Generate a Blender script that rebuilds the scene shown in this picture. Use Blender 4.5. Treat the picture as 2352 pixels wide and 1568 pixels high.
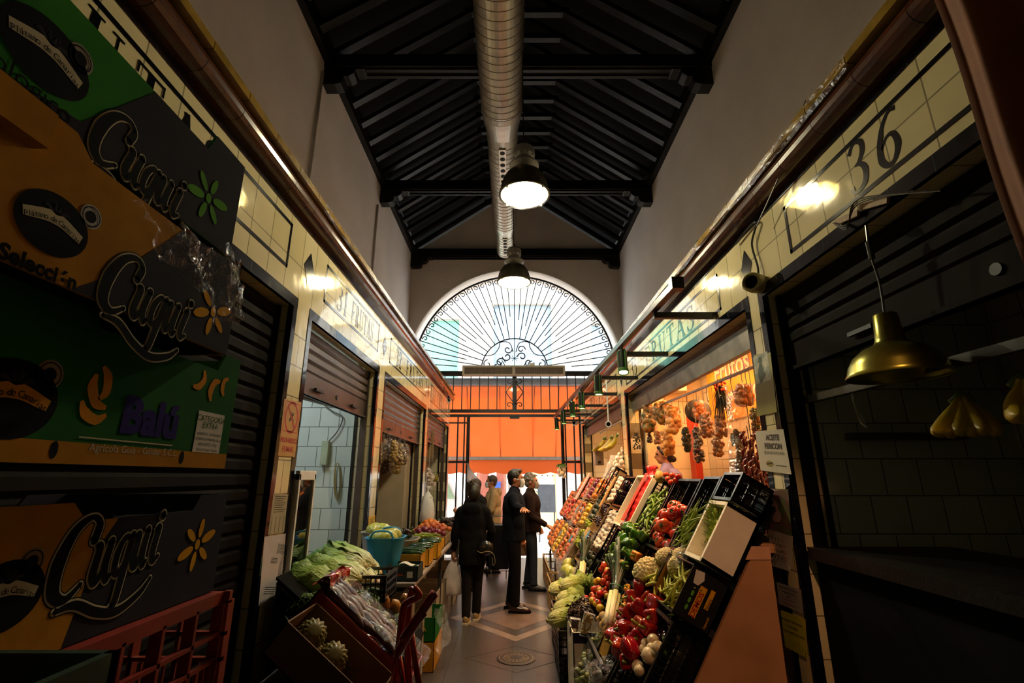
import bpy, bmesh, math, random
from mathutils import Vector, Matrix, Euler, noise
random.seed(7)
scn = bpy.context.scene
col = scn.collection
for o in list(bpy.data.objects): bpy.data.objects.remove(o)
PI = math.pi
V = Vector
# ------------------------------------------------------------------ camera, world, sun, exposure
F = 1110.0; TH = math.atan(311/1110); H = 1.7
CT, ST = math.cos(TH), math.sin(TH)
cam = bpy.data.cameras.new('camera'); cam.sensor_width = 36; cam.lens = F/2352*36; cam.clip_start = .02; cam.clip_end = 200
camo = bpy.data.objects.new('camera', cam); col.objects.link(camo)
camo.location = (0, 0, H); camo.rotation_euler = (PI/2+TH, 0, 0); scn.camera = camo
scn.view_settings.view_transform = 'Standard'; scn.view_settings.look = 'None'
scn.view_settings.gamma = 1; scn.view_settings.use_curve_mapping = False
scn.view_settings.exposure = 1.28
SPOT_W = 32; SHOP_W = 11; ADDED_CLIP_W = 42; BAY_W = 75
w = bpy.data.worlds.new('sky'); scn.world = w; w.use_nodes = True
bg = w.node_tree.nodes['Background']; bg.inputs[0].default_value = (.86, .93, 1, 1); bg.inputs[1].default_value = 4.2
sl = bpy.data.lights.new('sun', 'SUN'); sl.energy = 3; sl.angle = .02; sl.color = (1, .95, .86)
so = bpy.data.objects.new('sun', sl); col.objects.link(so)
so.rotation_euler = V((-.55, .02, -.83)).to_track_quat('-Z', 'Y').to_euler(); so.location = (6, 14, 12)
def portal(x, z, sx, sz, y=11.6):
    l = bpy.data.lights.new('daylight_portal', 'AREA'); l.shape = 'RECTANGLE'; l.size = sx; l.size_y = sz
    l.cycles.is_portal = True
    o = bpy.data.objects.new('daylight_portal', l); col.objects.link(o); o.location = (x, y, z); o.rotation_euler = (-PI/2, 0, 0)
portal(.05, 3.35, 5.0, 6.7)
# pixel helpers: photo pixel -> point on a real plane
def ray(u, v):
    a = u-1176; b = 784-v
    return V((a, F*CT-b*ST, F*ST+b*CT))
EYE = V((0, 0, H))
def onx(u, v, x): r = ray(u, v); return EYE+r*(x/r.x)
def ony(u, v, y): r = ray(u, v); return EYE+r*(y/r.y)
def onz(u, v, z): r = ray(u, v); return EYE+r*((z-H)/r.z)
RO = V((1.35, 0, 1.70)); RD = V((-.524, 0, -.852)).normalized(); RN = V((-.852, 0, .524)).normalized()
def rk(y, s, n=0): return RO+V((0, y, 0))+RD*s+RN*n      # rack coordinates: y along the aisle, s down the slope, n out of it
def onr(u, v, n=0):
    r = ray(u, v); o = RO+RN*n
    t = (o-EYE).dot(RN)/r.dot(RN); p = EYE+r*t
    return p.y, (p-o).dot(RD)
# ------------------------------------------------------------------ helpers
def hx(s):
    c = [int(s[i:i+2], 16)/255 for i in (0, 2, 4)]
    return tuple(x/12.92 if x <= .04045 else ((x+.055)/1.055)**2.4 for x in c)
def tag(o, label=None, cat=None, group=None, kind=None):
    if label: o['label'] = label
    if cat: o['category'] = cat
    if group: o['group'] = group
    if kind: o['kind'] = kind
    return o
def empty(name, label, cat, loc=(0, 0, 0), group=None, kind=None):
    o = bpy.data.objects.new(name, None); col.objects.link(o); o.location = loc; o.empty_display_size = .05
    return tag(o, label, cat, group, kind)
def root_inv(p):
    m = Matrix.Identity(4)
    while p is not None:
        m = p.matrix_basis @ m; p = p.parent
    return m.inverted()
def copy_tree(o, parent=None):
    c = o.copy(); col.objects.link(c)
    if parent is not None: c.parent = parent
    for ch in [x for x in KIDS.get(o.name, [])]: 
        cc = copy_tree(ch, c)
    return c
KIDS = {}
def place(src, n, loc, rot=(0, 0, 0), sc=1, label=None, group=None, cat=None):
    """n==0 moves the source itself; otherwise a copy"""
    o = src if n == 0 else copy_tree(src)
    o.location = loc; o.rotation_euler = rot if isinstance(rot, (tuple, Euler)) else rot.to_euler()
    o.scale = (sc, sc, sc) if not isinstance(sc, tuple) else sc
    if label: o['label'] = label
    if group: o['group'] = group
    if cat: o['category'] = cat
    return o
class MB:
    def __init__(s): s.v = []; s.f = []; s.m = []; s.cur = 0
    def add(s, vs, fs):
        b = len(s.v); s.v += [V(p) for p in vs]; s.f += [tuple(i+b for i in f) for f in fs]; s.m += [s.cur]*len(fs); return s
    def mat(s, i): s.cur = i; return s
    def hexa(s, p):  # 8 points, bottom 4 then top 4
        return s.add(p, [(3, 2, 1, 0), (4, 5, 6, 7), (0, 1, 5, 4), (1, 2, 6, 5), (2, 3, 7, 6), (3, 0, 4, 7)])
    def box(s, x0, x1, y0, y1, z0, z1):
        return s.hexa([(x0, y0, z0), (x1, y0, z0), (x1, y1, z0), (x0, y1, z0), (x0, y0, z1), (x1, y0, z1), (x1, y1, z1), (x0, y1, z1)])
    def obox(s, o, a, b, c):  # origin corner + three edge vectors
        o, a, b, c = V(o), V(a), V(b), V(c)
        p = [o, o+a, o+a+b, o+b, o+c, o+a+c, o+a+b+c, o+b+c]
        if a.cross(b).dot(c) < 0: p = [p[i] for i in (0, 3, 2, 1, 4, 7, 6, 5)]
        return s.hexa(p)
    def bar(s, p, q, w=.02, h=.02, up=(0, 0, 1)):
        p, q = V(p), V(q); d = (q-p).normalized(); up = V(up)
        if abs(d.dot(up)) > .98: up = V((1, 0, 0)) if abs(d.x) < .9 else V((0, 1, 0))
        a = d.cross(up).normalized(); b = a.cross(d).normalized()
        return s.obox(p-a*w/2-b*h/2, q-p, a*w, b*h)
    def tube(s, pts, r, n=8, cap=True, closed=False):
        pts = [V(p) for p in pts]; m = len(pts)
        rs = r if isinstance(r, (list, tuple)) else [r]*m
        b = len(s.v); prev = None
        for i, p in enumerate(pts):
            if closed: d = pts[(i+1) % m]-pts[i-1]
            else: d = pts[min(i+1, m-1)]-pts[max(i-1, 0)]
            if d.length < 1e-9: d = V((0, 0, 1))
            d.normalize()
            if prev is None:
                a = d.cross(V((0, 0, 1)))
                if a.length < .05: a = d.cross(V((0, 1, 0)))
            else:
                a = prev-d*prev.dot(d)
            a.normalize(); prev = a; c = d.cross(a)
            for k in range(n):
                t = 2*PI*k/n; s.v.append(p+(a*math.cos(t)+c*math.sin(t))*rs[i])
        for i in range(m if closed else m-1):
            j = (i+1) % m
            for k in range(n):
                k2 = (k+1) % n
                s.f.append((b+i*n+k, b+i*n+k2, b+j*n+k2, b+j*n+k)); s.m.append(s.cur)
        if cap and not closed:
            s.f.append(tuple(b+k for k in range(n))[::-1]); s.m.append(s.cur)
            s.f.append(tuple(b+(m-1)*n+k for k in range(n))); s.m.append(s.cur)
        return s
    def lathe(s, prof, c=(0, 0, 0), n=24, ax=None, lobes=None, cap=True):
        """prof: list of (r, z) around axis ax through c"""
        c = V(c); b = len(s.v)
        q = V(ax).to_track_quat('Z', 'Y') if ax else None
        for r, z in prof:
            for k in range(n):
                t = 2*PI*k/n; rr = r*(lobes(t, z) if lobes else 1)
                p = V((rr*math.cos(t), rr*math.sin(t), z))
                if q: p = q @ p
                s.v.append(c+p)
        for i in range(len(prof)-1):
            for k in range(n):
                k2 = (k+1) % n
                s.f.append((b+i*n+k, b+i*n+k2, b+(i+1)*n+k2, b+(i+1)*n+k)); s.m.append(s.cur)
        if not cap: return s
        if prof[0][0] > 1e-6: s.f.append(tuple(b+k for k in range(n))[::-1]); s.m.append(s.cur)
        if prof[-1][0] > 1e-6: s.f.append(tuple(b+(len(prof)-1)*n+k for k in range(n))); s.m.append(s.cur)
        return s
    def ball(s, c, r, n=12, m=8, sq=(1, 1, 1), rot=None, jit=0):
        c = V(c); b = len(s.v)
        for i in range(m+1):
            ph = PI*i/m
            for k in range(n):
                t = 2*PI*k/n
                p = V((math.sin(ph)*math.cos(t)*sq[0], math.sin(ph)*math.sin(t)*sq[1], -math.cos(ph)*sq[2]))*r
                if jit: p *= 1+jit*noise.noise(p*(2.2/r)+c*7)
                if rot: p = rot @ p
                s.v.append(c+p)
        for i in range(m):
            for k in range(n):
                k2 = (k+1) % n
                s.f.append((b+i*n+k, b+i*n+k2, b+(i+1)*n+k2, b+(i+1)*n+k)); s.m.append(s.cur)
        return s
    def prism(s, poly, h):
        """poly: list of 3d points (ccw seen from +h), h: extrusion vector"""
        n = len(poly); p = [V(q) for q in poly]; h = V(h)
        s.add(p+[q+h for q in p], [tuple(range(n))[::-1], tuple(range(n, 2*n))]+[(i, (i+1) % n, (i+1) % n+n, i+n) for i in range(n)])
        return s
    def grid(s, fn, nu, nv):
        b = len(s.v)
        for i in range(nu+1):
            for j in range(nv+1): s.v.append(V(fn(i/nu, j/nv)))
        for i in range(nu):
            for j in range(nv):
                a = b+i*(nv+1)+j; s.f.append((a, a+nv+1, a+nv+2, a+1)); s.m.append(s.cur)
        return s
    def rib(s, pts, ws, fr, lift=0):
        """flat ribbon stroke in frame fr=(origin, right, up); widths per point; smooth path, round ends"""
        o, R, U = fr; Nn = R.cross(U).normalized()*lift
        P = catmull(pts, 8) if len(pts) > 2 else [V((p[0], p[1])) for p in pts]
        if not isinstance(ws, (list, tuple)): ws = [ws]*len(pts)
        W = [ws[min(int(i/max(1, len(P)-1)*(len(ws)-1)), len(ws)-2)]*(1-((i/max(1, len(P)-1)*(len(ws)-1))-min(int(i/max(1, len(P)-1)*(len(ws)-1)), len(ws)-2)))+ws[min(int(i/max(1, len(P)-1)*(len(ws)-1)), len(ws)-2)+1]*((i/max(1, len(P)-1)*(len(ws)-1))-min(int(i/max(1, len(P)-1)*(len(ws)-1)), len(ws)-2)) for i in range(len(P))]
        b = len(s.v)
        for i, p in enumerate(P):
            d = P[min(i+1, len(P)-1)]-P[max(i-1, 0)]
            if d.length < 1e-9: d = V((1, 0))
            d.normalize(); n = V((-d.y, d.x))
            for sg in (-1, 1):
                q = p+n*sg*W[i]/2; s.v.append(o+R*q.x+U*q.y+Nn)
        for i in range(len(P)-1):
            s.f.append((b+2*i, b+2*i+2, b+2*i+3, b+2*i+1)); s.m.append(s.cur)
        return s
    def disc(s, c, r, fr, lift=0, n=20, ry=None):
        o, R, U = fr; Nn = R.cross(U).normalized()*lift; ry = ry or r; b = len(s.v)
        for k in range(n):
            t = 2*PI*k/n; s.v.append(o+R*(c[0]+r*math.cos(t))+U*(c[1]+ry*math.sin(t))+Nn)
        s.f.append(tuple(range(b, b+n))); s.m.append(s.cur); return s
    def rect(s, x0, y0, x1, y1, fr, lift=0):
        o, R, U = fr; Nn = R.cross(U).normalized()*lift
        return s.add([o+R*x+U*y+Nn for x, y in ((x0, y0), (x1, y0), (x1, y1), (x0, y1))], [(0, 1, 2, 3)])
    def poly(s, pts, fr, lift=0):
        o, R, U = fr; Nn = R.cross(U).normalized()*lift
        return s.add([o+R*x+U*y+Nn for x, y in pts], [tuple(range(len(pts)))])
    def xf(s, m, start=0):
        for i in range(start, len(s.v)): s.v[i] = m @ s.v[i]
        return s
    def build(s, name, mat, parent=None, smooth=False, bevel=0, merge=0, label=None, cat=None, group=None, kind=None, solid=0, sub=0):
        me = bpy.data.meshes.new(name)
        inv = root_inv(parent) if parent is not None else None
        me.from_pydata([tuple(inv @ p) if inv else tuple(p) for p in s.v], [], s.f)
        for m in (mat if isinstance(mat, (list, tuple)) else [mat]): me.materials.append(m)
        me.polygons.foreach_set('material_index', s.m)
        if merge:
            bm = bmesh.new(); bm.from_mesh(me); bmesh.ops.remove_doubles(bm, verts=bm.verts, dist=merge); bm.to_mesh(me); bm.free()
        if smooth: me.polygons.foreach_set('use_smooth', [True]*len(me.polygons))
        me.update()
        o = bpy.data.objects.new(name, me); col.objects.link(o)
        if parent is not None:
            o.parent = parent; KIDS.setdefault(parent.name, []).append(o)
        if bevel:
            b = o.modifiers.new('bevel', 'BEVEL'); b.width = bevel; b.segments = 2; b.limit_method = 'ANGLE'
        if solid:
            b = o.modifiers.new('solid', 'SOLIDIFY'); b.thickness = solid; b.offset = 0
        if sub:
            b = o.modifiers.new('sub', 'SUBSURF'); b.levels = sub; b.render_levels = sub
        return tag(o, label, cat, group, kind)
def catmull(pts, n):
    P = [V((p[0], p[1])) if len(p) == 2 else V(p) for p in pts]; out = []
    for i in range(len(P)-1):
        a = P[i-1] if i else P[0]*2-P[1]; b = P[i]; c = P[i+1]; d = P[i+2] if i+2 < len(P) else P[-1]*2-P[-2]
        for k in range(n):
            t = k/n
            out.append(((2*b)+(c-a)*t+(2*a-5*b+4*c-d)*t*t+(3*b-a-3*c+d)*t**3)*.5)
    out.append(P[-1]); return out
def frame(o, r, u): return (V(o), V(r), V(u))
def text(name, s, fr, size, mat, parent, off=0, shear=0, align='LEFT', space=1, lift=0, kind=None, label=None):
    """real letters laid on a surface; fr=(origin, right, up) unit vectors"""
    cu = bpy.data.curves.new(name, 'FONT'); cu.body = s; cu.size = size; cu.offset = off; cu.shear = shear; cu.align_x = align; cu.space_character = space; cu.resolution_u = 3
    tmp = bpy.data.objects.new('tmp', cu); col.objects.link(tmp)
    dg = bpy.context.evaluated_depsgraph_get(); me = bpy.data.meshes.new_from_object(tmp.evaluated_get(dg)); 
    bpy.data.objects.remove(tmp); 
    o_, R, U = fr; R = V(R).normalized(); U = V(U).normalized(); Nn = R.cross(U)
    inv = root_inv(parent) if parent is not None else Matrix.Identity(4)
    for v in me.vertices: v.co = inv @ (o_+R*v.co.x+U*v.co.y+Nn*lift)
    me.materials.clear(); me.materials.append(mat)
    o = bpy.data.objects.new(name, me); col.objects.link(o)
    if parent is not None: o.parent = parent; KIDS.setdefault(parent.name, []).append(o)
    return tag(o, label, None, None, kind)
# ------------------------------------------------------------------ materials
def nt(name):
    m = bpy.data.materials.new(name); m.use_nodes = True
    t = m.node_tree; return m, t, t.nodes['Principled BSDF'], t.nodes['Material Output']
def N_(t, k, **kw):
    n = t.nodes.new(k)
    for a, b in kw.items():
        if a.startswith('i_'): n.inputs[a[2:].replace('_', ' ')].default_value = b
        else: setattr(n, a, b)
    return n
def M(name, c, rough=.5, metal=0, var=.12, vs=9, bump=0, bs=40, rnd=0, c2=None, emit=0, coat=0, sss=0, spec=.5, detail=4, lo=.35, hi=.65, stretch=None):
    m, t, p, out = nt(name); L = t.links.new
    c = hx(c) if isinstance(c, str) else c
    p.inputs['Roughness'].default_value = rough; p.inputs['Metallic'].default_value = metal; p.inputs['Coat Weight'].default_value = coat
    p.inputs['Specular IOR Level'].default_value = spec
    tc = N_(t, 'ShaderNodeTexCoord'); src = tc.outputs['Object']
    if stretch:
        mp = N_(t, 'ShaderNodeMapping'); mp.inputs['Scale'].default_value = stretch; L(src, mp.inputs[0]); src = mp.outputs[0]
    nz = N_(t, 'ShaderNodeTexNoise'); nz.inputs['Scale'].default_value = vs; nz.inputs['Detail'].default_value = detail; L(src, nz.inputs['Vector'])
    mr = N_(t, 'ShaderNodeMapRange'); mr.inputs[1].default_value = lo; mr.inputs[2].default_value = hi; L(nz.outputs['Fac'], mr.inputs[0])
    mx = N_(t, 'ShaderNodeMix', data_type='RGBA')
    a = tuple(x*(1-var) for x in c); b = hx(c2) if isinstance(c2, str) else c2 if c2 else tuple(min(1, x*(1+var)) for x in c)
    mx.inputs[6].default_value = (*a, 1); mx.inputs[7].default_value = (*b, 1); L(mr.outputs[0], mx.inputs[0]); o = mx.outputs[2]
    if rnd:
        oi = N_(t, 'ShaderNodeObjectInfo'); hs = N_(t, 'ShaderNodeHueSaturation')
        r1 = N_(t, 'ShaderNodeMapRange'); r1.inputs[3].default_value = .5-rnd*.012; r1.inputs[4].default_value = .5+rnd*.024; L(oi.outputs['Random'], r1.inputs[0])
        r2 = N_(t, 'ShaderNodeMapRange'); r2.inputs[3].default_value = 1-rnd*.35; r2.inputs[4].default_value = 1+rnd*.25; L(oi.outputs['Random'], r2.inputs[0])
        L(r1.outputs[0], hs.inputs['Hue']); L(r2.outputs[0], hs.inputs['Value']); L(o, hs.inputs['Color']); o = hs.outputs[0]
    L(o, p.inputs['Base Color'])
    if bump:
        n2 = N_(t, 'ShaderNodeTexNoise'); n2.inputs['Scale'].default_value = bs; n2.inputs['Detail'].default_value = 5; L(src, n2.inputs['Vector'])
        bp = N_(t, 'ShaderNodeBump'); bp.inputs['Strength'].default_value = bump; bp.inputs['Distance'].default_value = .02; L(n2.outputs['Fac'], bp.inputs['Height']); L(bp.outputs[0], p.inputs['Normal'])
    if emit:
        p.inputs['Emission Color'].default_value = (*c, 1); p.inputs['Emission Strength'].default_value = emit
    if sss:
        p.inputs['Subsurface Weight'].default_value = sss; p.inputs['Subsurface Radius'].default_value = (.02, .01, .005); p.inputs['Subsurface Scale'].default_value = 1
    return m
def brick(name, c1, c2, mortar, axes, bw, bh, ms=.004, off=.5, rough=.12, bump=.4, wave=.05, dirt=0, coat=.0, shift=(0, 0)):
    """glazed tiles laid in the plane given by axes, e.g. 'yz'"""
    m, t, p, out = nt(name); L = t.links.new
    tc = N_(t, 'ShaderNodeTexCoord'); sp = N_(t, 'ShaderNodeSeparateXYZ'); L(tc.outputs['Object'], sp.inputs[0])
    cb = N_(t, 'ShaderNodeCombineXYZ')
    for i, a in enumerate(axes):
        ad = N_(t, 'ShaderNodeMath', operation='ADD'); ad.inputs[1].default_value = shift[i]; L(sp.outputs['xyz'.index(a)], ad.inputs[0]); L(ad.outputs[0], cb.inputs[i])
    br = N_(t, 'ShaderNodeTexBrick'); br.offset = off; br.squash = 1
    br.inputs['Scale'].default_value = 1; br.inputs['Brick Width'].default_value = bw; br.inputs['Row Height'].default_value = bh; br.inputs['Mortar Size'].default_value = ms; br.inputs['Mortar Smooth'].default_value = .3
    br.inputs['Color1'].default_value = (*hx(c1), 1); br.inputs['Color2'].default_value = (*hx(c2), 1); br.inputs['Mortar'].default_value = (*hx(mortar), 1)
    L(cb.outputs[0], br.inputs['Vector']); o = br.outputs['Color']
    nz = N_(t, 'ShaderNodeTexNoise'); nz.inputs['Scale'].default_value = 3; nz.inputs['Detail'].default_value = 6; L(tc.outputs['Object'], nz.inputs['Vector'])
    if dirt:
        mr = N_(t, 'ShaderNodeMapRange'); mr.inputs[1].default_value = .3; mr.inputs[2].default_value = .75; mr.inputs[3].default_value = 1; mr.inputs[4].default_value = 1-dirt; L(nz.outputs['Fac'], mr.inputs[0])
        mx = N_(t, 'ShaderNodeMix', data_type='RGBA', blend_type='MULTIPLY'); mx.inputs[0].default_value = 1; L(o, mx.inputs[6]); L(mr.outputs[0], mx.inputs[7]); o = mx.outputs[2]
    L(o, p.inputs['Base Color']); p.inputs['Roughness'].default_value = rough; p.inputs['Coat Weight'].default_value = coat
    n2 = N_(t, 'ShaderNodeTexNoise'); n2.inputs['Scale'].default_value = 9; n2.inputs['Detail'].default_value = 1; L(tc.outputs['Object'], n2.inputs['Vector'])
    ml = N_(t, 'ShaderNodeMath', operation='MULTIPLY'); ml.inputs[1].default_value = wave; L(n2.outputs['Fac'], ml.inputs[0])
    sb = N_(t, 'ShaderNodeMath', operation='SUBTRACT'); L(ml.outputs[0], sb.inputs[0]); 
    mm = N_(t, 'ShaderNodeMath', operation='MULTIPLY'); mm.inputs[1].default_value = .12; L(br.outputs['Fac'], mm.inputs[0]); L(mm.outputs[0], sb.inputs[1])
    bp = N_(t, 'ShaderNodeBump'); bp.inputs['Strength'].default_value = bump; bp.inputs['Distance'].default_value = .05; L(sb.outputs[0], bp.inputs['Height']); L(bp.outputs[0], p.inputs['Normal'])
    return m
def film(name, tint=(1, 1, 1), gloss=.045, rough=.15, bs=22, bump=1.0, op=0.0):
    """thin crinkled plastic film / glass"""
    m, t, p, out = nt(name); L = t.links.new; t.nodes.remove(p)
    tr = N_(t, 'ShaderNodeBsdfTransparent'); tr.inputs[0].default_value = (*tint, 1)
    gl = N_(t, 'ShaderNodeBsdfGlossy'); gl.inputs['Roughness'].default_value = rough; gl.inputs[0].default_value = (1, 1, 1, 1)
    mx = N_(t, 'ShaderNodeMixShader')
    fr = N_(t, 'ShaderNodeLayerWeight'); fr.inputs[0].default_value = .35
    md = N_(t, 'ShaderNodeMath', operation='MULTIPLY_ADD'); md.inputs[1].default_value = .2; md.inputs[2].default_value = gloss; L(fr.outputs['Fresnel'], md.inputs[0])
    if bump:
        tc = N_(t, 'ShaderNodeTexCoord'); n2 = N_(t, 'ShaderNodeTexNoise'); n2.inputs['Scale'].default_value = bs; n2.inputs['Detail'].default_value = 3; n2.inputs['Distortion'].default_value = 1.5; L(tc.outputs['Object'], n2.inputs['Vector'])
        bp = N_(t, 'ShaderNodeBump'); bp.inputs['Strength'].default_value = bump; bp.inputs['Distance'].default_value = .05; L(n2.outputs['Fac'], bp.inputs['Height']); L(bp.outputs[0], gl.inputs['Normal']); L(bp.outputs[0], fr.inputs['Normal'])
    L(md.outputs[0], mx.inputs[0]); L(tr.outputs[0], mx.inputs[1]); L(gl.outputs[0], mx.inputs[2]); last = mx.outputs[0]
    if op:
        df = N_(t, 'ShaderNodeBsdfDiffuse'); df.inputs[0].default_value = (*[min(1, x*.9) for x in tint], 1); m2 = N_(t, 'ShaderNodeMixShader'); m2.inputs[0].default_value = op; L(last, m2.inputs[1]); L(df.outputs[0], m2.inputs[2]); last = m2.outputs[0]
    L(last, out.inputs[0]); return m
def translucent(name, c, c2=None, t_w=.5, vs=6, stretch=None, rnd=0):
    m = M(name, c, rough=.7, var=.12, vs=vs, c2=c2, stretch=stretch, rnd=rnd); t = m.node_tree; L = t.links.new
    p = t.nodes['Principled BSDF']; out = t.nodes['Material Output']
    tl = N_(t, 'ShaderNodeBsdfTranslucent'); src = p.inputs['Base Color'].links[0].from_socket; L(src, tl.inputs[0])
    mx = N_(t, 'ShaderNodeMixShader'); mx.inputs[0].default_value = t_w; L(p.outputs[0], mx.inputs[1]); L(tl.outputs[0], mx.inputs[2]); L(mx.outputs[0], out.inputs[0]); return m
def emission(name, c, s):
    m, t, p, out = nt(name); p.inputs['Base Color'].default_value = (*hx(c), 1); p.inputs['Emission Color'].default_value = (*hx(c), 1); p.inputs['Emission Strength'].default_value = s; return m
plaster = M('plaster', 'c9beb4', .9, var=.06, vs=1.3, bump=.25, bs=24, detail=8)
plaster_w = M('plaster_white', 'e6e0d6', .85, var=.04, vs=2, bump=.1)
wood_d = M('dark_wood', '0c0908', .4, var=.3, vs=14, bump=.15, bs=30, spec=.3)
wood_board = M('roof_board', '040303', .9, var=.3, vs=8)
steel = M('galvanised_steel', 'a9a294', .33, metal=.9, var=.14, vs=6, bump=.05)
iron = M('wrought_iron', '23252b', .5, metal=.3, var=.1)
black_tile = M('black_tile', '0a0b12', .08, var=.2, vs=20, coat=.5)
black_tile_l = brick('black_tile_joined', '0a0b12', '0d0e16', '2a2a30', 'yz', .22, 3, off=0, rough=.08, ms=.003)
frieze_tl = brick('frieze_tile', 'd8cb9f', 'cfc293', '8d8366', 'yz', .215, .3, off=0, rough=.07, wave=.07, dirt=.12, coat=.4, shift=(0, -2.76))
cream_tl = brick('cream_tile_x', 'd8cb9f', 'cdbf92', '7d7358', 'yz', .2, .2, off=.5, rough=.12, wave=.06, dirt=.15)
cream_ty = brick('cream_tile_y', 'd2c8a8', 'c8bd98', '6d6654', 'xz', .2, .2, off=.5, rough=.15, wave=.05, dirt=.15)
white_ty = brick('white_tile_y', 'd4dccb', 'c8d2bf', '6e7066', 'xz', .2, .2, off=.5, rough=.18, wave=.05, dirt=.1)
white_tx = brick('white_tile_x', 'd2d2c8', 'cccabe', '77756c', 'yz', .2, .2, off=0, rough=.2, wave=.04, dirt=.1)
warm_ty = brick('warm_tile_y', 'e9dcc4', 'e2d3b8', '9a8c74', 'xz', .3, .3, off=0, rough=.25, wave=.03, dirt=.05)
grey_tx = brick('grey_tile_x', '55565e', '50525a', '2f3036', 'yz', .3, .3, off=0, rough=.3, wave=.03)
brown_gl = M('brown_glazed_moulding', '4a2413', .22, var=.25, vs=9, coat=.4)
mustard_gl = M('mustard_glazed_cap', '8a6d2c', .18, var=.3, vs=7, coat=.5, bump=.1)
alu = M('aluminium', '9b9a98', .4, metal=.8, var=.08)
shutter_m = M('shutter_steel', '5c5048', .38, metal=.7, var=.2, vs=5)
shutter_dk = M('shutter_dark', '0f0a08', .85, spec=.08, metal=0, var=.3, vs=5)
paper = M('paper', 'cfc8bb', .8, var=.05)
ink = M('ink', '15130f', .6, var=0)
white_m = M('white_enamel', 'd9d6cf', .35, var=.04)
black_pl = M('black_plastic', '0b0a0b', .3, var=.2, bump=.05, coat=.2)
cling = film('clear_film')
glass = film('window_glass', gloss=.02, rough=.02, bump=0, op=.035)
# ================================================================== SETTING
XL, XR = -2.5, 2.66; SL, SR = -1.42, 1.56; YE = 11.15; ZE = 7.1; CX = .06
def struct(mb, name, mat, **k):
    return mb.build(name, mat, kind='structure', **k)
floor_m = brick('floor_stone', '4b4440', '443d3a', '2a2624', 'xy', .6, .6, off=0, rough=.34, wave=.03, dirt=.35, ms=.003)
struct(MB().box(-4.5, 4.5, -4, YE+.3, -.1, 0), 'floor', floor_m)
inl = M('inlay_stone', '7d6b60', .35, var=.15); inl2 = M('inlay_centre', '6a5548', .35, var=.15)
FL = bpy.data.objects['floor']
cx_, cy_ = .04, 6.78
def dia(a, b, z=.0015): return [(cx_, cy_-b, z), (cx_+a, cy_, z), (cx_, cy_+b, z), (cx_-a, cy_, z)]
def ringd(a, b, a2, b2):
    m = MB(); A = dia(a, b); B = dia(a2, b2); m.add(A+B, [(i, (i+1) % 4, (i+1) % 4+4, i+4) for i in range(4)]); return m
ringd(.82, .92, .66, .74).build('inlay_band', inl, FL); MB().add(dia(.46, .52), [(0, 1, 2, 3)]).build('inlay_centre', inl2, FL)
ringd(.5, .36, .485, .345).xf(Matrix.Translation((0, -1.42, 0))).build('manhole_surround', M('dark_joint', '1d1917', .6), FL)
# manhole cover
mh = empty('manhole_cover', 'round cast metal drain cover set in the dark floor of the aisle', 'drain cover', (.04, 5.36, 0))
m = MB(); m.lathe([(.19, 0), (.19, .006), (.175, .008), (0, .008)], (.04, 5.36, 0), 32); m.build('cover', M('cast_iron', '3d332c', .45, metal=.6, bump=.3), mh)
m = MB(); fr = frame((.04, 5.36, .0095), (1, 0, 0), (0, 1, 0))
for r in (.165, .12, .07):
    m.rib([(r*math.cos(2*PI*k/24), r*math.sin(2*PI*k/24)) for k in range(25)], .008, fr)
for k in range(16):
    a = 2*PI*k/16; m.rib([(.07*math.cos(a), .07*math.sin(a)), (.12*math.cos(a+.15), .12*math.sin(a+.15))], .012, fr)
m.build('raised_pattern', M('worn_brass', '8d7a5e', .4, metal=.7), mh)
# upper walls
struct(MB().box(XL-.25, XL, -4, YE, 3.3, ZE+.25), 'wall_left', plaster)
struct(MB().box(XR, XR+.25, -4, YE, 3.3, ZE+.25), 'wall_right', plaster)
struct(MB().box(-4.6, 4.6, -4.3, -4, 0, 10), 'wall_back', plaster)
struct(MB().box(-4.75, -4.5, -4, YE+.3, 0, 3.5), 'wall_left_outer', plaster_w)
struct(MB().box(4.5, 4.75, -4, YE+.3, 0, 3.5), 'wall_right_outer', plaster_w)
# far wall with arch and door: polygon with hole, extruded
RA = 2.42; ZA = 4.12
m = MB(); ya, yb = YE, YE+.32; DL, DR = -1.52, 1.62
arc = [(CX+(RA+.12)*math.cos(t), ZA+(RA+.12)*math.sin(t)) for t in [PI*i/48 for i in range(49)]]
SPT = 5.4+H+.0
def gable(x): return H+5.42+.7*(2.58-abs(x-.08))
xs = [a[0] for a in arc]
for i in range(48):       # wall above the arch
    (x0, z0), (x1, z1) = arc[i], arc[i+1]
    m.hexa([(x1, ya, z1), (x0, ya, z0), (x0, yb, z0), (x1, yb, z1), (x1, ya, gable(x1)), (x0, ya, gable(x0)), (x0, yb, gable(x0)), (x1, yb, gable(x1))])
m.box(XL-.25, CX-RA-.12, ya, yb, ZA, gable(XL)); m.box(CX+RA+.12, XR+.25, ya, yb, ZA, gable(XR))
m.box(-4.6, DL, ya, yb, 0, 3.45); m.box(DR, 4.6, ya, yb, 0, 3.45); m.box(-4.6, -2.2, ya, yb, 3.45, ZA); m.box(2.32, 4.6, ya, yb, 3.45, ZA)
struct(m, 'wall_far', plaster)
m = MB()
for i in range(48):
    a0, a1 = PI*i/48, PI*(i+1)/48
    P = []
    for y, q in ((ya-.03, .125), (yb+.02, 0)):
        for r, a in ((RA+q, a1), (RA+q, a0), (RA+.15, a0), (RA+.15, a1)): P.append((CX+r*math.cos(a), y, ZA+r*math.sin(a)))
    m.hexa([P[0], P[1], P[5], P[4], P[3], P[2], P[6], P[7]])
struct(m, 'trim_1', plaster_w, smooth=False)
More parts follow.
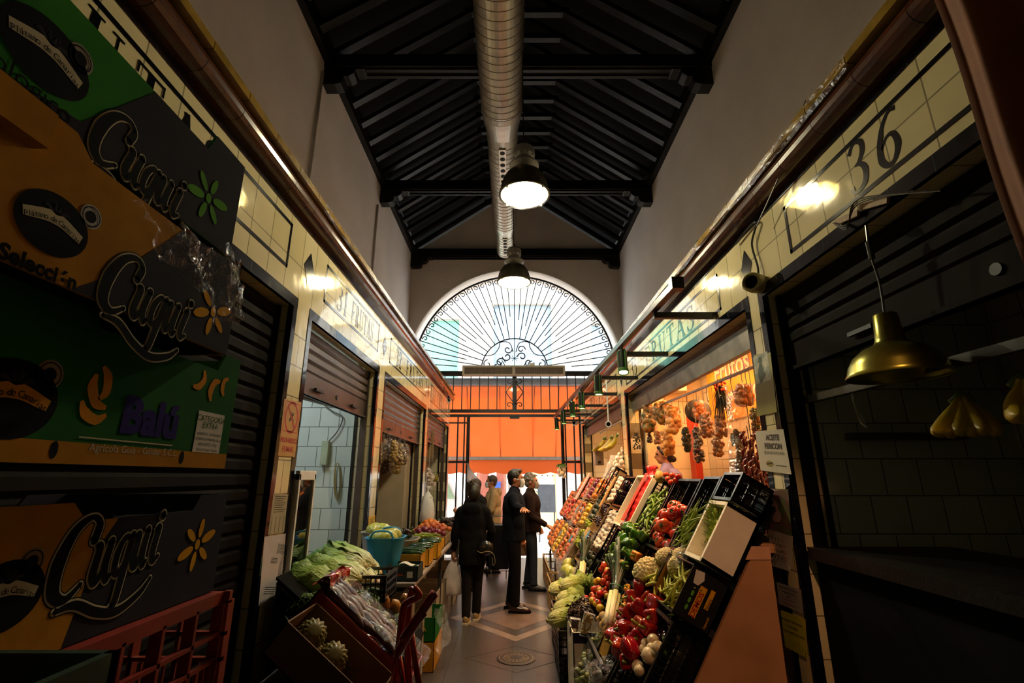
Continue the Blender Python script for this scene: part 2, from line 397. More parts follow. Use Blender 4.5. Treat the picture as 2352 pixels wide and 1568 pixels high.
# roof
m = MB()
for sg, xe in ((-1, XL-.3), (1, XR+.3)):
    ze = gable(xe)+.02; xr = .08+sg*.0
    m.obox((xe, -4, ze+.14), (xr-xe, 0, gable(.08)-gable(xe)), (0, YE+4.6, 0), (0, 0, .12))
struct(m, 'ceiling', wood_board); CE = bpy.data.objects['ceiling']
y = 5.69
ys = [5.69+.435*i for i in range(-16, 13)]
for y in ys:
    if y < -3: continue
    m = MB()
    for sg, xe in ((-1, XL-.1), (1, XR+.1)):
        a = V((xe, y, gable(xe)+.0)); b = V((.08+sg*.1, y, gable(.08+sg*.1)+.0)); m.bar(a, b, .075, .11, (0, 1, 0))
    m.build('rafter', wood_d, CE)
    MB().box(.08-.78, .08+.78, y-.045, y+.045, H+6.70, H+6.80).build('collar_tie', wood_d, CE)
m = MB().box(XL, XL+.09, -4, YE, ZE-.08, ZE+.2); m.build('wall_plate', wood_d, CE); MB().box(XR-.09, XR, -4, YE, ZE-.08, ZE+.2).build('wall_plate', wood_d, CE)
def tie(y, n):
    r = empty('tie_beam', None, None, (0, y, 6.9), kind='structure')
    zb = H+5.25
    m = MB(); m.box(XL, XR, y-.11, y+.11, zb, zb+.2); m.box(XL, XR, y-.075, y-.03, zb-.025, zb); m.box(XL, XR, y+.03, y+.075, zb-.025, zb); m.build('beam', wood_d, r, bevel=.008)
    for sg, x in ((1, XL), (-1, XR)):
        prof = [(0, 0), (0, -.27), (.16, -.27), (.24, -.25), (.27, -.19), (.27, -.14), (.34, -.14), (.40, -.09), (.42, -.03), (.52, -.03), (.55, 0)]
        P = [(x+sg*a, y-.09, zb+b) for a, b in prof]
        if sg > 0: P = P[::-1]
        MB().prism(P[::-1], (0, .18, 0)).build('corbel', wood_d, r, bevel=.006)
for i, y in enumerate((-.5, 2.4, 5.3, 8.15, 11.02)): tie(y, i)
# surface conduits on the left wall
for (u, v0, v1) in ((742, 165, 440), (868, 470, 660)):
    a = onx(u, v0, XL+.02); b = V((a.x, a.y, 3.5)); 
    tag(MB().tube([a, b], .018, 8).build('wall_conduit', plaster, smooth=True), 'thin painted conduit running down the left plaster wall '+('below the nearer tie beam corbel' if v0 < 200 else 'below the second tie beam corbel'), 'conduit', 'conduits on the left wall')
# ------------------------------------------------------------------ stall fronts
def stall_side(S, sg, ops, zo, zt, piers, deep, name):
    """sg=-1 left, +1 right. ops = [(y0,y1)] openings, piers between. zo opening top, zt tile top"""
    t = .2; xa, xb = (S-t, S) if sg < 0 else (S, S+t)
    y0, y1 = -4, YE
    fz = MB().box(xa, xb, y0, y1, zo, zt); o = struct(fz, 'wall_%s_frieze' % name, frieze_tl)
    zz = MB()
    for a, b in piers: zz.box(xa, xb, a, b, 0, zo)
    struct(zz, 'wall_%s_pillars' % name, cream_tl)
    f = S-sg*.004  # black border tiles, proud of the wall
    bw = .055; m = MB()
    for a, b in ops:
        for (ya, yb_, za, zb) in ((a-bw, b+bw, zo, zo+.07), (a-bw, a, 0, zo), (b, b+bw, 0, zo)):
            m.box(min(f, S+sg*.02), max(f, S+sg*.02), ya, yb_, za, zb)
        for yy in (a, b):   # inner returns, black edge
            sgy = 1 if yy == a else -1
            m.box(min(S, S+sg*.03), max(S, S+sg*.03), min(yy, yy+sgy*.006), max(yy, yy+sgy*.006), 0, zo)
            m.box(min(S+sg*.17, S+sg*.2), max(S+sg*.17, S+sg*.2), min(yy, yy+sgy*.012), max(yy, yy+sgy*.012), 0, zo)
    m.box(min(f, S), max(f, S), y0, y1, zt-.05, zt)
    struct(m, 'trim_%s_black_tiles' % name, black_tile_l)
    # cornice roll and cap
    c = S-sg*.035; m = MB()
    prof = []
    for k in range(9): a = PI*k/8-PI/2; prof.append((c-sg*(.0+.06*math.cos(a)), zt+.06+.06*math.sin(a)))
    P = [(S, zt)]+prof+[(S, zt+.12)]
    n = len(P)
    for ya in [y0+.3*i for i in range(int((y1-y0)/.3)+1)]:
        yb_ = min(ya+.297, y1)
        if yb_-ya < .02: continue
        m.add([(x, ya, z) for x, z in P]+[(x, yb_, z) for x, z in P], [tuple(range(n)), tuple(range(n, 2*n))[::-1]]+[(i, (i+1) % n, (i+1) % n+n, i+n) for i in range(n)])
    struct(m, 'trim_%s_cornice_roll' % name, brown_gl, smooth=False)
    m = MB(); xc = S-sg*.11
    for i in range(int((y1-y0)/.3)+1):
        ya = y0+.3*i; j = random.uniform(-.004, .006)
        m.hexa([(min(xc, S+sg*.3), ya, zt+.12), (max(xc, S+sg*.3), ya, zt+.12), (max(xc, S+sg*.3), min(ya+.295, y1), zt+.12), (min(xc, S+sg*.3), min(ya+.295, y1), zt+.12)]+
               [(min(xc, S+sg*.3), ya, zt+.165+j), (max(xc, S+sg*.3), ya, zt+.165+j), (max(xc, S+sg*.3), min(ya+.295, y1), zt+.165-j), (min(xc, S+sg*.3), min(ya+.295, y1), zt+.165-j)])
    struct(m, 'trim_%s_cornice_cap' % name, mustard_gl)
    # stall roof and dividing walls
    xo = XL if sg < 0 else XR
    struct(MB().box(min(S+sg*.2, sg*4.6), max(S+sg*.2, sg*4.6), y0, y1, zt-.12, zt+.1), 'ceiling_%s_stalls' % name, plaster_w)
    return o
LO = [(.2, 2.96), (3.26, 5.01), (5.35, 7.95), (8.26, 10.9)]
LP = [(-4, .2), (2.96, 3.26), (5.01, 5.35), (7.95, 8.26), (10.9, YE)]
RO_ = [(.2, 2.82), (3.05, 6.6), (6.95, 10.8)]
RP = [(-4, .2), (2.82, 3.05), (6.6, 6.95), (10.8, YE)]
FZL = stall_side(SL, -1, LO, 2.77, 3.39, LP, 1, 'left')
FZR = stall_side(SR, 1, RO_, 2.78, 3.31, RP, 1, 'right')
# dividing walls between stalls
for i, y in enumerate((2.97, 5.07, 7.98)): struct(MB().box(-4.5, SL-.2, y, y+.25, 0, 3.3), 'wall_left_divider', white_ty if i == 1 else cream_ty)
struct(MB().box(-4.5, SL-.2, 10.95, 11.15, 0, 3.3), 'wall_left_divider', cream_ty)
struct(MB().box(SR+.2, 4.5, 2.83, 3.04, 0, 3.2), 'wall_right_divider', white_ty)
struct(MB().box(SR+.2, 4.5, 6.62, 6.9, 0, 3.2), 'wall_right_divider', warm_ty)
struct(MB().box(SR+.2, 4.5, 10.85, 11.1, 0, 3.2), 'wall_right_divider', warm_ty)
# back walls of stalls
struct(MB().box(-3.2, -3.1, 3.22, 5.07, 0, 3.3), 'wall_left_stall_back', grey_tx)
struct(MB().box(-3.2, -3.1, 5.32, 10.95, 0, 3.3), 'wall_left_stall_back', white_tx)
struct(MB().box(2.62, 2.75, 3.04, 6.62, 0, 3.2), 'wall_right_stall_back', white_tx)
struct(MB().box(2.62, 2.75, 6.9, 10.85, 0, 3.2), 'wall_right_stall_back', M('warm_paint', 'dcc9a6', .7))
struct(MB().box(2.9, 3.0, -3, 2.83, 0, 3.2), 'wall_right_stall_back', white_tx)
# panel lines, diamonds and letters on the friezes
def serif(ch):
    B, T_ = .17, .055
    sf = lambda x, y, w=.34: ([(x-w/2, y), (x+w/2, y)], .045)
    st = lambda x, y0=0, y1=1, w=B: ([(x, y0), (x, y1)], w)
    arc_ = lambda cx, cy, rx, ry, a0, a1, n=9: [(cx+rx*math.cos(math.radians(a0+(a1-a0)*i/(n-1))), cy+ry*math.sin(math.radians(a0+(a1-a0)*i/(n-1)))) for i in range(n)]
    g = {
     'I': ([st(.2), sf(.2, .02), sf(.2, .98)], .4),
     'F': ([st(.2), sf(.2, .02), sf(.2, .98), ([(.2, .97), (.66, .97)], T_), ([(.2, .52), (.5, .52)], T_), ([(.66, 1), (.66, .8)], .05), ([(.5, .62), (.5, .42)], .05)], .72),
     'R': ([st(.2), sf(.2, .02), sf(.2, .98), (arc_(.32, .745, .25, .235, 90, -90), [T_, .16, T_]), ([(.2, .98), (.34, .98)], T_), ([(.2, .51), (.34, .51)], T_), ([(.36, .5), (.52, .2), (.7, .02)], [.1, .16, .1])], .78),
     'U': ([([(.18, 1), (.18, .35), (.3, .05), (.46, .03), (.6, .12), (.66, .35), (.66, 1)], [B, B, .12, .07, .06, T_, T_]), sf(.18, .98), sf(.66, .98, .26)], .84),
     'T': ([st(.36), sf(.36, .02), ([(.0, .97), (.72, .97)], T_), ([(.02, 1), (.02, .76)], .05), ([(.7, 1), (.7, .76)], .05)], .76),
     'A': ([([(.06, 0), (.36, 1)], T_), ([(.36, 1), (.66, 0)], B), ([(.17, .34), (.55, .34)], T_), sf(.06, .02, .22), sf(.66, .02, .28)], .76),
     'S': ([([(.56, .78), (.5, .93), (.32, .99), (.14, .9), (.12, .72), (.32, .53), (.52, .38), (.54, .17), (.38, .02), (.2, .02), (.08, .16)], [.05, .07, .07, .13, .17, .17, .17, .13, .07, .07, .05]), ([(.57, .98), (.57, .74)], .045), ([(.07, .26), (.07, 0)], .045)], .64),
     'E': ([st(.2), sf(.2, .02), sf(.2, .98), ([(.2, .97), (.64, .97)], T_), ([(.2, .52), (.5, .52)], T_), ([(.2, .03), (.66, .03)], T_), ([(.64, 1), (.64, .8)], .05), ([(.66, .24), (.66, 0)], .05)], .74),
     '3': ([([(.1, .84), (.2, .96), (.34, .99), (.5, .9), (.52, .72), (.4, .57), (.26, .53)], [.12, .08, .08, .13, .14, .1, .05]), ([(.26, .54), (.44, .49), (.56, .32), (.52, .1), (.34, .01), (.18, .03), (.1, .16)], [.05, .1, .15, .14, .09, .07, .13])], .66),
     '6': ([([(.56, .94), (.4, .97), (.22, .8), (.13, .5), (.14, .2), (.3, .02), (.46, .06), (.55, .28), (.46, .52), (.3, .55), (.16, .4)], [.1, .07, .1, .15, .15, .1, .1, .15, .1, .06, .05])], .68),
     '1': ([st(.26), sf(.26, .02), ([(.1, .86), (.26, .98)], .06)], .46),
     '2': ([([(.12, .72), (.16, .93), (.34, .99), (.5, .9), (.52, .68), (.36, .4), (.1, .06)], [.14, .09, .07, .12, .15, .12, .06]), ([(.08, .05), (.56, .05)], .1), ([(.56, 0), (.58, .2)], .05)], .66),
     '0': ([([(.34, .99), (.16, .85), (.1, .5), (.16, .15), (.34, .01), (.52, .15), (.58, .5), (.52, .85), (.34, .99)], [.06, .1, .15, .1, .06, .1, .15, .1, .06])], .7),
     '5': ([([(.54, .96), (.2, .96)], .09), ([(.2, .96), (.16, .56)], .05), ([(.16, .56), (.34, .62), (.52, .5), (.56, .28), (.42, .04), (.22, .02), (.1, .14)], [.05, .08, .13, .15, .1, .07, .12])], .66),
     '4': ([st(.42, 0, 1, .15), ([(.42, .98), (.06, .3)], .06), ([(.06, .3), (.62, .3)], .06), sf(.42, .02, .3)], .68)}
    return g[ch]
black_in = M('glazed_black', '0b0c10', .1, var=0, coat=.4)
def sign(s, fr, h, wx, gap, name, parent, slant=0):
    x = 0
    for ch in s:
        if ch == ' ': x += gap*2.2; continue
        if isinstance(ch, float): x += ch; continue
        st, adv = serif(ch); m = MB()
        for i, (pts, ws) in enumerate(st):
            P = [(x+(a+slant*b)*wx, b*h) for a, b in pts]; sc = (h+wx)/2
            W = [q*sc for q in ws] if isinstance(ws, list) else ws*sc
            m.rib(P, W, fr, .0015+.0004*i)
        m.build(name, black_in, parent); x += adv*wx+gap
def panel(S, sg, y0, y1, z0, z1, parent):
    f = S-sg*.0025; m = MB(); w = .022
    for (a, b, c, d) in ((y0, y1, z1-w, z1), (y0, y1, z0, z0+w), (y0, y0+w, z0, z1), (y1-w, y1, z0, z1)): m.box(min(f, S), max(f, S), a, b, c, d)
    m.build('panel_border', black_in, parent)
def diamond(S, sg, y, z, a, b, parent):
    f = S-sg*.003; P = [(f, y-a, z), (f, y, z-b), (f, y+a, z), (f, y, z+b)]
    MB().add(P, [(0, 1, 2, 3) if sg > 0 else (3, 2, 1, 0)]).build('diamond', black_in, parent)
zl0, zl1 = H+1.27, H+1.575
for (a, b) in ((.3, 2.81), (3.42, 4.95), (5.45, 7.9), (8.4, 10.85)): panel(SL, -1, a, b, zl0, zl1, FZL)
for y in (3.12, 5.2, 8.12): diamond(SL, -1, y, H+1.4, .085, .12, FZL)
def lf(y, z=None): return frame((SL, y, z or zl0+.045), (0, 1, 0), (0, 0, 1))
sign('FRUTAS', lf(.834), .215, .2, .06, 'letter', FZL)
sign('31', lf(3.68), .215, .2, .03, 'numeral', FZL); sign('FRUTAS', lf(4.05), .2, .13, .02, 'letter', FZL)
sign('32', lf(5.75), .215, .2, .03, 'numeral', FZL); sign('FRUTAS', lf(6.35), .215, .22, .05, 'letter', FZL)
sign('33', lf(8.6), .215, .2, .03, 'numeral', FZL); sign('FRUTAS', lf(9.15), .215, .24, .06, 'letter', FZL)
zr0, zr1 = H+1.2, H+1.49
for (a, b) in ((.3, 2.47), (3.4, 6.5), (7.1, 10.7)): panel(SR, 1, a, b, zr0, zr1, FZR)
for y in (2.96, 6.78): diamond(SR, 1, y, H+1.345, .075, .12, FZR)
def rf(y, z=None): return frame((SR, y, z or zr0+.035), (0, -1, 0), (0, 0, 1))
a = onx(1945, 420, SR); b = onx(2110, 300, SR)
sign('3', rf(a.y+.0, zr0+.035), .23, .2, .0, 'numeral', FZR, .15); sign('6', rf(a.y-.175, zr0+.035), .23, .22, .0, 'numeral', FZR, .15)
sign('35', rf(6.2), .21, .2, .03, 'numeral', FZR); sign('FRUTAS', rf(5.5), .21, .28, .06, 'letter', FZR)
sign('34', rf(10.3), .21, .2, .03, 'numeral', FZR); sign('FRUTAS', rf(9.5), .21, .28, .06, 'letter', FZR)
# crinkled film taped along the cornices
def ycrink(S, sg, z, y0, y1):
    return MB().grid(lambda a, b: (S-sg*(.11+.02*noise.noise(V((a*40, b*3, z)))), y0+(y1-y0)*a, z-.05+.07*b+.015*noise.noise(V((a*60, b*5, 3)))), 60, 3)
tag(ycrink(SL, -1, 3.54, 3.0, 7.6).build('cornice_tape', cling, smooth=True), 'crinkled clear plastic sheeting stuck along the left cornice cap', 'plastic sheeting')
tag(ycrink(SR, 1, 3.45, 1.7, 9).build('cornice_tape', cling, smooth=True), 'crinkled clear plastic sheeting stuck along the right cornice cap', 'plastic sheeting')
# ------------------------------------------------------------------ end grille, gate, fan light
YG = 11.2
gr = empty('window_1', None, None, (CX, YG, ZA), kind='structure')
def pa(r, a, y=YG): return V((CX+r*math.cos(a), y, ZA+r*math.sin(a)))
for i in range(1, 40):
    a = PI*i/40; long = i % 2 == 0
    MB().bar(pa(.80 if long else (1.25+.12*math.sin(i)), a), pa(2.4, a), .02, .02, (0, 1, 0)).build('ray_bar', iron, gr)
m = MB()
for r in (RA-.02, .79): m.tube([pa(r, PI*i/48) for i in range(49)], .016 if r < 1 else .025, 6)
m.build('arch_hoop', iron, gr)
def spiral(c, r0, turns, a0, sgn, y=YG, n=22, th=.009, plane=None):
    return [V((c[0]+r0*(1-.75*i/n)*math.cos(a0+sgn*turns*2*PI*i/n), y, c[1]+r0*(1-.75*i/n)*math.sin(a0+sgn*turns*2*PI*i/n))) for i in range(n+1)]
for k in range(20):
    a = PI*(k+.5)/20; m = MB(); 
    for sg in (-1, 1):
        aa = a+sg*.042; c = pa(2.29, aa)
        m.tube(spiral((c.x, c.z), .066, .95, a+sg*.6, -sg), .013, 5)
    c = pa(2.27, a); m.ball(c, .022, 6, 4); m.build('scroll', iron, gr)
m = MB()
zc = ZA
for sg in (-1, 1):
    m.tube(catmull([(CX+sg*.03, YG, zc+.45), (CX+sg*.12, YG, zc+.68), (CX+sg*.33, YG, zc+.7), (CX+sg*.38, YG, zc+.55), (CX+sg*.5, YG, zc+.4), (CX+sg*.72, YG, zc+.36)], 6), .012, 5)
    for c, r, a0, s2 in (((CX+sg*.16, zc+.52), .1, 0, sg), ((CX+sg*.18, zc+.34), .11, PI, -sg), ((CX+sg*.42, zc+.12), .12, PI/2, sg), ((CX+sg*.64, zc+.16), .11, PI/2, -sg), ((CX+sg*.34, zc+.2), .12, 0, -sg)):
        m.tube(spiral(c, r, 1.0, a0, s2), .015, 5)
    m.tube(catmull([(CX+sg*.05, YG, zc+.05), (CX+sg*.2, YG, zc+.1), (CX+sg*.3, YG, zc+.25)], 6), .012, 5)
m.bar((CX, YG, zc), (CX, YG, zc+.8), .016, .016)
for k in range(8): m.bar((CX, YG, zc+.3), (CX+.09*math.cos(k*PI/4), YG, zc+.3+.09*math.sin(k*PI/4)), .012, .012)
m.build('centre_scrollwork', iron, gr)
MB().grid(lambda a, b: pa(.01+(RA-.02)*b, PI*a, YG+.06), 48, 1).build('pane', glass, gr)
# transom grille between the two beams
g2 = empty('window_2', None, None, (CX, YG, 3.6), kind='structure')
m = MB(); m.box(-2.2, 2.32, YG-.06, YG+.06, 4.0, 4.1); m.box(-1.52, 1.62, YG-.06, YG+.06, 3.13, 3.2); m.box(-1.52, 1.62, YG-.03, YG+.05, 3.03, 3.09); m.box(-.05, .17, YG-.05, YG+.05, 2.99, 3.03)
m.build('transom_beam', wood_d, g2, bevel=.004)
for i in range(-11, 12):
    if i == 0: continue
    MB().bar((CX+i*.205, YG, 3.15 if abs(i) < 8 else 3.46), (CX+i*.205, YG, 4.05), .03, .02).build('transom_bar', iron, g2)
m = MB().box(CX-.05, CX+.05, YG-.03, YG+.03, 3.2, 4.0); m.build('centre_post', iron, g2)
m = MB()
for sg in (-1, 1):
    m.tube([(CX, YG-.05, 3.86), (CX+sg*.19, YG-.05, 3.62), (CX+sg*.19, YG-.05, 3.58), (CX, YG-.05, 3.32)], .011, 5)
    for z, s2 in ((3.87, 1), (3.3, -1)): m.tube(spiral((CX+sg*.12, z), .075, .9, PI if sg > 0 else 0, s2*sg, YG-.05), .011, 5)
m.build('diamond_scroll', iron, g2)
MB().box(-2.2, 2.3, YG+.07, YG+.075, 3.47, 4.0).build('pane', glass, g2)
def gate(name, x0, x1, xs_, n):
    r = empty(name, None, None, ((x0+x1)/2, YG, 0), kind='structure')
    m = MB()
    for x in (x0, x1): m.box(x-.035, x+.035, YG-.04, YG+.04, 0, 3.05)
    m.build('post', wood_d, r, bevel=.003)
    for x in xs_: MB().bar((x, YG, 0), (x, YG, 3.05), .04, .03).build('gate_bar', iron, r)
    m = MB().box(x0, x1, YG-.02, YG+.02, 2.0, 2.05).box(x0, x1, YG-.02, YG+.02, 2.88, 2.91).box(x0, x1, YG-.02, YG+.02, .1, .7); m.build('rail', iron, r)
    MB().box(x0, x1, YG+.03, YG+.034, .7, 3.0).build('pane', glass, r)
gate('door_1', -1.47, -1.0, (-1.24, -1.09), 2); gate('door_2', 1.15, 1.57, (1.22, 1.42), 2)
# air curtain
ac = empty('air_curtain', 'long cream air curtain with two brown louvred grilles over the entrance', 'air conditioner', (.04, 11.0, 4.02))
m = MB().box(-1.15, 1.23, 10.93, 11.13, 3.96, 4.19); m.build('housing', M('cream_plastic', 'b5a890', .5), ac, bevel=.012)
for a, b in ((-1.1, .01), (.07, 1.18)):
    m = MB().box(a, b, 10.925, 10.93, 3.99, 4.14); g = m.build('grille', M('brown_louvre', '4a3a30', .6), ac)
    s = MB()
    for i in range(46): s.box(a+.012+i*(b-a)/46, a+.018+i*(b-a)/46, 10.92, 10.925, 3.995, 4.135)
    s.build('louvres', M('louvre_light', '8a7460', .6), g)
jb = tag(MB().box(.4, .53, 10.98, 11.08, 4.19, 4.26).build('junction_box', white_m, bevel=.006), 'small cream junction box sitting on top of the air curtain', 'junction box')
# ------------------------------------------------------------------ street, facade, awning
struct(MB().box(-14, 14, YE+.3, 24, -.12, -.02), 'street_pavement', brick('paving', 'b8b2a8', 'aaa49a', '7c776e', 'xy', .4, .2, rough=.7, wave=0))
fac_m = M('facade_paint', 'b8b2a8', .8, var=.03)
YF = 17.6
m = MB()
wins = [(-.7, 1.5, 5.2, 8.1), (-4.1, -2.0, 5.0, 7.5), (3.0, 4.0, 5.4, 7.3)]
drs = [(.58, 1.55, 0, 2.6), (-1.25, -.2, 0, 2.5)]
xsf = sorted({-12, 12, *[a for w_ in wins+drs for a in w_[:2]]}); zsf = sorted({0, 11, *[a for w_ in wins+drs for a in w_[2:]]})
for i in range(len(xsf)-1):
    for j in range(len(zsf)-1):
        cx0, cz0 = (xsf[i]+xsf[i+1])/2, (zsf[j]+zsf[j+1])/2
        if any(a < cx0 < b and c < cz0 < d for a, b, c, d in wins+drs): continue
        m.box(xsf[i], xsf[i+1], YF, YF+.4, zsf[j], zsf[j+1])
bd = empty('street_house', 'bright white house across the street with shuttered balcony windows', 'building', (0, YF, 0))
m.build('wall', fac_m, bd)
blue_sh = brick('blue_shutter', '7d8f9c', '8496a2', '66767f', 'xz', 2.5, .09, off=0, rough=.6, wave=0, ms=.01); green_bl = brick('green_blind', '62a084', '6aa88c', '4a7c66', 'xz', 3, .07, off=0, rough=.6, wave=0, ms=.01)
for (a, b, c, d), mt in zip(wins, (blue_sh, green_bl, blue_sh)):
    f_ = MB().box(a, b, YF+.15, YF+.2, c, d); f_ = f_.build('window', mt, bd)
    MB().box(a-.12, a, YF-.06, YF+.05, c-.1, d+.15).box(b, b+.12, YF-.06, YF+.05, c-.1, d+.15).box(a, b, YF-.06, YF+.05, d, d+.15).build('window_surround', M('stone_cream', 'd8c9a8', .8), f_)
for a, b, z in ((-1.1, 1.9, 5.0), (-4.3, -1.8, 4.9)):
    m = MB().box(a, b, YF-.6, YF, z-.12, z); bb = m.build('balcony', fac_m, bd)
    m = MB()
    for k in range(int((b-a)/.11)): m.bar((a+k*.11, YF-.58, z), (a+k*.11, YF-.58, z+1), .012, .012)
    m.bar((a, YF-.58, z+1), (b, YF-.58, z+1), .04, .03); m.build('railing', M('pale_iron', '6f7f86', .6), bb)
MB().box(-6, 6, YF-.12, YF, 4.2, 4.5).build('ledge', M('green_grey_stone', '9fb09a', .8), bd)
yd = M('yellow_door', 'e6cb8a', .6, var=.06); 
dd = MB().box(.58, 1.55, YF+.1, YF+.15, 0, 2.6).build('door', yd, bd); m = MB()
for i in range(5):
    for z in (.6, 1.2, 1.75, 2.3): m.ball((.68+i*.19, YF+.09, z), .022, 6, 4)
m.build('door_studs', iron, dd)
MB().box(-1.25, -.2, YF+.1, YF+.15, 0, 2.5).build('door', M('brown_door', '9a6650', .6), bd)
nb = empty('notice_board', 'brown shopfront pillar with two white notices across the street', 'notice board', (-.6, 15.5, 0))
MB().box(-1.0, -.25, 15.5, 15.6, 0, 2.25).build('board', M('brown_board', '8a4a38', .6), nb); 
for z in (1.72, 1.95): MB().box(-.72, -.48, 15.48, 15.5, z, z+.17).build('notice', paper, nb)
MB().box(-.62, -.35, 15.44, 15.5, 1.38, 1.56).build('blue_box', M('blue_card', '2f4fa0', .5), nb)
tag(MB().box(.72, 1.22, 14.2, 14.3, .75, 1.5).box(.74, .78, 14.22, 14.28, -.02, .75).box(1.16, 1.2, 14.22, 14.28, -.02, .75).build('meter_cabinet', M('grey_cabinet', '4f565c', .5), bevel=.01), 'dark grey meter cabinet in front of the studded yellow door across the street', 'cabinet')
tag(MB().box(-.12, .3, 15.7, 15.9, 0, 2.3).build('stone_pillar', M('grey_stone', '8a8580', .7)), 'narrow grey stone pillar behind the men across the street', 'pillar')
van = empty('van', 'white van with greenish side windows parked left of the entrance', 'van', (-2.9, 14.2, 0))
P = [(-4.9, 0.35), (-1.15, .35), (-1.05, .8), (-1.35, 1.15), (-1.75, 1.95), (-4.9, 2.0)]
MB().prism([(x, 13.4, z) for x, z in P], (0, 1.8, 0)).build('body', M('white_paint', 'e8e8e6', .2), van, bevel=.05)
MB().add([(-2.7, 13.385, 1.15), (-1.5, 13.385, 1.15), (-1.85, 13.385, 1.8), (-2.7, 13.385, 1.8)], [(0, 1, 2, 3)]).build('side_window', M('green_glass', '8fae8c', .1), van)
for x in (-4, -1.9): MB().lathe([(.32, 0), (.32, .2), (.2, .22), (0, .22)], (x, 13.6, .31), 20, (0, -1, 0)).build('wheel', black_pl, van)
for i in range(2):
    rr = random.random(); g = empty('gas_bottle', ('upper' if i else 'lower')+' red crate in the stack standing in the street beside the right gate post', 'crate', (1.62, 13.2, i*.42), 'red crates in the street')
    m = MB().box(1.42, 1.85, 13.0, 13.35, .02+i*.5, .49+i*.5); g.name = 'red_crate'; m.build('body', M('red_plastic%d' % i, 'b3131d', .4), g, bevel=.02)
    m = MB()
    for k in range(3): m.box(1.41, 1.86, 12.98, 13.0, .1+i*.5+k*.13, .13+i*.5+k*.13)
    m.build('rib', M('white_stripe%d' % i, 'd0c8c8', .4), g)
aw_m = translucent('awning_canvas', 'b24e20', 'a84618', .5, vs=1.5, stretch=(2, 2, .6))
aw = empty('awning', 'wide orange canvas awning with scalloped valance outside the market entrance', 'awning', (CX, 11.6, 3.85))
A0, A1 = V((0, 11.62, 3.88)), V((0, 13.15, 2.17))
def awf(a, b): x = -2.35+4.8*a; p = A0.lerp(A1, b); return (x, p.y+.0, p.z-.05*math.sin(PI*b))
MB().grid(awf, 40, 8).build('canvas', aw_m, aw, smooth=True)
MB().grid(lambda a, b: (-2.35+4.8*a, 13.17, 2.13-b*(.31+.045*abs(math.sin(a*PI*10)))), 120, 2).build('valance', aw_m, aw)
MB().box(-2.4, 2.5, 13.1, 13.2, 2.13, 2.22).build('front_bar', alu, aw, bevel=.01)
MB().box(-2.4, 2.5, 11.48, 11.68, 3.84, 4.0).build('cassette', M('grey_cassette', '6e7880', .5), aw, bevel=.01)
sm = M('seam', 'a8481a', .8)
for x in (-1.1, -.3, .55, 1.15):
    MB().add([(x-.012, A0.y, A0.z-.01), (x+.012, A0.y, A0.z-.01), (x+.012, A1.y, A1.z-.01), (x-.012, A1.y, A1.z-.01)], [(0, 1, 2, 3)]).build('seam', sm, aw)
# ------------------------------------------------------------------ duct
du = empty('ventilation_duct', 'round galvanised spiral ventilation duct under the roof ridge', 'duct', (-.13, 4, 6.3))
DX, DZ = -.135, H+4.6
def ducts(x, z, r, y0, y1, step=.105):
    m = MB(); prof = []
    y = y0
    while y < y1-.02:
        e = min(y+step, y1); prof += [(r, y), (r, e-.012), (r+.006, e-.008), (r+.006, e-.002)]; y = e
    return m.lathe(prof+[(r, y1)], (x, 0, z), 40, (0, 1, 0))
ducts(DX, DZ, .26, -3.9, 5.15).build('large_section', steel, du, smooth=False)
MB().lathe([(.265, 5.15), (.265, 5.25), (.215, 5.62), (.215, 5.7)], (DX, 0, DZ), 40, (0, 1, 0)).build('reducer', steel, du)
ducts(DX, DZ, .21, 5.7, 8.1).build('middle_section', steel, du)
MB().lathe([(.215, 8.1), (.215, 8.16), (.185, 8.35), (.185, 8.4)], (DX, 0, DZ), 40, (0, 1, 0)).build('reducer', steel, du)
ducts(DX, DZ, .18, 8.4, 9.3).build('end_section', steel, du)
MB().lathe([(0, 9.3), (.18, 9.3), (.18, 9.29)], (DX, 0, DZ), 40, (0, 1, 0)).build('end_cap', steel, du)
hole = M('duct_hole', '100c08', .8, var=0)
for (y0, n, r, st) in ((5.75, 6, .21, .135), (8.42, 5, .18, .13)):
    a = MB().box(DX-.05, DX+.05, y0, y0+n*st+.02, DZ-r-.018, DZ-r+.02).build('outlet_strip', steel, du)
    for i in range(n): MB().lathe([(.036, -.006), (.036, 0), (.03, .0), (.028, .004)], (DX, y0+.07+i*st, DZ-r-.018), 14, (0, 0, 1)).build('outlet', hole, a)
m = MB()
for y in (2.4, 5.3, 8.15): m.bar((DX-.27, y, DZ), (DX-.27, y, H+5.25), .015, .003); m.bar((DX+.27, y, DZ), (DX+.27, y, H+5.25), .015, .003)
m.build('hanger', steel, du)
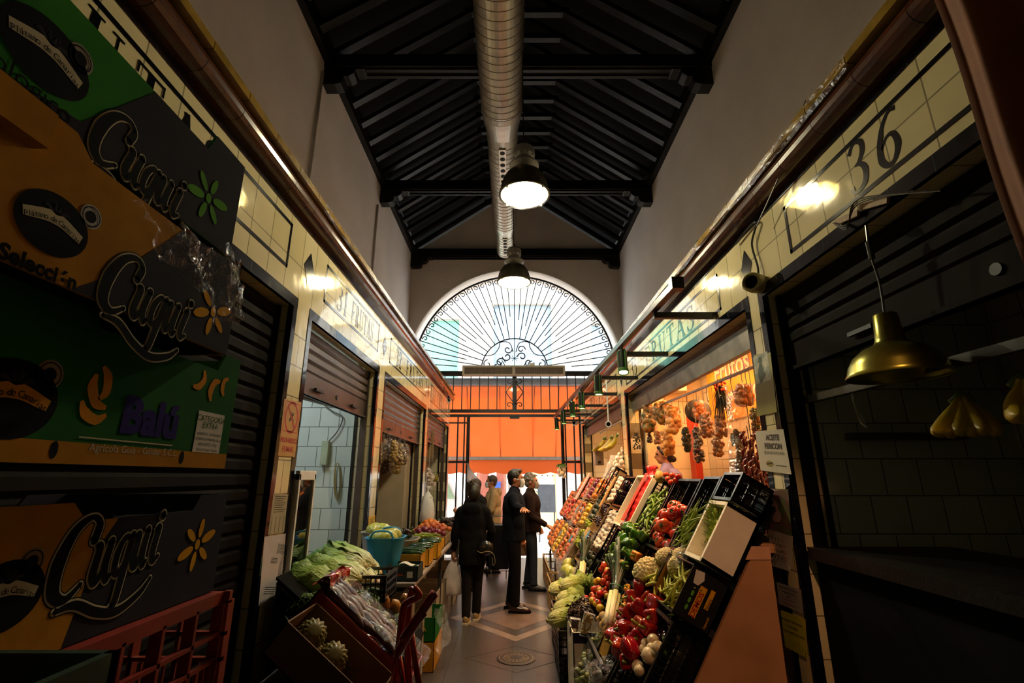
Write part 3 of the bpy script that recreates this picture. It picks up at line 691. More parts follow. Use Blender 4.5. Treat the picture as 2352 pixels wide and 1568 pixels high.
# ------------------------------------------------------------------ high bay lamps
lamp_refl = M('glowing_reflector', 'e8d88c', .45, metal=.0, var=.03, emit=.7); bell_m = M('bell_glass', '4a4636', .22, metal=.5, var=.1); hous = M('lamp_housing', '8b8a86', .45, metal=.5)  # emission on the reflector stands in for bulb light inside the bell
bulb = emission('bulb_glow', 'fff2d0', 14)
def highbay(x, y, z, label, top):
    r = empty('pendant_lamp', label, 'lamp', (x, y, z), 'high bay lamps over the aisle')
    R_ = .245
    prof = [(R_*math.cos(t)**.75 if t < 1.5 else .06, .30*math.sin(t)) for t in [i*1.42/10 for i in range(11)]]
    MB().lathe(prof, (x, y, z), 40, cap=False).build('bell', bell_m, r, smooth=True)
    MB().lathe([(a*.965, b-.003) for a, b in prof], (x, y, z), 40, cap=False).build('glowing_reflector', lamp_refl, r, smooth=True)
    MB().lathe([(R_-.004, -.008), (R_+.012, -.006), (R_+.012, .012), (R_-.004, .012)], (x, y, z), 40, cap=False).build('rim', M('rim_metal', '55524a', .3, metal=.8), r, smooth=True)
    m = MB().lathe([(.1, .28), (.13, .31), (.15, .33), (.15, .345), (.1, .35), (.085, .42), (.095, .43), (.11, .45), (.11, .52), (.09, .55), (.03, .56), (0, .56)], (x, y, z), 28)
    for k in range(10): a = 2*PI*k/10; m.box(x+.1*math.cos(a)-.008, x+.1*math.cos(a)+.008, y+.1*math.sin(a)-.008, y+.1*math.sin(a)+.008, z+.43, z+.53)
    m.build('housing', hous, r)
    MB().lathe([(0, .02), (.05, .03), (.075, .08), (.075, .16), (.04, .22), (.02, .26)], (x, y, z), 20).build('bulb', bulb, r, smooth=True)
    m = MB(); 
    for k in range(4): a = PI/4+k*PI/2; m.box(x+R_*math.cos(a)-.012, x+R_*math.cos(a)+.012, y+R_*math.sin(a)-.012, y+R_*math.sin(a)+.012, z-.02, z+.012)
    m.build('clip', alu, r)
    MB().tube(catmull([(x, y, z+.55), (x+.012, y, z+.63), (x-.006, y+.01, z+.8), (x-.01, y, top)], 4), .006, 6).build('cable', black_pl, r)
    l = bpy.data.lights.new('lamp_light', 'POINT'); l.energy = BAY_W; l.color = (1, .9, .62); l.shadow_soft_size = .05
    lo = bpy.data.objects.new('lamp_light', l); col.objects.link(lo); lo.location = (0, 0, .0); lo.parent = r; KIDS.setdefault(r.name, [])
highbay(.125, 4.27, H+2.72, 'large metal high bay pendant lamp, the nearer one with a wide glowing mouth', 8.3)
highbay(.03, 6.7, H+2.79, 'smaller looking high bay pendant lamp hanging further back before the arched window', 8.3)
# ================================================================== PRODUCE PROTOTYPES
skin = lambda n, c, **k: M(n, c, k.pop('rough', .28), **{**dict(var=.15, vs=25, rnd=.5, coat=.2), **k})
def grad(name, c0, c1, x0, x1, rough=.45, rnd=.4, vs=20, c2=None):
    """own colour running along the length of the vegetable (pale butt to green tip)"""
    m, t, p, out = nt(name); L = t.links.new; tc = N_(t, 'ShaderNodeTexCoord'); sp = N_(t, 'ShaderNodeSeparateXYZ'); L(tc.outputs['Object'], sp.inputs[0])
    nz = N_(t, 'ShaderNodeTexNoise'); nz.inputs['Scale'].default_value = vs; L(tc.outputs['Object'], nz.inputs['Vector'])
    ad = N_(t, 'ShaderNodeMath', operation='MULTIPLY_ADD'); ad.inputs[1].default_value = (x1-x0)*.35; L(nz.outputs['Fac'], ad.inputs[0]); L(sp.outputs['X'], ad.inputs[2])
    mr = N_(t, 'ShaderNodeMapRange'); mr.inputs[1].default_value = x0+(x1-x0)*.17; mr.inputs[2].default_value = x1+(x1-x0)*.17; L(ad.outputs[0], mr.inputs[0])
    cr = N_(t, 'ShaderNodeValToRGB'); cr.color_ramp.elements[0].color = (*hx(c0), 1); cr.color_ramp.elements[1].color = (*hx(c1), 1)
    if c2: e = cr.color_ramp.elements.new(.45); e.color = (*hx(c2), 1)
    L(mr.outputs[0], cr.inputs[0]); o = cr.outputs[0]
    oi = N_(t, 'ShaderNodeObjectInfo'); hs = N_(t, 'ShaderNodeHueSaturation'); r2 = N_(t, 'ShaderNodeMapRange'); r2.inputs[3].default_value = 1-rnd*.3; r2.inputs[4].default_value = 1+rnd*.2; L(oi.outputs['Random'], r2.inputs[0]); L(r2.outputs[0], hs.inputs['Value']); L(o, hs.inputs['Color']); L(hs.outputs[0], p.inputs['Base Color'])
    p.inputs['Roughness'].default_value = rough
    mp = N_(t, 'ShaderNodeMapping'); mp.inputs['Scale'].default_value = (14, 60, 60); L(tc.outputs['Object'], mp.inputs[0]); n2 = N_(t, 'ShaderNodeTexNoise'); n2.inputs['Scale'].default_value = 1; n2.inputs['Detail'].default_value = 5; n2.inputs['Distortion'].default_value = .8; L(mp.outputs[0], n2.inputs['Vector']); bp = N_(t, 'ShaderNodeBump'); bp.inputs['Strength'].default_value = .8; bp.inputs['Distance'].default_value = .02; L(n2.outputs['Fac'], bp.inputs['Height']); L(bp.outputs[0], p.inputs['Normal'])
    return m
stem_g = M('stem_green', '4f6a22', .5, var=.2)
red_t = skin('tomato_skin', 'c6301c', rough=.18); red_p = skin('red_pepper_skin', '9c0f12', rough=.12, coat=.5); grn_p = skin('green_pepper_skin', '3f6a16', rough=.14, coat=.5); ora_p = skin('orange_pepper_skin', 'e0861c', rough=.15)
long_g = skin('bean_skin', '8aa034', rough=.4); orange_s = skin('orange_skin', 'e07a16', rough=.45, bump=.1, bs=300); apple_s = skin('apple_skin', 'b8281e', c2='c9792e', rough=.25); peach_s = skin('peach_skin', 'd9773a', c2='b9452c', rough=.6)
yel_s = skin('yellow_fruit_skin', 'd6a420', rough=.4); grape_s = skin('grape_skin', '9aa030', rough=.2); dgrape_s = skin('dark_grape_skin', '2c1420', rough=.3); onion_s = M('onion_skin', 'd8b98a', .3, var=.12, vs=6, c2='e6cfa6', coat=.3, stretch=(6, 6, 1)); purple_s = skin('purple_onion_skin', '6e1f3a', rough=.3)
garlic_s = skin('garlic_skin', 'd9bba6', rough=.55, vs=12, c2='ead8c8'); aub_s = skin('aubergine_skin', '1c0714', rough=.1, coat=.6); avo_s = skin('avocado_skin', '2a3314', rough=.5, bump=.3, bs=120); pot_s = skin('potato_skin', 'b98c4c', rough=.6); cour_s = skin('courgette_skin', '14250f', c2='22401a', rough=.25); melon_s = skin('melon_skin', 'a8a83a', c2='c4c060', rough=.35)
leaf_m = grad('cos_leaf', 'e0deb0', '4c7c22', .02, .34, c2='9cb44c'); leaf_y = grad('pale_cabbage_leaf', 'd4d08c', '6c8426', .02, .26, c2='9ca63c'); rib_m = M('leaf_rib', 'cfd09a', .5, var=.05); leaf_r = skin('red_lettuce_leaf', '2e0f12', c2='47301a', rough=.5); curly_m = skin('curly_leaf', '2c4a14', c2='4a6a20', rough=.5)
cauli_m = M('cauliflower_curd', 'e2cf96', .7, var=.08, vs=60, bump=.5, bs=160); leek_w = grad('leek_shaft', 'e6dcb4', '5f7a34', .08, .34, c2='c6c88a'); leek_g = skin('leek_leaf', '1c2c12', c2='384a20', rough=.5)
class Stock:
    def __init__(s, o): s.o = o; s.n = 0
    def put(s, loc, rot=(0, 0, 0), sc=1, label=None, group=None, cat=None):
        o = place(s.o, s.n, loc, rot, sc, label, group, cat); s.n += 1; return o
def proto(name, cat): return empty(name, name.replace('_', ' '), cat, (0, 0, 0))
S = {}
def p_round(name, cat, mt, r, lobes=0, amp=.06, sq=.85, calyx=None, dimple=.25, n=20, nm='body', extra=None):
    R_ = proto(name, cat); m = MB(); prof = []
    for i in range(13):
        ph = PI*i/12; rr = math.sin(ph)*r; z = -math.cos(ph)*r*sq
        if z > 0: z -= dimple*r*max(0, 1-rr/(r*.55))**1.5
        prof.append((max(rr, 0), z))
    prof[0] = (0, prof[0][1]); prof[-1] = (0, prof[-1][1])
    m.lathe(prof, (0, 0, 0), n, lobes=(lambda t, z: 1+amp*math.cos(lobes*t)) if lobes else None).build(nm, mt, R_, smooth=True, merge=1e-5)
    if calyx:
        m = MB(); z = r*sq*(1-dimple)
        for k in range(5):
            a = 2*PI*k/5; m.tube([(0, 0, z-.002), (r*.3*math.cos(a), r*.3*math.sin(a), z+.006), (r*.5*math.cos(a), r*.5*math.sin(a), z+.001)], [r*.1, r*.08, .001], 4)
        m.tube([(0, 0, z-.003), (0, r*.08, z+r*.3)], [r*.09, r*.07], 5).build('calyx', calyx, R_)
    S[name] = Stock(R_); return R_
p_round('tomato', 'tomato', red_t, .048, 5, .035, .8, stem_g); p_round('small_tomato', 'tomato', red_t, .028, 0, 0, .95, stem_g); p_round('yellow_tomato', 'tomato', yel_s, .028, 0, 0, 1.15, stem_g)
p_round('orange', 'orange', orange_s, .04, 0, 0, .96); p_round('apple', 'apple', apple_s, .037, 5, .02, .9, None, .35); p_round('peach', 'peach', peach_s, .036, 0, 0, .92); p_round('yellow_fruit', 'fruit', yel_s, .034, 0, 0, .9)
p_round('avocado', 'avocado', avo_s, .036, 0, 0, 1.35, None, 0); p_round('potato', 'potato', pot_s, .035, 3, .06, 1.25, None, 0); p_round('plum', 'plum', dgrape_s, .028, 0, 0, 1.0)
def p_pepper(name, mt, h=.105, r=.045):
    R_ = proto(name, 'pepper'); prof = [(0, -h*.45), (r*.45, -h*.5), (r*.75, -h*.42), (r*.92, -h*.1), (r, h*.25), (r*.86, h*.46), (r*.5, h*.5), (r*.22, h*.4), (0, h*.36)]
    MB().lathe(prof, (0, 0, 0), 28, lobes=lambda t, z: 1-.22*abs(math.sin(2*t+.4*z*20))**.5*.0+.13*math.cos(4*t)+.03*math.cos(t)).build('body', mt, R_, smooth=True, merge=1e-5, sub=1)
    MB().tube(catmull([(0, 0, h*.36), (.003, 0, h*.5), (.012, .004, h*.72)], 4), [.013, .011, .009, .008, .008, .008, .007, .007, .009], 7).build('stem', M(name+'_stem', '7d8a2c', .5), R_, smooth=True); S[name] = Stock(R_)
p_pepper('red_pepper', red_p, .115, .05); p_pepper('green_pepper', grn_p, .095, .043); p_pepper('orange_pepper', ora_p, .085, .042)
def p_tube(name, cat, mt, pts, rs, n=8, stem=None, sc_=1):
    R_ = proto(name, cat); P = catmull(pts, 4); K = len(P)-1; rr = []
    for i in range(K+1):
        f = i/K*(len(rs)-1); a = min(int(f), len(rs)-2); rr.append(rs[a]*(1-(f-a))+rs[a+1]*(f-a))
    MB().tube(P, rr, n).build('body', mt, R_, smooth=True)
    if stem: MB().tube([P[-1], P[-1]+(P[-1]-P[-3]).normalized()*stem], [rr[-1]*1.2, rr[-1]*.7], 6).build('stem', stem_g, R_)
    S[name] = Stock(R_); return R_
p_tube('green_bean', 'green bean', long_g, [(-.09, 0, 0), (-.03, .012, .004), (.03, .012, 0), (.09, -.01, 0)], [.001, .006, .0065, .006, .003], 6, .01)
p_tube('broad_bean', 'bean', skin('broad_bean_skin', 'a8aa34', rough=.45), [(-.11, -.02, 0), (-.04, .018, .006), (.04, .02, 0), (.11, -.025, .004)], [.002, .01, .009, .0105, .009, .003], 6, .012)
p_tube('long_pepper', 'pepper', skin('long_pepper_skin', '76902a', rough=.25), [(-.08, -.01, 0), (-.02, .01, .004), (.04, .01, 0), (.075, 0, 0)], [.001, .008, .012, .014, .011], 8, .02)
p_tube('courgette', 'courgette', cour_s, [(-.13, .01, 0), (0, -.008, 0), (.12, .01, 0)], [.012, .024, .026, .024, .022, .014], 12, .012)
p_tube('cucumber', 'cucumber', cour_s, [(-.14, .0, 0), (0, .01, 0), (.14, 0, 0)], [.008, .018, .02, .02, .018, .01], 10)
p_tube('aubergine', 'aubergine', aub_s, [(-.09, 0, 0), (-.03, .0, 0), (.04, .006, 0), (.08, .01, 0)], [.006, .036, .04, .034, .026, .016], 14, .02)
p_tube('melon_fruit', 'melon', melon_s, [(-.12, 0, 0), (0, 0, 0), (.12, 0, 0)], [.01, .055, .072, .076, .072, .055, .012], 16)
p_tube('butternut_squash', 'squash', skin('squash_skin', 'a86a2c', rough=.4), [(-.12, 0, 0), (-.04, 0, 0), (.04, .01, 0), (.12, .02, 0)], [.01, .05, .055, .045, .035, .032, .02], 14, .02)
def p_onion(name, mt, r=.042):
    R_ = proto(name, 'onion'); MB().lathe([(0, -r*.85), (r*.3, -r*.84), (r*.75, -r*.55), (r, 0), (r*.85, r*.5), (r*.4, r*.85), (r*.12, r*.98), (r*.06, r*1.1), (0, r*1.14)], (0, 0, 0), 24).build('bulb', mt, R_, smooth=True, merge=1e-5, sub=1)
    m = MB(); 
    for k in range(7): a = 2*PI*k/7; m.tube([(0, 0, -r*.84), (r*.15*math.cos(a), r*.15*math.sin(a), -r*1.05)], [.002, .0005], 3)
    m.build('roots', pot_s, R_); S[name] = Stock(R_)
p_onion('white_onion', onion_s, .047); p_onion('red_onion', purple_s, .034)
R_ = proto('garlic_bulb', 'garlic'); MB().lathe([(0, -.02), (.018, -.021), (.03, -.006), (.026, .012), (.01, .024), (.005, .045), (0, .05)], (0, 0, 0), 24, lobes=lambda t, z: 1+.09*abs(math.cos(3.5*t))).build('bulb', garlic_s, R_, smooth=True, merge=1e-5); S['garlic_bulb'] = Stock(R_)
def leafgrid(m, L_, R0, th, spread, ruff, x0=0, open_=0, seed=0, profile=None):
    prof = profile or (lambda a: .25+.75*math.sin(PI*min(1, a*.8+.08)))
    def fn(a, b):
        bb = (b-.5)*2; w = spread*(.35+.9*math.sin(PI*min(1, a*.62+.12)))
        t = th+bb*w; r = R0*prof(a)+open_*a*a*(1+.3*bb*bb)+ruff*(abs(bb)**2*a)*math.sin(a*17+seed+bb*5)+.004*(1-abs(bb))
        return (x0+L_*a*(1-.08*bb*bb)-ruff*.3*math.cos(bb*9+seed)*a, r*math.cos(t), r*math.sin(t))
    return m.grid(fn, 14, 12)
def p_lettuce(name, mt, L_=.34, R0=.08, n=10, ruff=.022, ribs=True, cat='lettuce', spread=1.15):
    R_ = proto(name, cat); m = MB()
    pfl = lambda a: (.28+.72*min(1, a*5)**.6)*(.62+.38*math.sin(PI*min(1, a*.75+.1)))
    for k in range(n): leafgrid(m, L_*(.85+.15*((k*7) % 5)/4), R0*(.8+.05*(k % 4)), 2.4*k, spread, ruff, 0, .03 if k % 3 == 0 else 0, k, pfl)
    m.build('leaves', mt, R_, smooth=True, solid=.0012)
    m = MB()
    for k in range(n):
        t = 2.4*k; R1 = R0*(.8+.05*(k % 4))+.005
        m.tube([(L_*.9*a, R1*pfl(a)*math.cos(t), R1*pfl(a)*math.sin(t)) for a in [i/8 for i in range(9)]], [.007*(1-.8*i/8) for i in range(9)], 5)
    m.build('ribs', rib_m, R_, smooth=True)
    MB().lathe([(0, -.014), (R0*.2, -.014), (R0*.3, -.004), (R0*.32, .012), (0, .03)], (0, 0, 0), 18, (1, 0, 0)).build('cut_stem', M(name+'_butt', 'b8a468', .6), R_, smooth=True); S[name] = Stock(R_)
p_lettuce('cos_lettuce', leaf_m); p_lettuce('long_cabbage', leaf_y, .32, .075, 10, .03, cat='cabbage', spread=1.2)
def p_curly(name, mt, cat='lettuce', r=.11, n=26):
    R_ = proto(name, cat); m = MB(); rg = random.Random(5)
    for k in range(n):
        a = rg.uniform(0, 2*PI); e = rg.uniform(.15, 1.4); d = V((math.cos(a)*math.cos(e), math.sin(a)*math.cos(e), math.sin(e))); s_ = d.cross(V((0, 0, 1))).normalized(); u_ = s_.cross(d)
        m.grid(lambda p, q: d*(r*(.25+.75*p))+s_*((q-.5)*r*1.1*(.3+p))+u_*(.018*math.sin(q*22+k)*p+.014*math.sin(p*15+k)), 6, 12)
    m.build('leaves', mt, R_, smooth=True, solid=.001); MB().ball((0, 0, 0), r*.35, 8, 6).build('heart', mt, R_); S[name] = Stock(R_)
p_curly('red_lettuce', leaf_r); p_curly('curly_lettuce', curly_m); p_curly('pale_lettuce', skin('pale_curly_leaf', '8a9a34', c2='b8bc68', rough=.5))
R_ = proto('cauliflower', 'cauliflower'); m = MB(); rg = random.Random(3)
for k in range(90):
    z = 1-1.3*k/90; a = k*2.399; rr = math.sqrt(max(0, 1-z*z)); m.ball((.078*rr*math.cos(a), .078*rr*math.sin(a), .062*z), rg.uniform(.014, .02), 8, 6, jit=.3)
m.ball((0, 0, -.005), .072, 14, 10, (1, 1, .8)).build('curd', cauli_m, R_, smooth=True); m = MB()
for k in range(8): leafgrid(m, .105, .07, k*PI/4, .3, .006, 0, .02, k, lambda a: .35+.75*math.sin(PI*min(.55, a*.6+.05)))
m.xf(Matrix.Translation((0, 0, -.08)) @ V((0, 0, 1)).to_track_quat('X', 'Z').to_matrix().to_4x4().inverted() if False else Matrix.Translation((0, 0, -.085)) @ Matrix.Rotation(-PI/2, 4, 'Y')).build('leaves', leaf_y, R_, smooth=True, solid=.0015); S['cauliflower'] = Stock(R_)
def p_grapes(name, mt, r=.011):
    R_ = proto(name, 'grapes'); m = MB(); rg = random.Random(9)
    for k in range(46):
        z = k/46; a = k*2.399; rr = .045*math.sin(PI*min(.95, z*.8+.15))*rg.uniform(.5, 1); m.ball((-.08+.16*z, rr*math.cos(a), rr*math.sin(a)), r, 8, 6)
    m.build('berries', mt, R_, smooth=True); MB().tube([(-.08, 0, 0), (.12, .01, .01)], .003, 5).build('stalk', stem_g, R_); S[name] = Stock(R_)
p_grapes('grape_bunch', grape_s, .013); p_grapes('dark_grape_bunch', dgrape_s, .013)
R_ = proto('leek_bundle', 'leeks')
for k in range(4):
    a = k*PI/2+.4; x = .017*math.cos(a); y = .017*math.sin(a); MB().tube([(0, x*.9, y*.9), (.06, x, y), (.21, x*1.05, y*1.05)], [.014, .015, .015], 10).build('shaft', leek_w, R_, smooth=True)
m = MB(); rg = random.Random(2)
for k in range(56):
    a = rg.uniform(0, 2*PI); f = rg.uniform(.01, .07); L_ = rg.uniform(.44, .56); w_ = rg.uniform(.014, .026)
    m.grid(lambda p, q: (.19+p*(L_-.19), math.cos(a)*(.015+f*p*p)+(q-.5)*w_*math.sin(a), math.sin(a)*(.015+f*p*p)-(q-.5)*w_*math.cos(a)+.004*abs(q-.5)), 7, 2)
m.build('leaves', leek_g, R_, smooth=True, solid=.001); m = MB().tube([(.24+.004*math.sin(i), .036*math.cos(2*PI*i/16), .036*math.sin(2*PI*i/16)) for i in range(16)], .003, 5, closed=True); m.build('string', M('green_string', '2f8a6a', .5), R_)
m = MB(); 
for k in range(40): a = rg.uniform(0, 2*PI); m.tube([(0, .015*math.cos(a), .015*math.sin(a)), (-.03, .026*math.cos(a)+rg.uniform(-.01, .01), .026*math.sin(a))], [.0014, .0005], 3)
m.build('roots', pot_s, R_); S['leek_bundle'] = Stock(R_)
R_ = proto('pineapple', 'pineapple'); pin_m = skin('pineapple_skin', '8c7434', c2='5c5a20', rough=.5, vs=60)
def pf(a, b):
    ph = PI*a; t = 2*PI*b; s_ = (math.sin(t*7+a*20)*math.sin(t*7-a*20)); return ((.062+.010*max(0, s_)**.8)*abs(math.sin(ph))**.6*math.cos(t), (.062+.010*max(0, s_)**.8)*abs(math.sin(ph))**.6*math.sin(t), -.085*math.cos(ph))
MB().grid(pf, 64, 140).build('fruit', pin_m, R_, smooth=True); m = MB()
for k in range(26):
    a = k*2.399; f = .012+.0022*k; L_ = .09-.002*k
    m.grid(lambda p, q: ((f*(1+1.6*p*p))*math.cos(a)-(q-.5)*.018*(1-p)*math.sin(a), (f*(1+1.6*p*p))*math.sin(a)+(q-.5)*.018*(1-p)*math.cos(a), .075+L_*p*(1-.3*k/26*p)), 5, 2)
m.build('crown', skin('pineapple_crown', '33481c', rough=.5), R_, smooth=True, solid=.001); S['pineapple'] = Stock(R_)
def banana_hand(name, n=6, cat='bananas', mt=None):
    R_ = proto(name, cat); mt = mt or skin('banana_skin', 'dcb020', c2='c0a82c', rough=.4, vs=8)
    for k in range(n):
        a = (k-(n-1)/2)*.17; P = []
        for i in range(9):
            t = i/8*1.5; P.append(V((math.sin(a)*.16*math.sin(t)*.9+k*.004-.01, .11*(1-math.cos(t))-.04+.012*(k % 2), -.15*math.sin(t))))
        MB().tube(P, [.007, .01, .019, .024, .026, .025, .023, .016, .005], 8).build('banana', mt, R_, smooth=True)
    MB().tube([(-.03, -.04, -.01), (0, -.045, .02), (.03, -.04, -.01)], [.01, .015, .01], 6).build('crown', stem_g, R_, smooth=True); S[name] = Stock(R_)
banana_hand('banana_hand')
# ------------------------------------------------------------------ boxes, crates, bags
def crate_c(o, A, B, C, name, label, mt=None, cat='crate', group=None, slots=True, th=.012, cell=.032, solid_bottom=True):
    """open crate: corner o, edge vectors A (width), B (length), C (up/open direction)"""
    o, A, B, C = V(o), V(A), V(B), V(C); mt = mt or black_pl
    r = empty(name, label, cat, tuple(o), group); a, b, c = A.normalized(), B.normalized(), C.normalized()
    m = MB(); m.obox(o, A, B, c*th); m.build('bottom', mt, r)
    for (p, e, nrm) in ((o, A, b), (o+B-b*th, A, b), (o, B, a), (o+A-a*th, B, a)):
        m = MB(); L_ = e.length; d = e.normalized(); h = C.length; rails = (0, .33*h, .62*h, h-.02) if slots else ()
        if slots:
            for z in rails: m.obox(p+c*z, e, nrm*th, c*.016)
            n = max(3, int(L_/cell)); 
            for i in range(n+1): m.obox(p+d*(i/n*(L_-.007)), d*.007, nrm*th*.8, C)
            m.obox(p, d*.03, nrm*th, C); m.obox(p+e-d*.03, d*.03, nrm*th, C); m.obox(p-nrm*.004+c*(h-.016), e, nrm*(th+.008), c*.016)
        else: m.obox(p, e, nrm*th, C)
        m.build('side', mt, r)
    return r
def rcrate(y0, y1, s0, s1, depth, label, name='black_crate', mt=None, cat='crate', group=None, slots=True, th=.01, n0=0):
    return crate_c(rk(y0, s0, n0-depth), V((0, y1-y0, 0)), RD*(s1-s0), RN*depth, name, label, mt, cat, group, slots, th)
RQ = Matrix((V((0, 1, 0)), RD, -RN*-1)).transposed() if False else None
def rmat(): # rotation turning local x->aisle y, y->down slope reversed, z->out of the rack
    X = V((0, 1, 0)); Z = RN; Y = Z.cross(X); return Matrix((X, Y, Z)).transposed()
RM = rmat(); rg = random.Random(11)
def rnd_rot(base=None, amt=1.0, zspin=PI):
    e = Euler((rg.uniform(-amt, amt), rg.uniform(-amt, amt), rg.uniform(-zspin, zspin))).to_matrix()
    return ((base or Matrix.Identity(3)) @ e).to_euler()
def fill(kind, y0, y1, s0, s1, n0, dy, ds, label, group, cat=None, sc=1, amt=.5, zs=PI, jit=.25, bulge=.02, stag=True, lim=999):
    j = 0; s = s0+ds/2; row = 0
    while s < s1-ds*.2:
        y = y0+dy/2+(dy/2 if (row % 2 and stag) else 0)
        while y < y1-dy*.3:
            if j >= lim: return
            f = 1-((y-(y0+y1)/2)/((y1-y0)/2))**2
            S[kind].put(rk(y+rg.uniform(-jit, jit)*dy, s+rg.uniform(-jit, jit)*ds, n0+bulge*f+rg.uniform(-.006, .006)), rnd_rot(RM, amt, zs), sc*rg.uniform(.88, 1.1), label, group, cat)
            y += dy; j += 1
        s += ds; row += 1
def blob_bag(name, c, size, label, cat, content_mt, n=30, r=.018, film_mt=None, group=None, seed=1, hang=None, sq=(1, 1, 1), fat=.5):
    """see-through bag with countless small pieces inside, tied neck on top"""
    c = V(c); w_, h_ = size; R_ = empty(name, label, cat, tuple(c), group); q = random.Random(seed); m = MB()
    for k in range(n):
        z = q.uniform(-.5, .38); a = q.uniform(0, 2*PI); rr = w_*.42*math.sqrt(q.random())*(1-.5*max(0, z))*(.75+.5*(.2-z)*fat)
        m.ball(c+V((rr*math.cos(a)*sq[0], rr*math.sin(a)*sq[1], z*h_)), r*q.uniform(.8, 1.15), 8, 6)
    m.build('contents', content_mt, R_, smooth=True, kind='stuff')
    prof = [(0, -.54), (.3, -.53), (.5, -.42), (.53, -.2), (.48, .1), (.36, .32), (.14, .46), (.05, .52), (.1, .6), (.16, .66)]
    m = MB().lathe([(a*w_, b*h_) for a, b in prof], c, 18, lobes=lambda t, z: 1+.1*math.sin(5*t+z*30+seed)+.05*math.sin(11*t))
    m.build('film', film_mt or cling, R_, smooth=True)
    if hang: MB().tube([c+V((0, 0, h_*.52)), hang], .0025, 5).build('hook', alu, R_)
    return R_
def drape(name, pts_fn, nu, nv, mat, label, cat, parent=None, amp=.01, f=30):
    m = MB().grid(lambda a, b: (lambda p: V(p)+V((noise.noise(V(p)*f), noise.noise(V(p)*f+V((9, 0, 0))), noise.noise(V(p)*f+V((0, 9, 0)))))*amp)(pts_fn(a, b)), nu, nv)
    o = m.build(name, mat, parent, smooth=False)
    return tag(o, label, cat) if parent is None else o
# ================================================================== LEFT FOREGROUND: banana boxes, crates
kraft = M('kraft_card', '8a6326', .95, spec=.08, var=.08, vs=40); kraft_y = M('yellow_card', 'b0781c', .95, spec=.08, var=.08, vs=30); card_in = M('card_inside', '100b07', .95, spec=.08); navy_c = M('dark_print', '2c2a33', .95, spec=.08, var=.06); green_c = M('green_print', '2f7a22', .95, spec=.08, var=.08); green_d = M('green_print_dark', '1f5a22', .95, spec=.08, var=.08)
cream_i = M('cream_print', 'c8bda0', .95, spec=.08, var=.03); purple_i = M('purple_print', '2c2066', .95, spec=.08, var=.05); yel_i = M('yellow_print', 'cc9214', .95, spec=.08, var=.05); lime_i = M('lime_print', '5a9a26', .95, spec=.08, var=.05); blk_i = M('black_print', '0c0b0e', .95, spec=.08, var=.1)
def bbox(X, y0, y1, z0, h, mt, label, notch=(.28, .8, .25), depth=.38, side_mt=None, post=None, near=False):
    r = empty('banana_box', label, 'cardboard box', (X-depth/2, (y0+y1)/2, z0), 'stacked banana boxes'); L_ = y1-y0; t = .006
    a, b, dn = notch; ya, yb = y0+a*L_, y0+b*L_; zl = z0+h*(1-dn)
    P = [(y0, z0), (y1, z0), (y1, z0+h), (yb+.02, z0+h), (yb, zl+.0), (ya, zl), (ya-.03, z0+h), (y0, z0+h)]
    for x in (X-t, X-depth):
        MB().prism([(x, y, z) for y, z in P], (t, 0, 0)).build('front_panel' if x > X-.1 else 'back_panel', mt if x > X-.1 else (side_mt or mt), r)
    for y, yy in ((y0, y0+t), (y1-t, y1)):
        m = MB(); x0, x1 = X-depth+t, X-t
        m.box(x0, x1, y, yy, z0, z0+h*.55).box(x0, x0+.12, y, yy, z0+h*.55, z0+h*.78).box(x1-.12, x1, y, yy, z0+h*.55, z0+h*.78).box(x0, x1, y, yy, z0+h*.78, z0+h)
        m.build('end_panel', side_mt or mt, r)
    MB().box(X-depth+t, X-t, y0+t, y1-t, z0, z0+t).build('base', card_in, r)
    return r
def fx(X, y, z): return frame((X, y, z), (0, 1, 0), (0, 0, 1))
def cuqui(fr, w_, parent, slant=.18, rot=0):
    """script logo with cream outline, unit width w_"""
    o, R, U = fr
    if rot: R, U = R*math.cos(rot)+U*math.sin(rot), U*math.cos(rot)-R*math.sin(rot)
    fr = (o, R, U); k = w_
    sk = lambda P: [((x+slant*y)*k, y*k) for x, y in P]
    strokes = [
     ([(.27, .40), (.28, .5), (.2, .56), (.09, .5), (.03, .33), (.05, .15), (.15, .08), (.25, .14)], [.05, .045, .03, .06, .09, .08, .045, .02]),
     ([(.27, .52), (.265, .4)], [.03, .05]),
     ([(.30, .36), (.335, .34), (.33, .17), (.37, .11), (.42, .2)], [.02, .055, .06, .04, .03]), ([(.43, .36), (.42, .2), (.46, .1), (.49, .13)], [.05, .06, .04, .02]),
     ([(.61, .33), (.56, .36), (.515, .27), (.52, .15), (.56, .11), (.6, .17)], [.03, .03, .05, .05, .03, .03]), ([(.625, .36), (.61, .1), (.6, -.08), (.57, -.1)], [.045, .06, .05, .03]), 
     ([(.66, .34), (.69, .34), (.685, .17), (.72, .11), (.765, .2)], [.02, .055, .06, .04, .03]), ([(.78, .36), (.77, .2), (.8, .1), (.83, .13)], [.05, .06, .04, .02]),
     ([(.87, .34), (.9, .35), (.885, .18), (.91, .1), (.96, .13)], [.02, .055, .06, .04, .02]), ([(.915, .43), (.917, .445)], [.055, .055]),
     ([(.1, .03), (.25, .02), (.45, -.09), (.65, -.15), (.84, -.1), (.93, -.02)], [.02, .05, .055, .055, .045, .02])]
    for nm, mt_, grow, lift in (('logo_halo', blk_i, .046, .0008), ('logo_outline', cream_i, .03, .0011), ('logo_letters', blk_i, .006, .0018)):
        m = MB()
        for i, (P, W) in enumerate(strokes):
            W2 = [(q+grow)*k for q in W]; m.rib(sk(P), W2, fr, lift+.00003*i)
            if grow or True:
                for e, w2 in ((sk(P)[0], W2[0]), (sk(P)[-1], W2[-1])): m.disc(e, w2/2, fr, lift+.00003*i, 10)
        m.build(nm, mt_, parent)
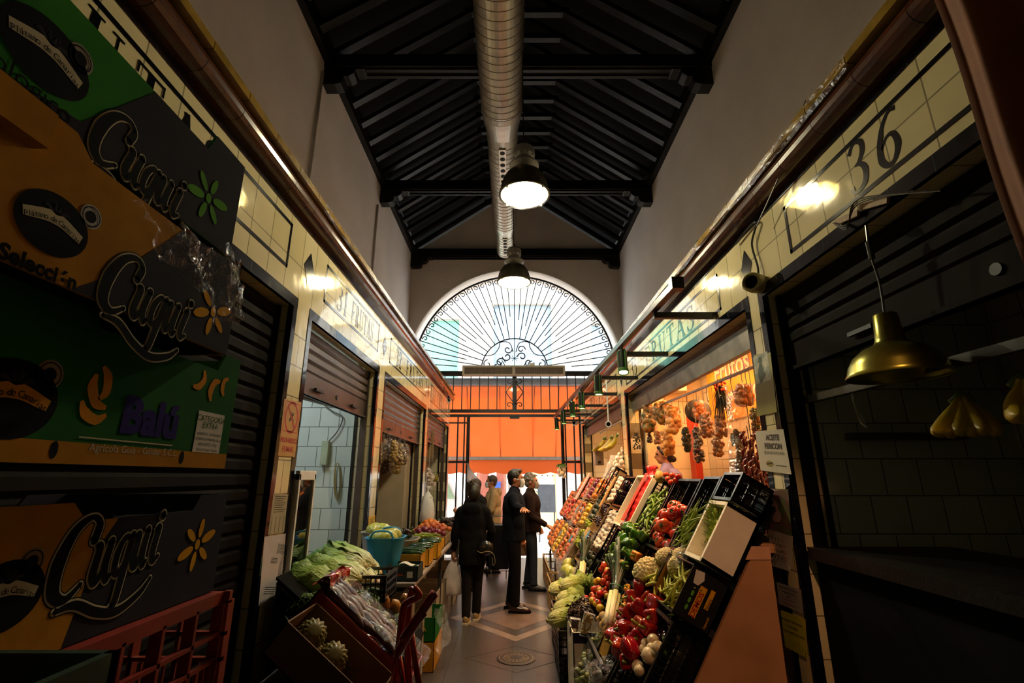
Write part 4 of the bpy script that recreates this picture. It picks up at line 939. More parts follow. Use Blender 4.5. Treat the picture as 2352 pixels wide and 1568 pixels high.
def petals(c, r, fr, mt_, parent, n=6, rot=.2, skip=()):
    m = MB(); o, R, U = fr
    for k in range(n):
        if k in skip: continue
        a = rot+2*PI*k/n; d = R*math.cos(a)+U*math.sin(a); s_ = U*math.cos(a)-R*math.sin(a); Lp = r*(.62 if k % 3 else .78)
        ctr = o+R*c[0]+U*c[1]+d*(r*.22+Lp/2); Nn = R.cross(U).normalized()*.0015
        m.add([ctr+d*(Lp/2*math.cos(t))+s_*(Lp*.2*math.sin(t))+Nn for t in [2*PI*i/16 for i in range(16)]], [tuple(range(16))])
    m.disc(c, r*.13, fr, .0015, 14, r*.17); m.build('flower_print', mt_, parent)
def oval(c, rx, ry, fr, parent, word='Plátano de Canarias', col_=None):
    m = MB().disc(c, rx, fr, .0009, 32, ry); m.build('oval_badge', blk_i, parent)
    m = MB(); m.rib([(c[0]-rx*.8, c[1]-ry*.05), (c[0], c[1]+ry*.22), (c[0]+rx*.8, c[1]-ry*.05)], [ry*.3, ry*.42, ry*.3], fr, .0012); m.build('badge_band', col_ or cream_i, parent)
    for i, ch in enumerate(word):
        t = (i+.5)/len(word)*2-1; o, R, U = fr; ang = -t*.35
        text('badge_letter', ch, (o+R*(c[0]+t*rx*.74)+U*(c[1]+ry*.13-ry*.3*t*t-ry*.06), R*math.cos(ang)+U*math.sin(ang), U*math.cos(ang)-R*math.sin(ang)), ry*.26, blk_i, parent, lift=.0016, align='CENTER') if ch != ' ' else None
    m = MB()
    for k in range(4):
        a = .5+k*.7; m.rib([(c[0], c[1]+ry*.35), (c[0]+rx*.3*math.cos(a), c[1]+ry*(.35+.3*math.sin(a))), (c[0]+rx*.42*math.cos(a), c[1]+ry*(.35+.22*math.sin(a)))], [.002, ry*.14, .002], fr, .0012)
    m.build('badge_palm', navy_c, parent)
def seal(c, r, fr, parent):
    MB().disc(c, r, fr, .0009, 24).build('round_seal', M('seal_gold', '6f5324', .6), parent); m = MB(); m.rib([(c[0]+r*.8*math.cos(2*PI*i/20), c[1]+r*.8*math.sin(2*PI*i/20)) for i in range(21)], r*.09, fr, .0014); m.disc(c, r*.48, fr, .0012, 16); m.build('seal_print', blk_i, parent)
def pz(u, v, X): p = onx(u, v, X); return p.y, p.z
# --- topmost
X1 = -.60; y1 = onx(546, 480, X1).y; z0 = onx(528, 592, X1).z; z1 = onx(548, 368, X1).z
b1 = bbox(X1, y1-.56, y1, z0, z1-z0, green_c, 'green and black banana box with green flower, topmost of the left stack', (.06, .78, (z1-onx(430, 290, X1).z)/(z1-z0)))
f = fx(X1, 0, 0); a = pz(275, 345, X1); 
P = [pz(*q, X1) for q in ((135, 325), (185, 280), (360, 250), (470, 345), (546, 372), (526, 590))]; zb = z0
MB().poly([(y1-.56+.0, z0), (y1, z0), (y1, z1), (y1-.56+.56*.78+.02, z1), (y1-.56+.56*.78, onx(430, 290, X1).z), (P[2][0]-.01, onx(430, 290, X1).z), (P[1][0], P[1][1])], f, .0005).build('dark_print', navy_c, b1)
a = pz(198, 300, X1); b = pz(425, 400, X1); cuqui(frame((X1, a[0], a[1]-.045), (0, 1, 0), (0, 0, 1)), (b[0]-a[0])*1.02, b1)
c = pz(478, 455, X1); petals(c, .062, f, lime_i, b1)
c = pz(108, 125, X1); oval(c, .062, .047, f, b1); c = pz(184, 135, X1); seal(c, .02, f, b1)
c = pz(0, 140, X1); text('print_words', 'Ecológico', frame((X1, c[0]-.045, c[1]-.012), (0, 1, 0), (0, 0, 1)), .036, blk_i, b1, lift=.001)
# --- Selección
X2 = -.58; y2 = onx(532, 700, X2).y+.01; z0 = onx(525, 818, X2).z; z1 = z0+.205
b2 = bbox(X2, y2-.56, y2, z0, z1-z0, kraft_y, 'yellow and black banana box draped with clear film, second in the left stack', (.33, .97, .12))
f = fx(X2, 0, 0); q = [pz(*p, X2) for p in ((160, 675), (225, 610), (385, 548), (440, 585), (545, 620), (525, 818))]
MB().poly([(q[0][0], z0), (y2, z0), (y2, z1-.012), (q[2][0]+.03, z0+.88*(z1-z0)), (q[1][0]+.03, q[1][1])], f, .0006).build('dark_print', navy_c, b2)
a = pz(222, 640, X2); b = pz(440, 690, X2); cuqui(frame((X2, a[0], a[1]-.052), (0, 1, 0), (0, 0, 1)), (b[0]-a[0])*1.0, b2)
c = pz(488, 716, X2); petals(c, .058, f, yel_i, b2, 6, .35, (1,))
c = pz(122, 515, X2); oval(c, .05, .04, f, b2); c = pz(208, 498, X2); seal(c, .017, f, b2)
c = pz(12, 590, X2); text('print_words', 'Selección', frame((X2, c[0]-.01, c[1]-.004), (0, 1, 0), (0, 0, 1)), .027, blk_i, b2, off=.0012, lift=.001)
a = onx(0, 250, X2+.02); b = onx(135, 265, X2+.02); c = onx(130, 335, X2+.02)
MB().box(X2-.1, X2+.02, b.y-.3, b.y, c.z-.01, b.z).build('corner_flap', kraft_y, b2); 
# --- green one with three bananas
X3 = -.62; y3 = onx(527, 1000, X3).y; z0 = onx(522, 1076, X3).z; z1 = onx(545, 826, X3).z
b3 = bbox(X3, y3-.56, y3, z0, z1-z0, green_d, 'green banana box with printed orange bananas, third in the left stack', (.32, .86, .16))
f = fx(X3, 0, 0); MB().rect(y3-.56, z0, y3, z0+.03, f, .0006).build('yellow_strip', kraft_y, b3)
for u in (112, 412): c = pz(u, 1074, X3); MB().disc((c[0], z0+.018), .006, f, .001, 12, .012).build('hand_hole', blk_i, b3)
a = pz(272, 985, X3); b = pz(412, 985, X3); text('brand_word', 'Balú', frame((X3, a[0], a[1]-.002), (0, 1, 0), (0, 0, 1)), (b[0]-a[0])*.56, purple_i, b3, off=.004, lift=.001)
def bananas_print(cs, mt_, par, fr):
    m = MB()
    for (u, v, L_, a0, cv) in cs:
        c = pz(u, v, X3); d = V((math.cos(a0), math.sin(a0))); n = V((-d.y, d.x)); m.rib([V(c)-d*L_/2+n*cv, V(c)-d*L_*.2, V(c)+d*L_*.25, V(c)+d*L_/2+n*cv*1.2], [.006, L_*.33, L_*.3, .006], fr, .001)
    m.build('banana_print', mt_, par)
ban_i = M('banana_print', 'c8841c', .95, spec=.08, var=.05)
bananas_print([(205, 955, .05, -.35, .012), (215, 905, .055, -1.05, .012), (245, 880, .05, -1.45, -.01), (462, 880, .045, .9, .012), (487, 890, .05, 1.15, -.012), (512, 885, .04, 1.4, -.01)], ban_i, b3, f)
a = pz(180, 1003, X3); b = pz(397, 1012, X3); MB().rect(a[0], a[1]-.001, b[0], a[1]+.001, f, .001).build('rule', cream_i, b3)
a = pz(203, 1030, X3); text('print_words', 'Agrícola Guía - Gáldar S.C.L.', frame((X3, a[0], a[1]-.003), (0, 1, 0), (0, 0, 1)), .0165, cream_i, b3, lift=.001)
a = pz(440, 1037, X3); b = pz(516, 950, X3); lb = MB().rect(a[0], a[1], b[0], b[1]-.004, f, .001).build('label', paper, b3)
w_ = b[0]-a[0]; cy = (a[0]+b[0])/2
for i, (s_, z_) in enumerate((('CATEGORÍA', .2), ('EXTRA', .14+.22))): text('label_words', s_, frame((X3, cy, b[1]-(b[1]-a[1])*z_-.006), (0, 1, 0), (0, 0, 1)), w_*.19, green_d, lb, align='CENTER', lift=.0015)
for i, s_ in enumerate(('VARIEDAD: CAVENDISH', 'LONGITUD MINIMA: 16 cm', 'PESO NETO: 17 kg', 'País de Origen: España')): text('label_words', s_, frame((X3, cy, b[1]-(b[1]-a[1])*(.55+.12*i)-.004), (0, 1, 0), (0, 0, 1)), w_*.085, blk_i, lb, align='CENTER', lift=.0015)
c = pz(25, 915, X3); oval(c, .062, .05, f, b3, 'Plátano de Canarias', ban_i); c = pz(113, 860, X3); seal(c, .02, f, b3)
# --- bottom one
X4 = -.67; y4 = onx(505, 1250, X4).y; z0 = onx(500, 1352, X4).z; z1 = onx(515, 1134, X4).z
b4 = bbox(X4, y4-.6, y4, z0, z1-z0, navy_c, 'dark banana box with yellow flower, lowest of the left stack on a red crate', (.36, .8, .14))
f = fx(X4, 0, 0); q = [pz(*p, X4) for p in ((0, 1500), (75, 1455), (230, 1250), (272, 1190))]
MB().poly([(y4-.6, z0), (y4-.38, z0), (q[2][0], q[2][1]), (q[3][0], z0+.86*(z1-z0)), (y4-.6+.6*.36, z0+.86*(z1-z0)), (y4-.6+.6*.36-.03, z1), (y4-.6, z1)], f, .0006).build('yellow_print', kraft_y, b4)
a = pz(90, 1400, X4); b = pz(372, 1250, X4); cuqui(frame((X4, a[0], z0+.045), (0, 1, 0), (0, 0, 1)), (b[0]-a[0])*1.0, b4, .2, .12)
c = pz(452, 1250, X4); petals(c, .062, f, yel_i, b4, 6, .35)
c = pz(10, 1370, X4); oval(c, .055, .045, f, b4); c = pz(72, 1290, X4); seal(c, .019, f, b4)
# crumpled film
P0, P1 = onx(300, 480, X2+.03), onx(540, 680, X2+.05)
def ff(a, b):
    p = P0.lerp(P1, a); w_ = .018+.05*a; return (p.x+.012*math.sin(a*13+b*5)+.01, p.y, p.z+(b-.5)*w_*2+.01*math.sin(a*20))
drape('clear_film', ff, 40, 14, film('film_bright', gloss=.1, bs=60, bump=1), 'crumpled clear plastic film hanging over the second banana box', 'plastic film', None, .012, 45)
# red slotted crate under the boxes
red_pl = M('red_crate_plastic', '8c2414', .45, var=.15); z_r = b4.location.z-.002; yr1 = y4+.02; Xr = X4+.035
rc = empty('red_crate', 'red slotted plastic crate directly under the banana boxes', 'crate', (Xr-.2, yr1-.3, z_r-.26))
m = MB(); m.box(Xr-.4, Xr, yr1-.6, yr1, z_r-.26, z_r-.25); m.build('bottom', red_pl, rc)
for nm, o_, e, n_ in (('side', (Xr-.012, yr1-.6), (0, .6), (-.03, 0)), ('side', (Xr-.4, yr1-.6), (0, .6), (.012, 0)), ('end', (Xr-.4, yr1-.012), (.4, 0), (0, .012)), ('end', (Xr-.4, yr1-.6), (.4, 0), (0, .012))):
    m = MB(); L_ = .6 if nm == 'side' else .4; e = V((*e, 0)); n3 = V((*n_, 0)).normalized()*.012; d = e.normalized(); o3 = V((*o_, z_r-.26))
    m.obox(o3+V((0, 0, .235)), e, V((n_[0], n_[1], 0)), (0, 0, .025))
    for z in (0, .06, .12, .17): m.obox(o3+V((0, 0, z)), e, n3, (0, 0, .008))
    k = 6 if nm == 'side' else 4
    for i in range(k+1): m.obox(o3+d*(i/k*(L_-.008)), d*.008, n3*2, (0, 0, .24))
    for i in range(k*4):
        m.obox(o3+d*(i/(k*4)*L_), d*.004, n3*.5, (0, 0, .12))
    for i in (0, k-1, 1, k-2): m.obox(o3+d*(i/k*L_), d*(L_/k), n3*.3, (0, 0, .06))
    m.build(nm, red_pl, rc)
# crates carrying the stack down to the floor
for i, (zz, mt_, lb_) in enumerate(((z_r-.53, black_pl, 'black crate below the red crate in the dark left stack'), (z_r-.81, black_pl, 'second black crate up from the floor in the dark left stack'), (z_r-1.09, black_pl, 'black crate standing on the floor under the dark left stack'))):
    crate_c((Xr-.4, yr1-.6, max(zz, .0)), (.4, 0, 0), (0, .6, 0), (0, 0, .268 if zz > 0 else .268+zz), 'black_crate', lb_)
gp_d = M('dark_green_plastic', '12301c', .5, var=.15)
p = onx(275, 1492, -.5); crate_c((-.9, p.y-.5, p.z-.25), (.4, 0, 0), (0, .5, 0), (0, 0, .25), 'green_crate', 'dark green plastic crate at the lower left corner beside the red crate', gp_d, slots=False, th=.012)
crate_c((-.9, p.y-.5, 0), (.4, 0, 0), (0, .5, 0), (0, 0, p.z-.255), 'black_crate', 'tall black crate under the dark green crate at the lower left', black_pl)
grn_pl = M('green_plastic', '1c5a34', .4, var=.1)
zc_ = 1.12; gt = empty('green_tray', 'green plastic tray with rounded rim at the bottom edge in front of the pineapples', 'tray', (-.7, 1.4, zc_-.2))
m = MB(); x0, x1, ya, yb, rr = -.98, -.43, 1.22, 1.6, .05
def rrect(x0, x1, y0, y1, r, z): 
    P = []
    for (cx0, cy0, a0) in ((x1-r, y1-r, 0), (x0+r, y1-r, 90), (x0+r, y0+r, 180), (x1-r, y0+r, 270)):
        for k in range(6): a = math.radians(a0+k*18); P.append(V((cx0+r*math.cos(a), cy0+r*math.sin(a), z)))
    return P
rings = [rrect(x0+.06, x1-.06, ya+.06, yb-.06, rr, zc_-.2), rrect(x0+.012, x1-.012, ya+.012, yb-.012, rr, zc_-.012), rrect(x0-.012, x1+.012, ya-.012, yb+.012, rr, zc_-.012), rrect(x0-.012, x1+.012, ya-.012, yb+.012, rr, zc_), rrect(x0+.018, x1-.018, ya+.018, yb-.018, rr, zc_), rrect(x0+.066, x1-.066, ya+.066, yb-.066, rr, zc_-.194)]
n = len(rings[0]); b0 = [q for r_ in rings for q in r_]
m.add(b0, [(i*n+k, i*n+(k+1) % n, (i+1)*n+(k+1) % n, (i+1)*n+k) for i in range(5) for k in range(n)]+[tuple(range(n))[::-1], tuple(range(5*n, 6*n))]); m.build('body', grn_pl, gt, smooth=False)
crate_c((x0+.04, ya+.02, 0), (.47, 0, 0), (0, .34, 0), (0, 0, zc_-.205), 'black_crate', 'black crate holding up the green tray at the bottom edge')
# ------------------------------------------------------------------ roller shutters
def shutter(S_, sg, y0, y1, z0, z1, label, mt, holes=True, closed=False):
    r = empty('roller_shutter', label, 'roller shutter', (S_, (y0+y1)/2, z1), 'roller shutters of the stalls'); x = S_+sg*.1
    m = MB(); z = z1; k = 0; prof = []
    while z > z0+.17:
        m.add([(x, y0, z), (x-sg*.018, y0, z-.02), (x-sg*.018, y0, z-.06), (x, y0, z-.08), (x, y1, z), (x-sg*.018, y1, z-.02), (x-sg*.018, y1, z-.06), (x, y1, z-.08)], [(0, 1, 5, 4), (1, 2, 6, 5), (2, 3, 7, 6)]); z -= .08
    m.build('slats', mt, r, solid=.002); m = MB().box(x-.012, x+.012, y0, y1, z0, z+.005).box(x-.03, x+.03, y0, y1, z0, z0+.02); m.build('bottom_bar', mt, r)
    if holes:
        for f_ in (.25, .75): MB().bar((x-sg*.03, y0+(y1-y0)*f_-.08, z0+.06), (x-sg*.03, y0+(y1-y0)*f_+.08, z0+.06), .02, .02).build('handle', iron, r)
        MB().lathe([(.022, 0), (.022, .004), (0, .004)], (x-sg*.014, (y0+y1)/2, z0+.08), 14, (-sg, 0, 0)).build('lock', iron, r)
    for y in (y0, y1-.03): MB().box(x-.03, x+.03, y, y+.03, .02, z1).build('guide_rail', mt, r)
    return r
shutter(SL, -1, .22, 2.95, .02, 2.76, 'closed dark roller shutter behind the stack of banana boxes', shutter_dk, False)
shutter(SL, -1, 3.27, 5.0, 2.28, 2.76, 'raised roller shutter over the grey tiled butcher like stall', shutter_m)
shutter(SL, -1, 5.36, 7.94, 2.2, 2.76, 'raised brown ribbed roller shutter over the hanging bags of nuts', shutter_m)
shutter(SL, -1, 8.27, 10.89, 2.3, 2.76, 'raised roller shutter over the farthest left stall', shutter_m)
bm_ = M('aged_white_metal', '8d8478', .5, metal=.3, var=.1)
def header(S_, y0, y1, z0, z1, label):
    r = empty('shutter_box', label, 'shutter', (S_+.12, (y0+y1)/2, z0)); MB().box(S_+.08, S_+.13, y0, y1, z0, z1-.06).build('lintel_beam', M('zinc_lintel', '6d6459', .45, metal=.6, var=.2), r); m = MB()
    for i in range(5): m.box(S_+.1+.0*i, S_+.15, y0, y1, z1-.06+.012*i, z1-.056+.012*i)
    m.build('slat_roll', shutter_m, r)
header(SR, 3.06, 6.59, 2.55, 2.78, 'zinc shutter lintel over the lit fruit stall with the big orange banner'); header(SR, 6.96, 10.79, 2.55, 2.78, 'zinc shutter lintel over the far right stall with bananas')
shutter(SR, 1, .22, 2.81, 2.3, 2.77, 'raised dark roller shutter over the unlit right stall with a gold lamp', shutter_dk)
# ------------------------------------------------------------------ signs on the left pillar
def sheet(pts, X, mt, name, label, cat, off=.004, curl=0):
    P = [onx(u, v, X) for u, v in pts]; sg = -1 if X > 0 else 1; P = [V((q.x+sg*off, q.y, q.z)) for q in P]
    r = empty(name, label, cat, tuple(P[0]))
    MB().grid(lambda a, b: (P[0].lerp(P[1], a)).lerp(P[3].lerp(P[2], a), b)+V((sg*curl*math.sin(PI*a)*b, 0, 0)), 6, 6).build('sheet', mt, r, solid=.0008)
    return r, P
def pf_(P, X):  # frame at lower left of the sheet, right = reading direction, z up
    R = (P[2]-P[3]).normalized(); U = (P[0]-P[3]).normalized(); U = (U-R*U.dot(R)).normalized(); return (P[3], R, U), (P[2]-P[3]).length, (P[0]-P[3]).length
red_i = M('red_print', 'a02018', .6, var=.05); org_p = M('yellowed_card', 'b08040', .5, var=.08)
r, P = sheet([(652, 915), (691, 924), (676, 1049), (637, 1046)], SL, org_p, 'no_smoking_sign', 'yellowed no smoking sign with red lettering on the left tiled pillar', 'sign')
f, w_, h_ = pf_(P, SL); m = MB(); c = (w_*.5, h_*.70); rr = w_*.36
m.rib([(c[0]+rr*math.cos(2*PI*i/24), c[1]+rr*1.1*math.sin(2*PI*i/24)) for i in range(25)], w_*.07, f, .001); m.rib([(c[0]-rr*.7, c[1]+rr*.75), (c[0]+rr*.7, c[1]-rr*.75)], w_*.06, f, .0012)
for a_, b_ in (((w_*.06, h_*.44), (w_*.94, h_*.44)), ((w_*.06, h_*.97), (w_*.94, h_*.97)), ((w_*.06, h_*.44), (w_*.06, h_*.97)), ((w_*.94, h_*.44), (w_*.94, h_*.97))): m.rib([a_, b_], w_*.02, f, .001)
m.build('prohibition_ring', red_i, r); m = MB(); m.rib([(c[0]-w_*.12, c[1]-h_*.07), (c[0]+w_*.1, c[1]+h_*.08)], w_*.08, f, .0008); m.rib([(c[0]-w_*.05, c[1]+h_*.1), (c[0]+w_*.14, c[1]-h_*.06)], w_*.03, f, .0008); m.build('cigarette', ink, r)
text('sign_words', 'PROHIBIDO', (f[0]+f[1]*w_*.5+f[2]*h_*.24, f[1], f[2]), w_*.185, red_i, r, off=.0015, align='CENTER', lift=.001); text('sign_words', 'FUMAR', (f[0]+f[1]*w_*.5+f[2]*h_*.08, f[1], f[2]), w_*.2, red_i, r, off=.0015, align='CENTER', lift=.001)
r, P = sheet([(627, 1132), (660, 1135), (651, 1222), (614, 1228)], SL, M('old_paper', '9c8e70', .8, var=.12), 'tear_off_notice', 'old handwritten notice with tear off strips on the left pillar', 'notice')
f, w_, h_ = pf_(P, SL); m = MB()
for i in range(8): m.rib([(w_*.1, h_*(.92-.055*i)), (w_*(.85-.1*(i % 3)), h_*(.92-.055*i))], .0035, f, .001)
for i in range(4): m.rib([(w_*(.1+.25*i), h_*.02), (w_*(.1+.25*i), h_*.42)], .004, f, .001)
m.build('handwriting', M('brown_ink', '4a3c2c', .8), r)
r, P = sheet([(606, 1232), (655, 1225), (641, 1390), (592, 1392)], SL, M('white_poster', 'b8aca8', .7, var=.05), 'brotherhood_poster', 'white poster with crest and small capitals low on the left pillar', 'poster')
f, w_, h_ = pf_(P, SL); 
for i, s_ in enumerate(('SE VENDE TERCIO', 'COMPLETO DE HERMANDAD', 'DE MONTE AZUL')): text('poster_words', s_, (f[0]+f[1]*w_*.3+f[2]*h_*(.86-.05*i), f[1], f[2]), w_*.085, ink, r, lift=.001)
m = MB(); c = (w_*.72, h_*.55)
m.rib([(c[0]+w_*.13*math.cos(2*PI*i/20), c[1]+w_*.22*math.sin(2*PI*i/20)) for i in range(21)], .004, f, .001); m.rib([(c[0]+w_*.07*math.cos(2*PI*i/20), c[1]+w_*.14*math.sin(2*PI*i/20)) for i in range(21)], .003, f, .001)
m.rib([(c[0]-w_*.1, c[1]+w_*.25), (c[0], c[1]+w_*.36), (c[0]+w_*.1, c[1]+w_*.25)], .006, f, .001)
for i in range(4): m.rib([(w_*.12, h_*(.68-.022*i)), (w_*.42, h_*(.68-.022*i))], .003, f, .001); m.rib([(w_*.1, h_*(.26-.03*i)), (w_*.6, h_*(.26-.03*i))], .003, f, .001)
m.build('crest', ink, r)
r, P = sheet([(846, 1187), (861, 1182), (860, 1228), (844, 1240)], SL, M('yellow_poster', 'c9a41c', .6, var=.06), 'yellow_notice', 'small yellow handwritten notice on the second left pillar by the table', 'notice')
f, w_, h_ = pf_(P, SL); m = MB()
for i in range(4): m.rib([(w_*.15, h_*(.85-.1*i)), (w_*.85, h_*(.85-.1*i))], .006, f, .001)
m.build('handwriting', ink, r)
# ================================================================== LEFT PRODUCE
for k_ in S.values(): k_.o.location = (0, 0, 0)
LO_ = V((-1.3, 0, 1.35)); LD = V((.79, 0, -.61)).normalized(); LN = V((.61, 0, .79)).normalized()
def lk(y, s, n=0): return LO_+V((0, y, 0))+LD*s+LN*n
LM = Matrix((V((0, 1, 0)), LN.cross(V((0, 1, 0))), LN)).transposed()
wood_c = M('raw_wood', '9a7a4c', .7, var=.15, vs=14, stretch=(1, 6, 1)); cardb = M('brown_card', '6e4a28', .8, var=.1)
st = empty('display_stand', 'low dark sloping stand carrying the left foreground produce', 'stand', (-1, 3, 0))
MB().prism([(-1.05, 2.3, 0), (-.66, 2.3, 0), (-.66, 2.3, .6), (-1.05, 2.3, .88)][::-1], (0, .75, 0)).prism([(-1.36, 3.05, 0), (-.66, 3.05, 0), (-.66, 3.05, .6), (-1.36, 3.05, 1.12)][::-1], (0, .9, 0)).build('body', black_pl, st, bevel=.01)
MB().obox((-1.36, 3.05, 1.13), (.72, 0, -.53), (0, .9, 0), (0, 0, .015)).build('sloping_board', M('matt_black_sheet', '080707', .95, spec=.1), st)
pc = crate_c(lk(2.3, .42, -.13), (0, .32, 0), LD*.5, LN*.15, 'pineapple_box', 'brown cardboard box holding pineapples, tilted at the bottom left', cardb, 'box', slots=False, th=.006)
for (u, v, r) in ((712, 1462, 1.9), (760, 1515, 2.6), (705, 1510, .6)):
    p = ony(u, v, 2.47); S['pineapple'].put(p, V((-.5, .55+.1*r, -.55)).to_track_quat('Z', 'Y').to_euler(), 1.0, 'ripe pineapple lying in the brown cardboard box', 'pineapples in the brown box')
rw = crate_c(lk(2.66, .38, -.08), (0, .28, 0), LD*.62, LN*.13, 'red_carton', 'red edged carton of dark sweet potatoes wrapped in clear film', M('red_card', '8e1c14', .35, coat=.4), 'carton', slots=False, th=.008)
dk = skin('sweet_potato_skin', '2c1216', c2='4e2622', rough=.5)
p_tube('sweet_potato', 'sweet potato', dk, [(-.11, 0, 0), (0, .01, 0), (.1, -.01, 0)], [.006, .022, .03, .026, .018, .005], 9)
for i in range(5):
    for j in range(4): S['sweet_potato'].put(lk(2.7+.052*j, .47+.105*i, .06+.012*rg.random()), (Matrix((LD, -V((0, 1, 0)), LN)).transposed() @ Euler((0, 0, rg.uniform(-.3, .3))).to_matrix()).to_euler(), rg.uniform(.85, 1.1), 'dark sweet potato under film in the red edged carton', 'sweet potatoes in the red carton')
drape('carton_film', lambda a, b: lk(2.64+.32*a, .36+.66*b, .095+.025*math.sin(PI*a)), 18, 40, film('carton_cling', gloss=.01, rough=.12, bs=40), 'glossy clear film stretched over the red edged carton', 'plastic film', None, .016, 22)
drape('carton_film', lambda a, b: lk(2.66+.3*a, .34+.08*b, .04+.09*math.sin(PI*b*.8)), 14, 10, M('red_film', 'b0241a', .2, coat=.5), 'folded red plastic flap at the top of the sweet potato carton', 'plastic flap', None, .02, 25)
for (u, v, y, t) in ((832, 1412, 3.25, 0), (862, 1455, 3.0, 1), (842, 1480, 2.95, 0), (868, 1490, 2.95, 1), (880, 1530, 2.85, 0)):
    p = ony(u, v, y); o = S['pale_lettuce'].put(p-V((0, 0, .03)), (.5, .6, t), .6, 'small green lettuce in a shiny clear bag at the left front', 'bagged lettuces')
    w_ = drape('lettuce_bag', lambda a, b, p=p: p+V((.085*math.sin(PI*b)*math.cos(2*PI*a), .085*math.sin(PI*b)*math.sin(2*PI*a), .09*math.cos(PI*b)+.02)), 20, 10, cling, 'clear crinkled bag around a small green lettuce', 'plastic bag', None, .02, 20); w_['group'] = 'lettuce bags'
p_round('artichoke', 'artichoke', skin('artichoke_skin', '5a6a34', rough=.5), .042, 9, .12, 1.1, None, 0)
for (u, v, y) in ((862, 1398, 3.45), (880, 1420, 3.35), (893, 1440, 3.3), (905, 1455, 3.3), (885, 1460, 3.2), (915, 1425, 3.5), (900, 1480, 3.1)): S['artichoke'].put(ony(u, v, y), (rg.random(), rg.random(), 0), 1, 'green artichoke in the heap behind the red hand truck', 'artichokes')
for (u, v, y, sz) in ((873, 1360, 3.6, 1), (885, 1390, 3.55, .9), (912, 1400, 3.6, .8), (935, 1385, 3.8, .8)): S['butternut_squash'].put(ony(u, v, y), (0, 1.1, .8), sz*.8, 'orange brown squash leaning behind the hand truck', 'squashes behind the hand truck')
crate_c((-1.02, 3.45, .92), (.2, 0, 0), (0, .32, 0), (0, 0, .16), 'black_crate', 'small black crate under the squashes at the end of the lettuce pile', cat='crate')
pg = [((872, 1318), 3.95, .5, .2), ((858, 1300), 3.85, .35, .25), ((868, 1340), 3.7, .25, .15), ((848, 1332), 3.6, .2, .1), ((826, 1330), 3.45, .15, .12), ((800, 1352), 3.3, .1, .12), ((885, 1345), 3.85, .6, -.2), ((838, 1302), 3.7, .3, .2)]
for (uv, y, zr, yr) in pg:
    p = ony(*uv, y); S['cos_lettuce'].put(p, (rg.uniform(0, 6), -PI+.12+yr*.3, -zr*.4), 1.12, 'long pale ribbed cos lettuce in the big pile on the left', 'cos lettuces in the left pile')
for (u, v, y) in ((740, 1380, 3.1), (790, 1385, 3.25), (820, 1380, 3.3), (700, 1385, 3.1), (770, 1400, 3.1), (845, 1370, 3.45)): S['curly_lettuce'].put(ony(u, v, y)-V((0, 0, .04)), (0, 0, rg.random()*6), .8, 'dark curly lettuce below the cos lettuce pile', 'curly lettuces on the left')
tag(MB().obox(ony(745, 1382, 2.98), (.09, 0, .05), (.02, .05, 0), (-.03, 0, .035)).build('wooden_block', wood_c, bevel=.004), 'pale wooden block resting between the lettuces and the red carton', 'wooden block')
# fridge cabinet with glass door
fc = empty('display_fridge', 'white display fridge with tall glass door beside the left pillar', 'fridge', (-1.62, 3.35, 0))
fx0, fx1, fy0, fy1 = -1.9, -1.385, 3.275, 3.55
m = MB(); m.box(fx0, fx1-.03, fy0, fy0+.03, 0, 1.72).box(fx0, fx1-.03, fy1-.03, fy1, 0, 1.72).box(fx0, fx1-.03, fy0, fy1, 1.69, 1.72).box(fx0, fx1-.03, fy0, fy1, 0, .95).box(fx0, fx0+.02, fy0, fy1, 0, 1.72); m.build('cabinet', white_m, fc, bevel=.003)
m = MB(); m.box(fx1-.03, fx1, fy0, fy0+.025, .95, 1.72).box(fx1-.03, fx1, fy1-.025, fy1, .95, 1.72).box(fx1-.03, fx1, fy0, fy1, 1.68, 1.74).box(fx1-.03, fx1, fy0, fy1, .1, .97); dr = m.build('door', white_m, fc, bevel=.003)
MB().box(fx1-.018, fx1-.012, fy0+.025, fy1-.025, .97, 1.68).build('glass_pane', M('dark_glass', '141414', .03, coat=1), dr)
text('maker_mark', 'frío', frame((fx1+.001, fy1-.09, .88), (0, 1, 0), (0, 0, 1)), .022, ink, dr)
# stall 2 fittings
ls = empty('wall_lamp', 'small cool strip lamp on the grey tiled back wall of the second left stall', 'lamp', (-3.05, 4.2, 2.0))
MB().box(-3.1, -3.03, 4.12, 4.45, 2.12, 2.17).build('tube', emission('cool_tube', 'dfe8ff', 4), ls); MB().box(-3.1, -3.04, 4.1, 4.47, 2.17, 2.2).build('body', white_m, ls)
sd = 5.065; 
jbx = empty('junction_box', 'pale green electrical box on the white tiled side wall of the second left stall', 'electrical box', tuple(ony(755, 1040, sd)))
a = ony(740, 1068, sd); b = ony(757, 1012, sd); MB().box(a.x-.01, b.x+.01, sd-.05, sd, a.z, b.z).build('box', M('pale_green_box', 'b4be96', .5), jbx, bevel=.006)
m = MB().tube(catmull([tuple(ony(756, 1012, sd-.02)), tuple(ony(775, 990, sd-.02)), tuple(ony(787, 958, sd-.02)), tuple(ony(765, 945, sd-.02)), tuple(ony(745, 930, sd-.02))], 6), .006, 6); m.build('cable', M('grey_cable', '5c584c', .6), jbx)
m = MB(); 
for k in range(5): m.tube([ony(775+q*(5+k*.8)*math.sin(t), 1062+38*(1-math.cos(t))*(1+.04*k), sd-.015) for t in [PI*i/8 for i in range(9)] for q in (1,)]+[ony(775-(5+k*.8)*math.sin(t), 1062+38*(1-math.cos(t))*(1+.04*k), sd-.015) for t in [PI*(8-i)/8 for i in range(9)]], .0025, 4)
tag(m.build('string_loops', M('string', '8a7a44', .8)), 'loops of brown string hanging from a nail on the white tiled wall', 'string')
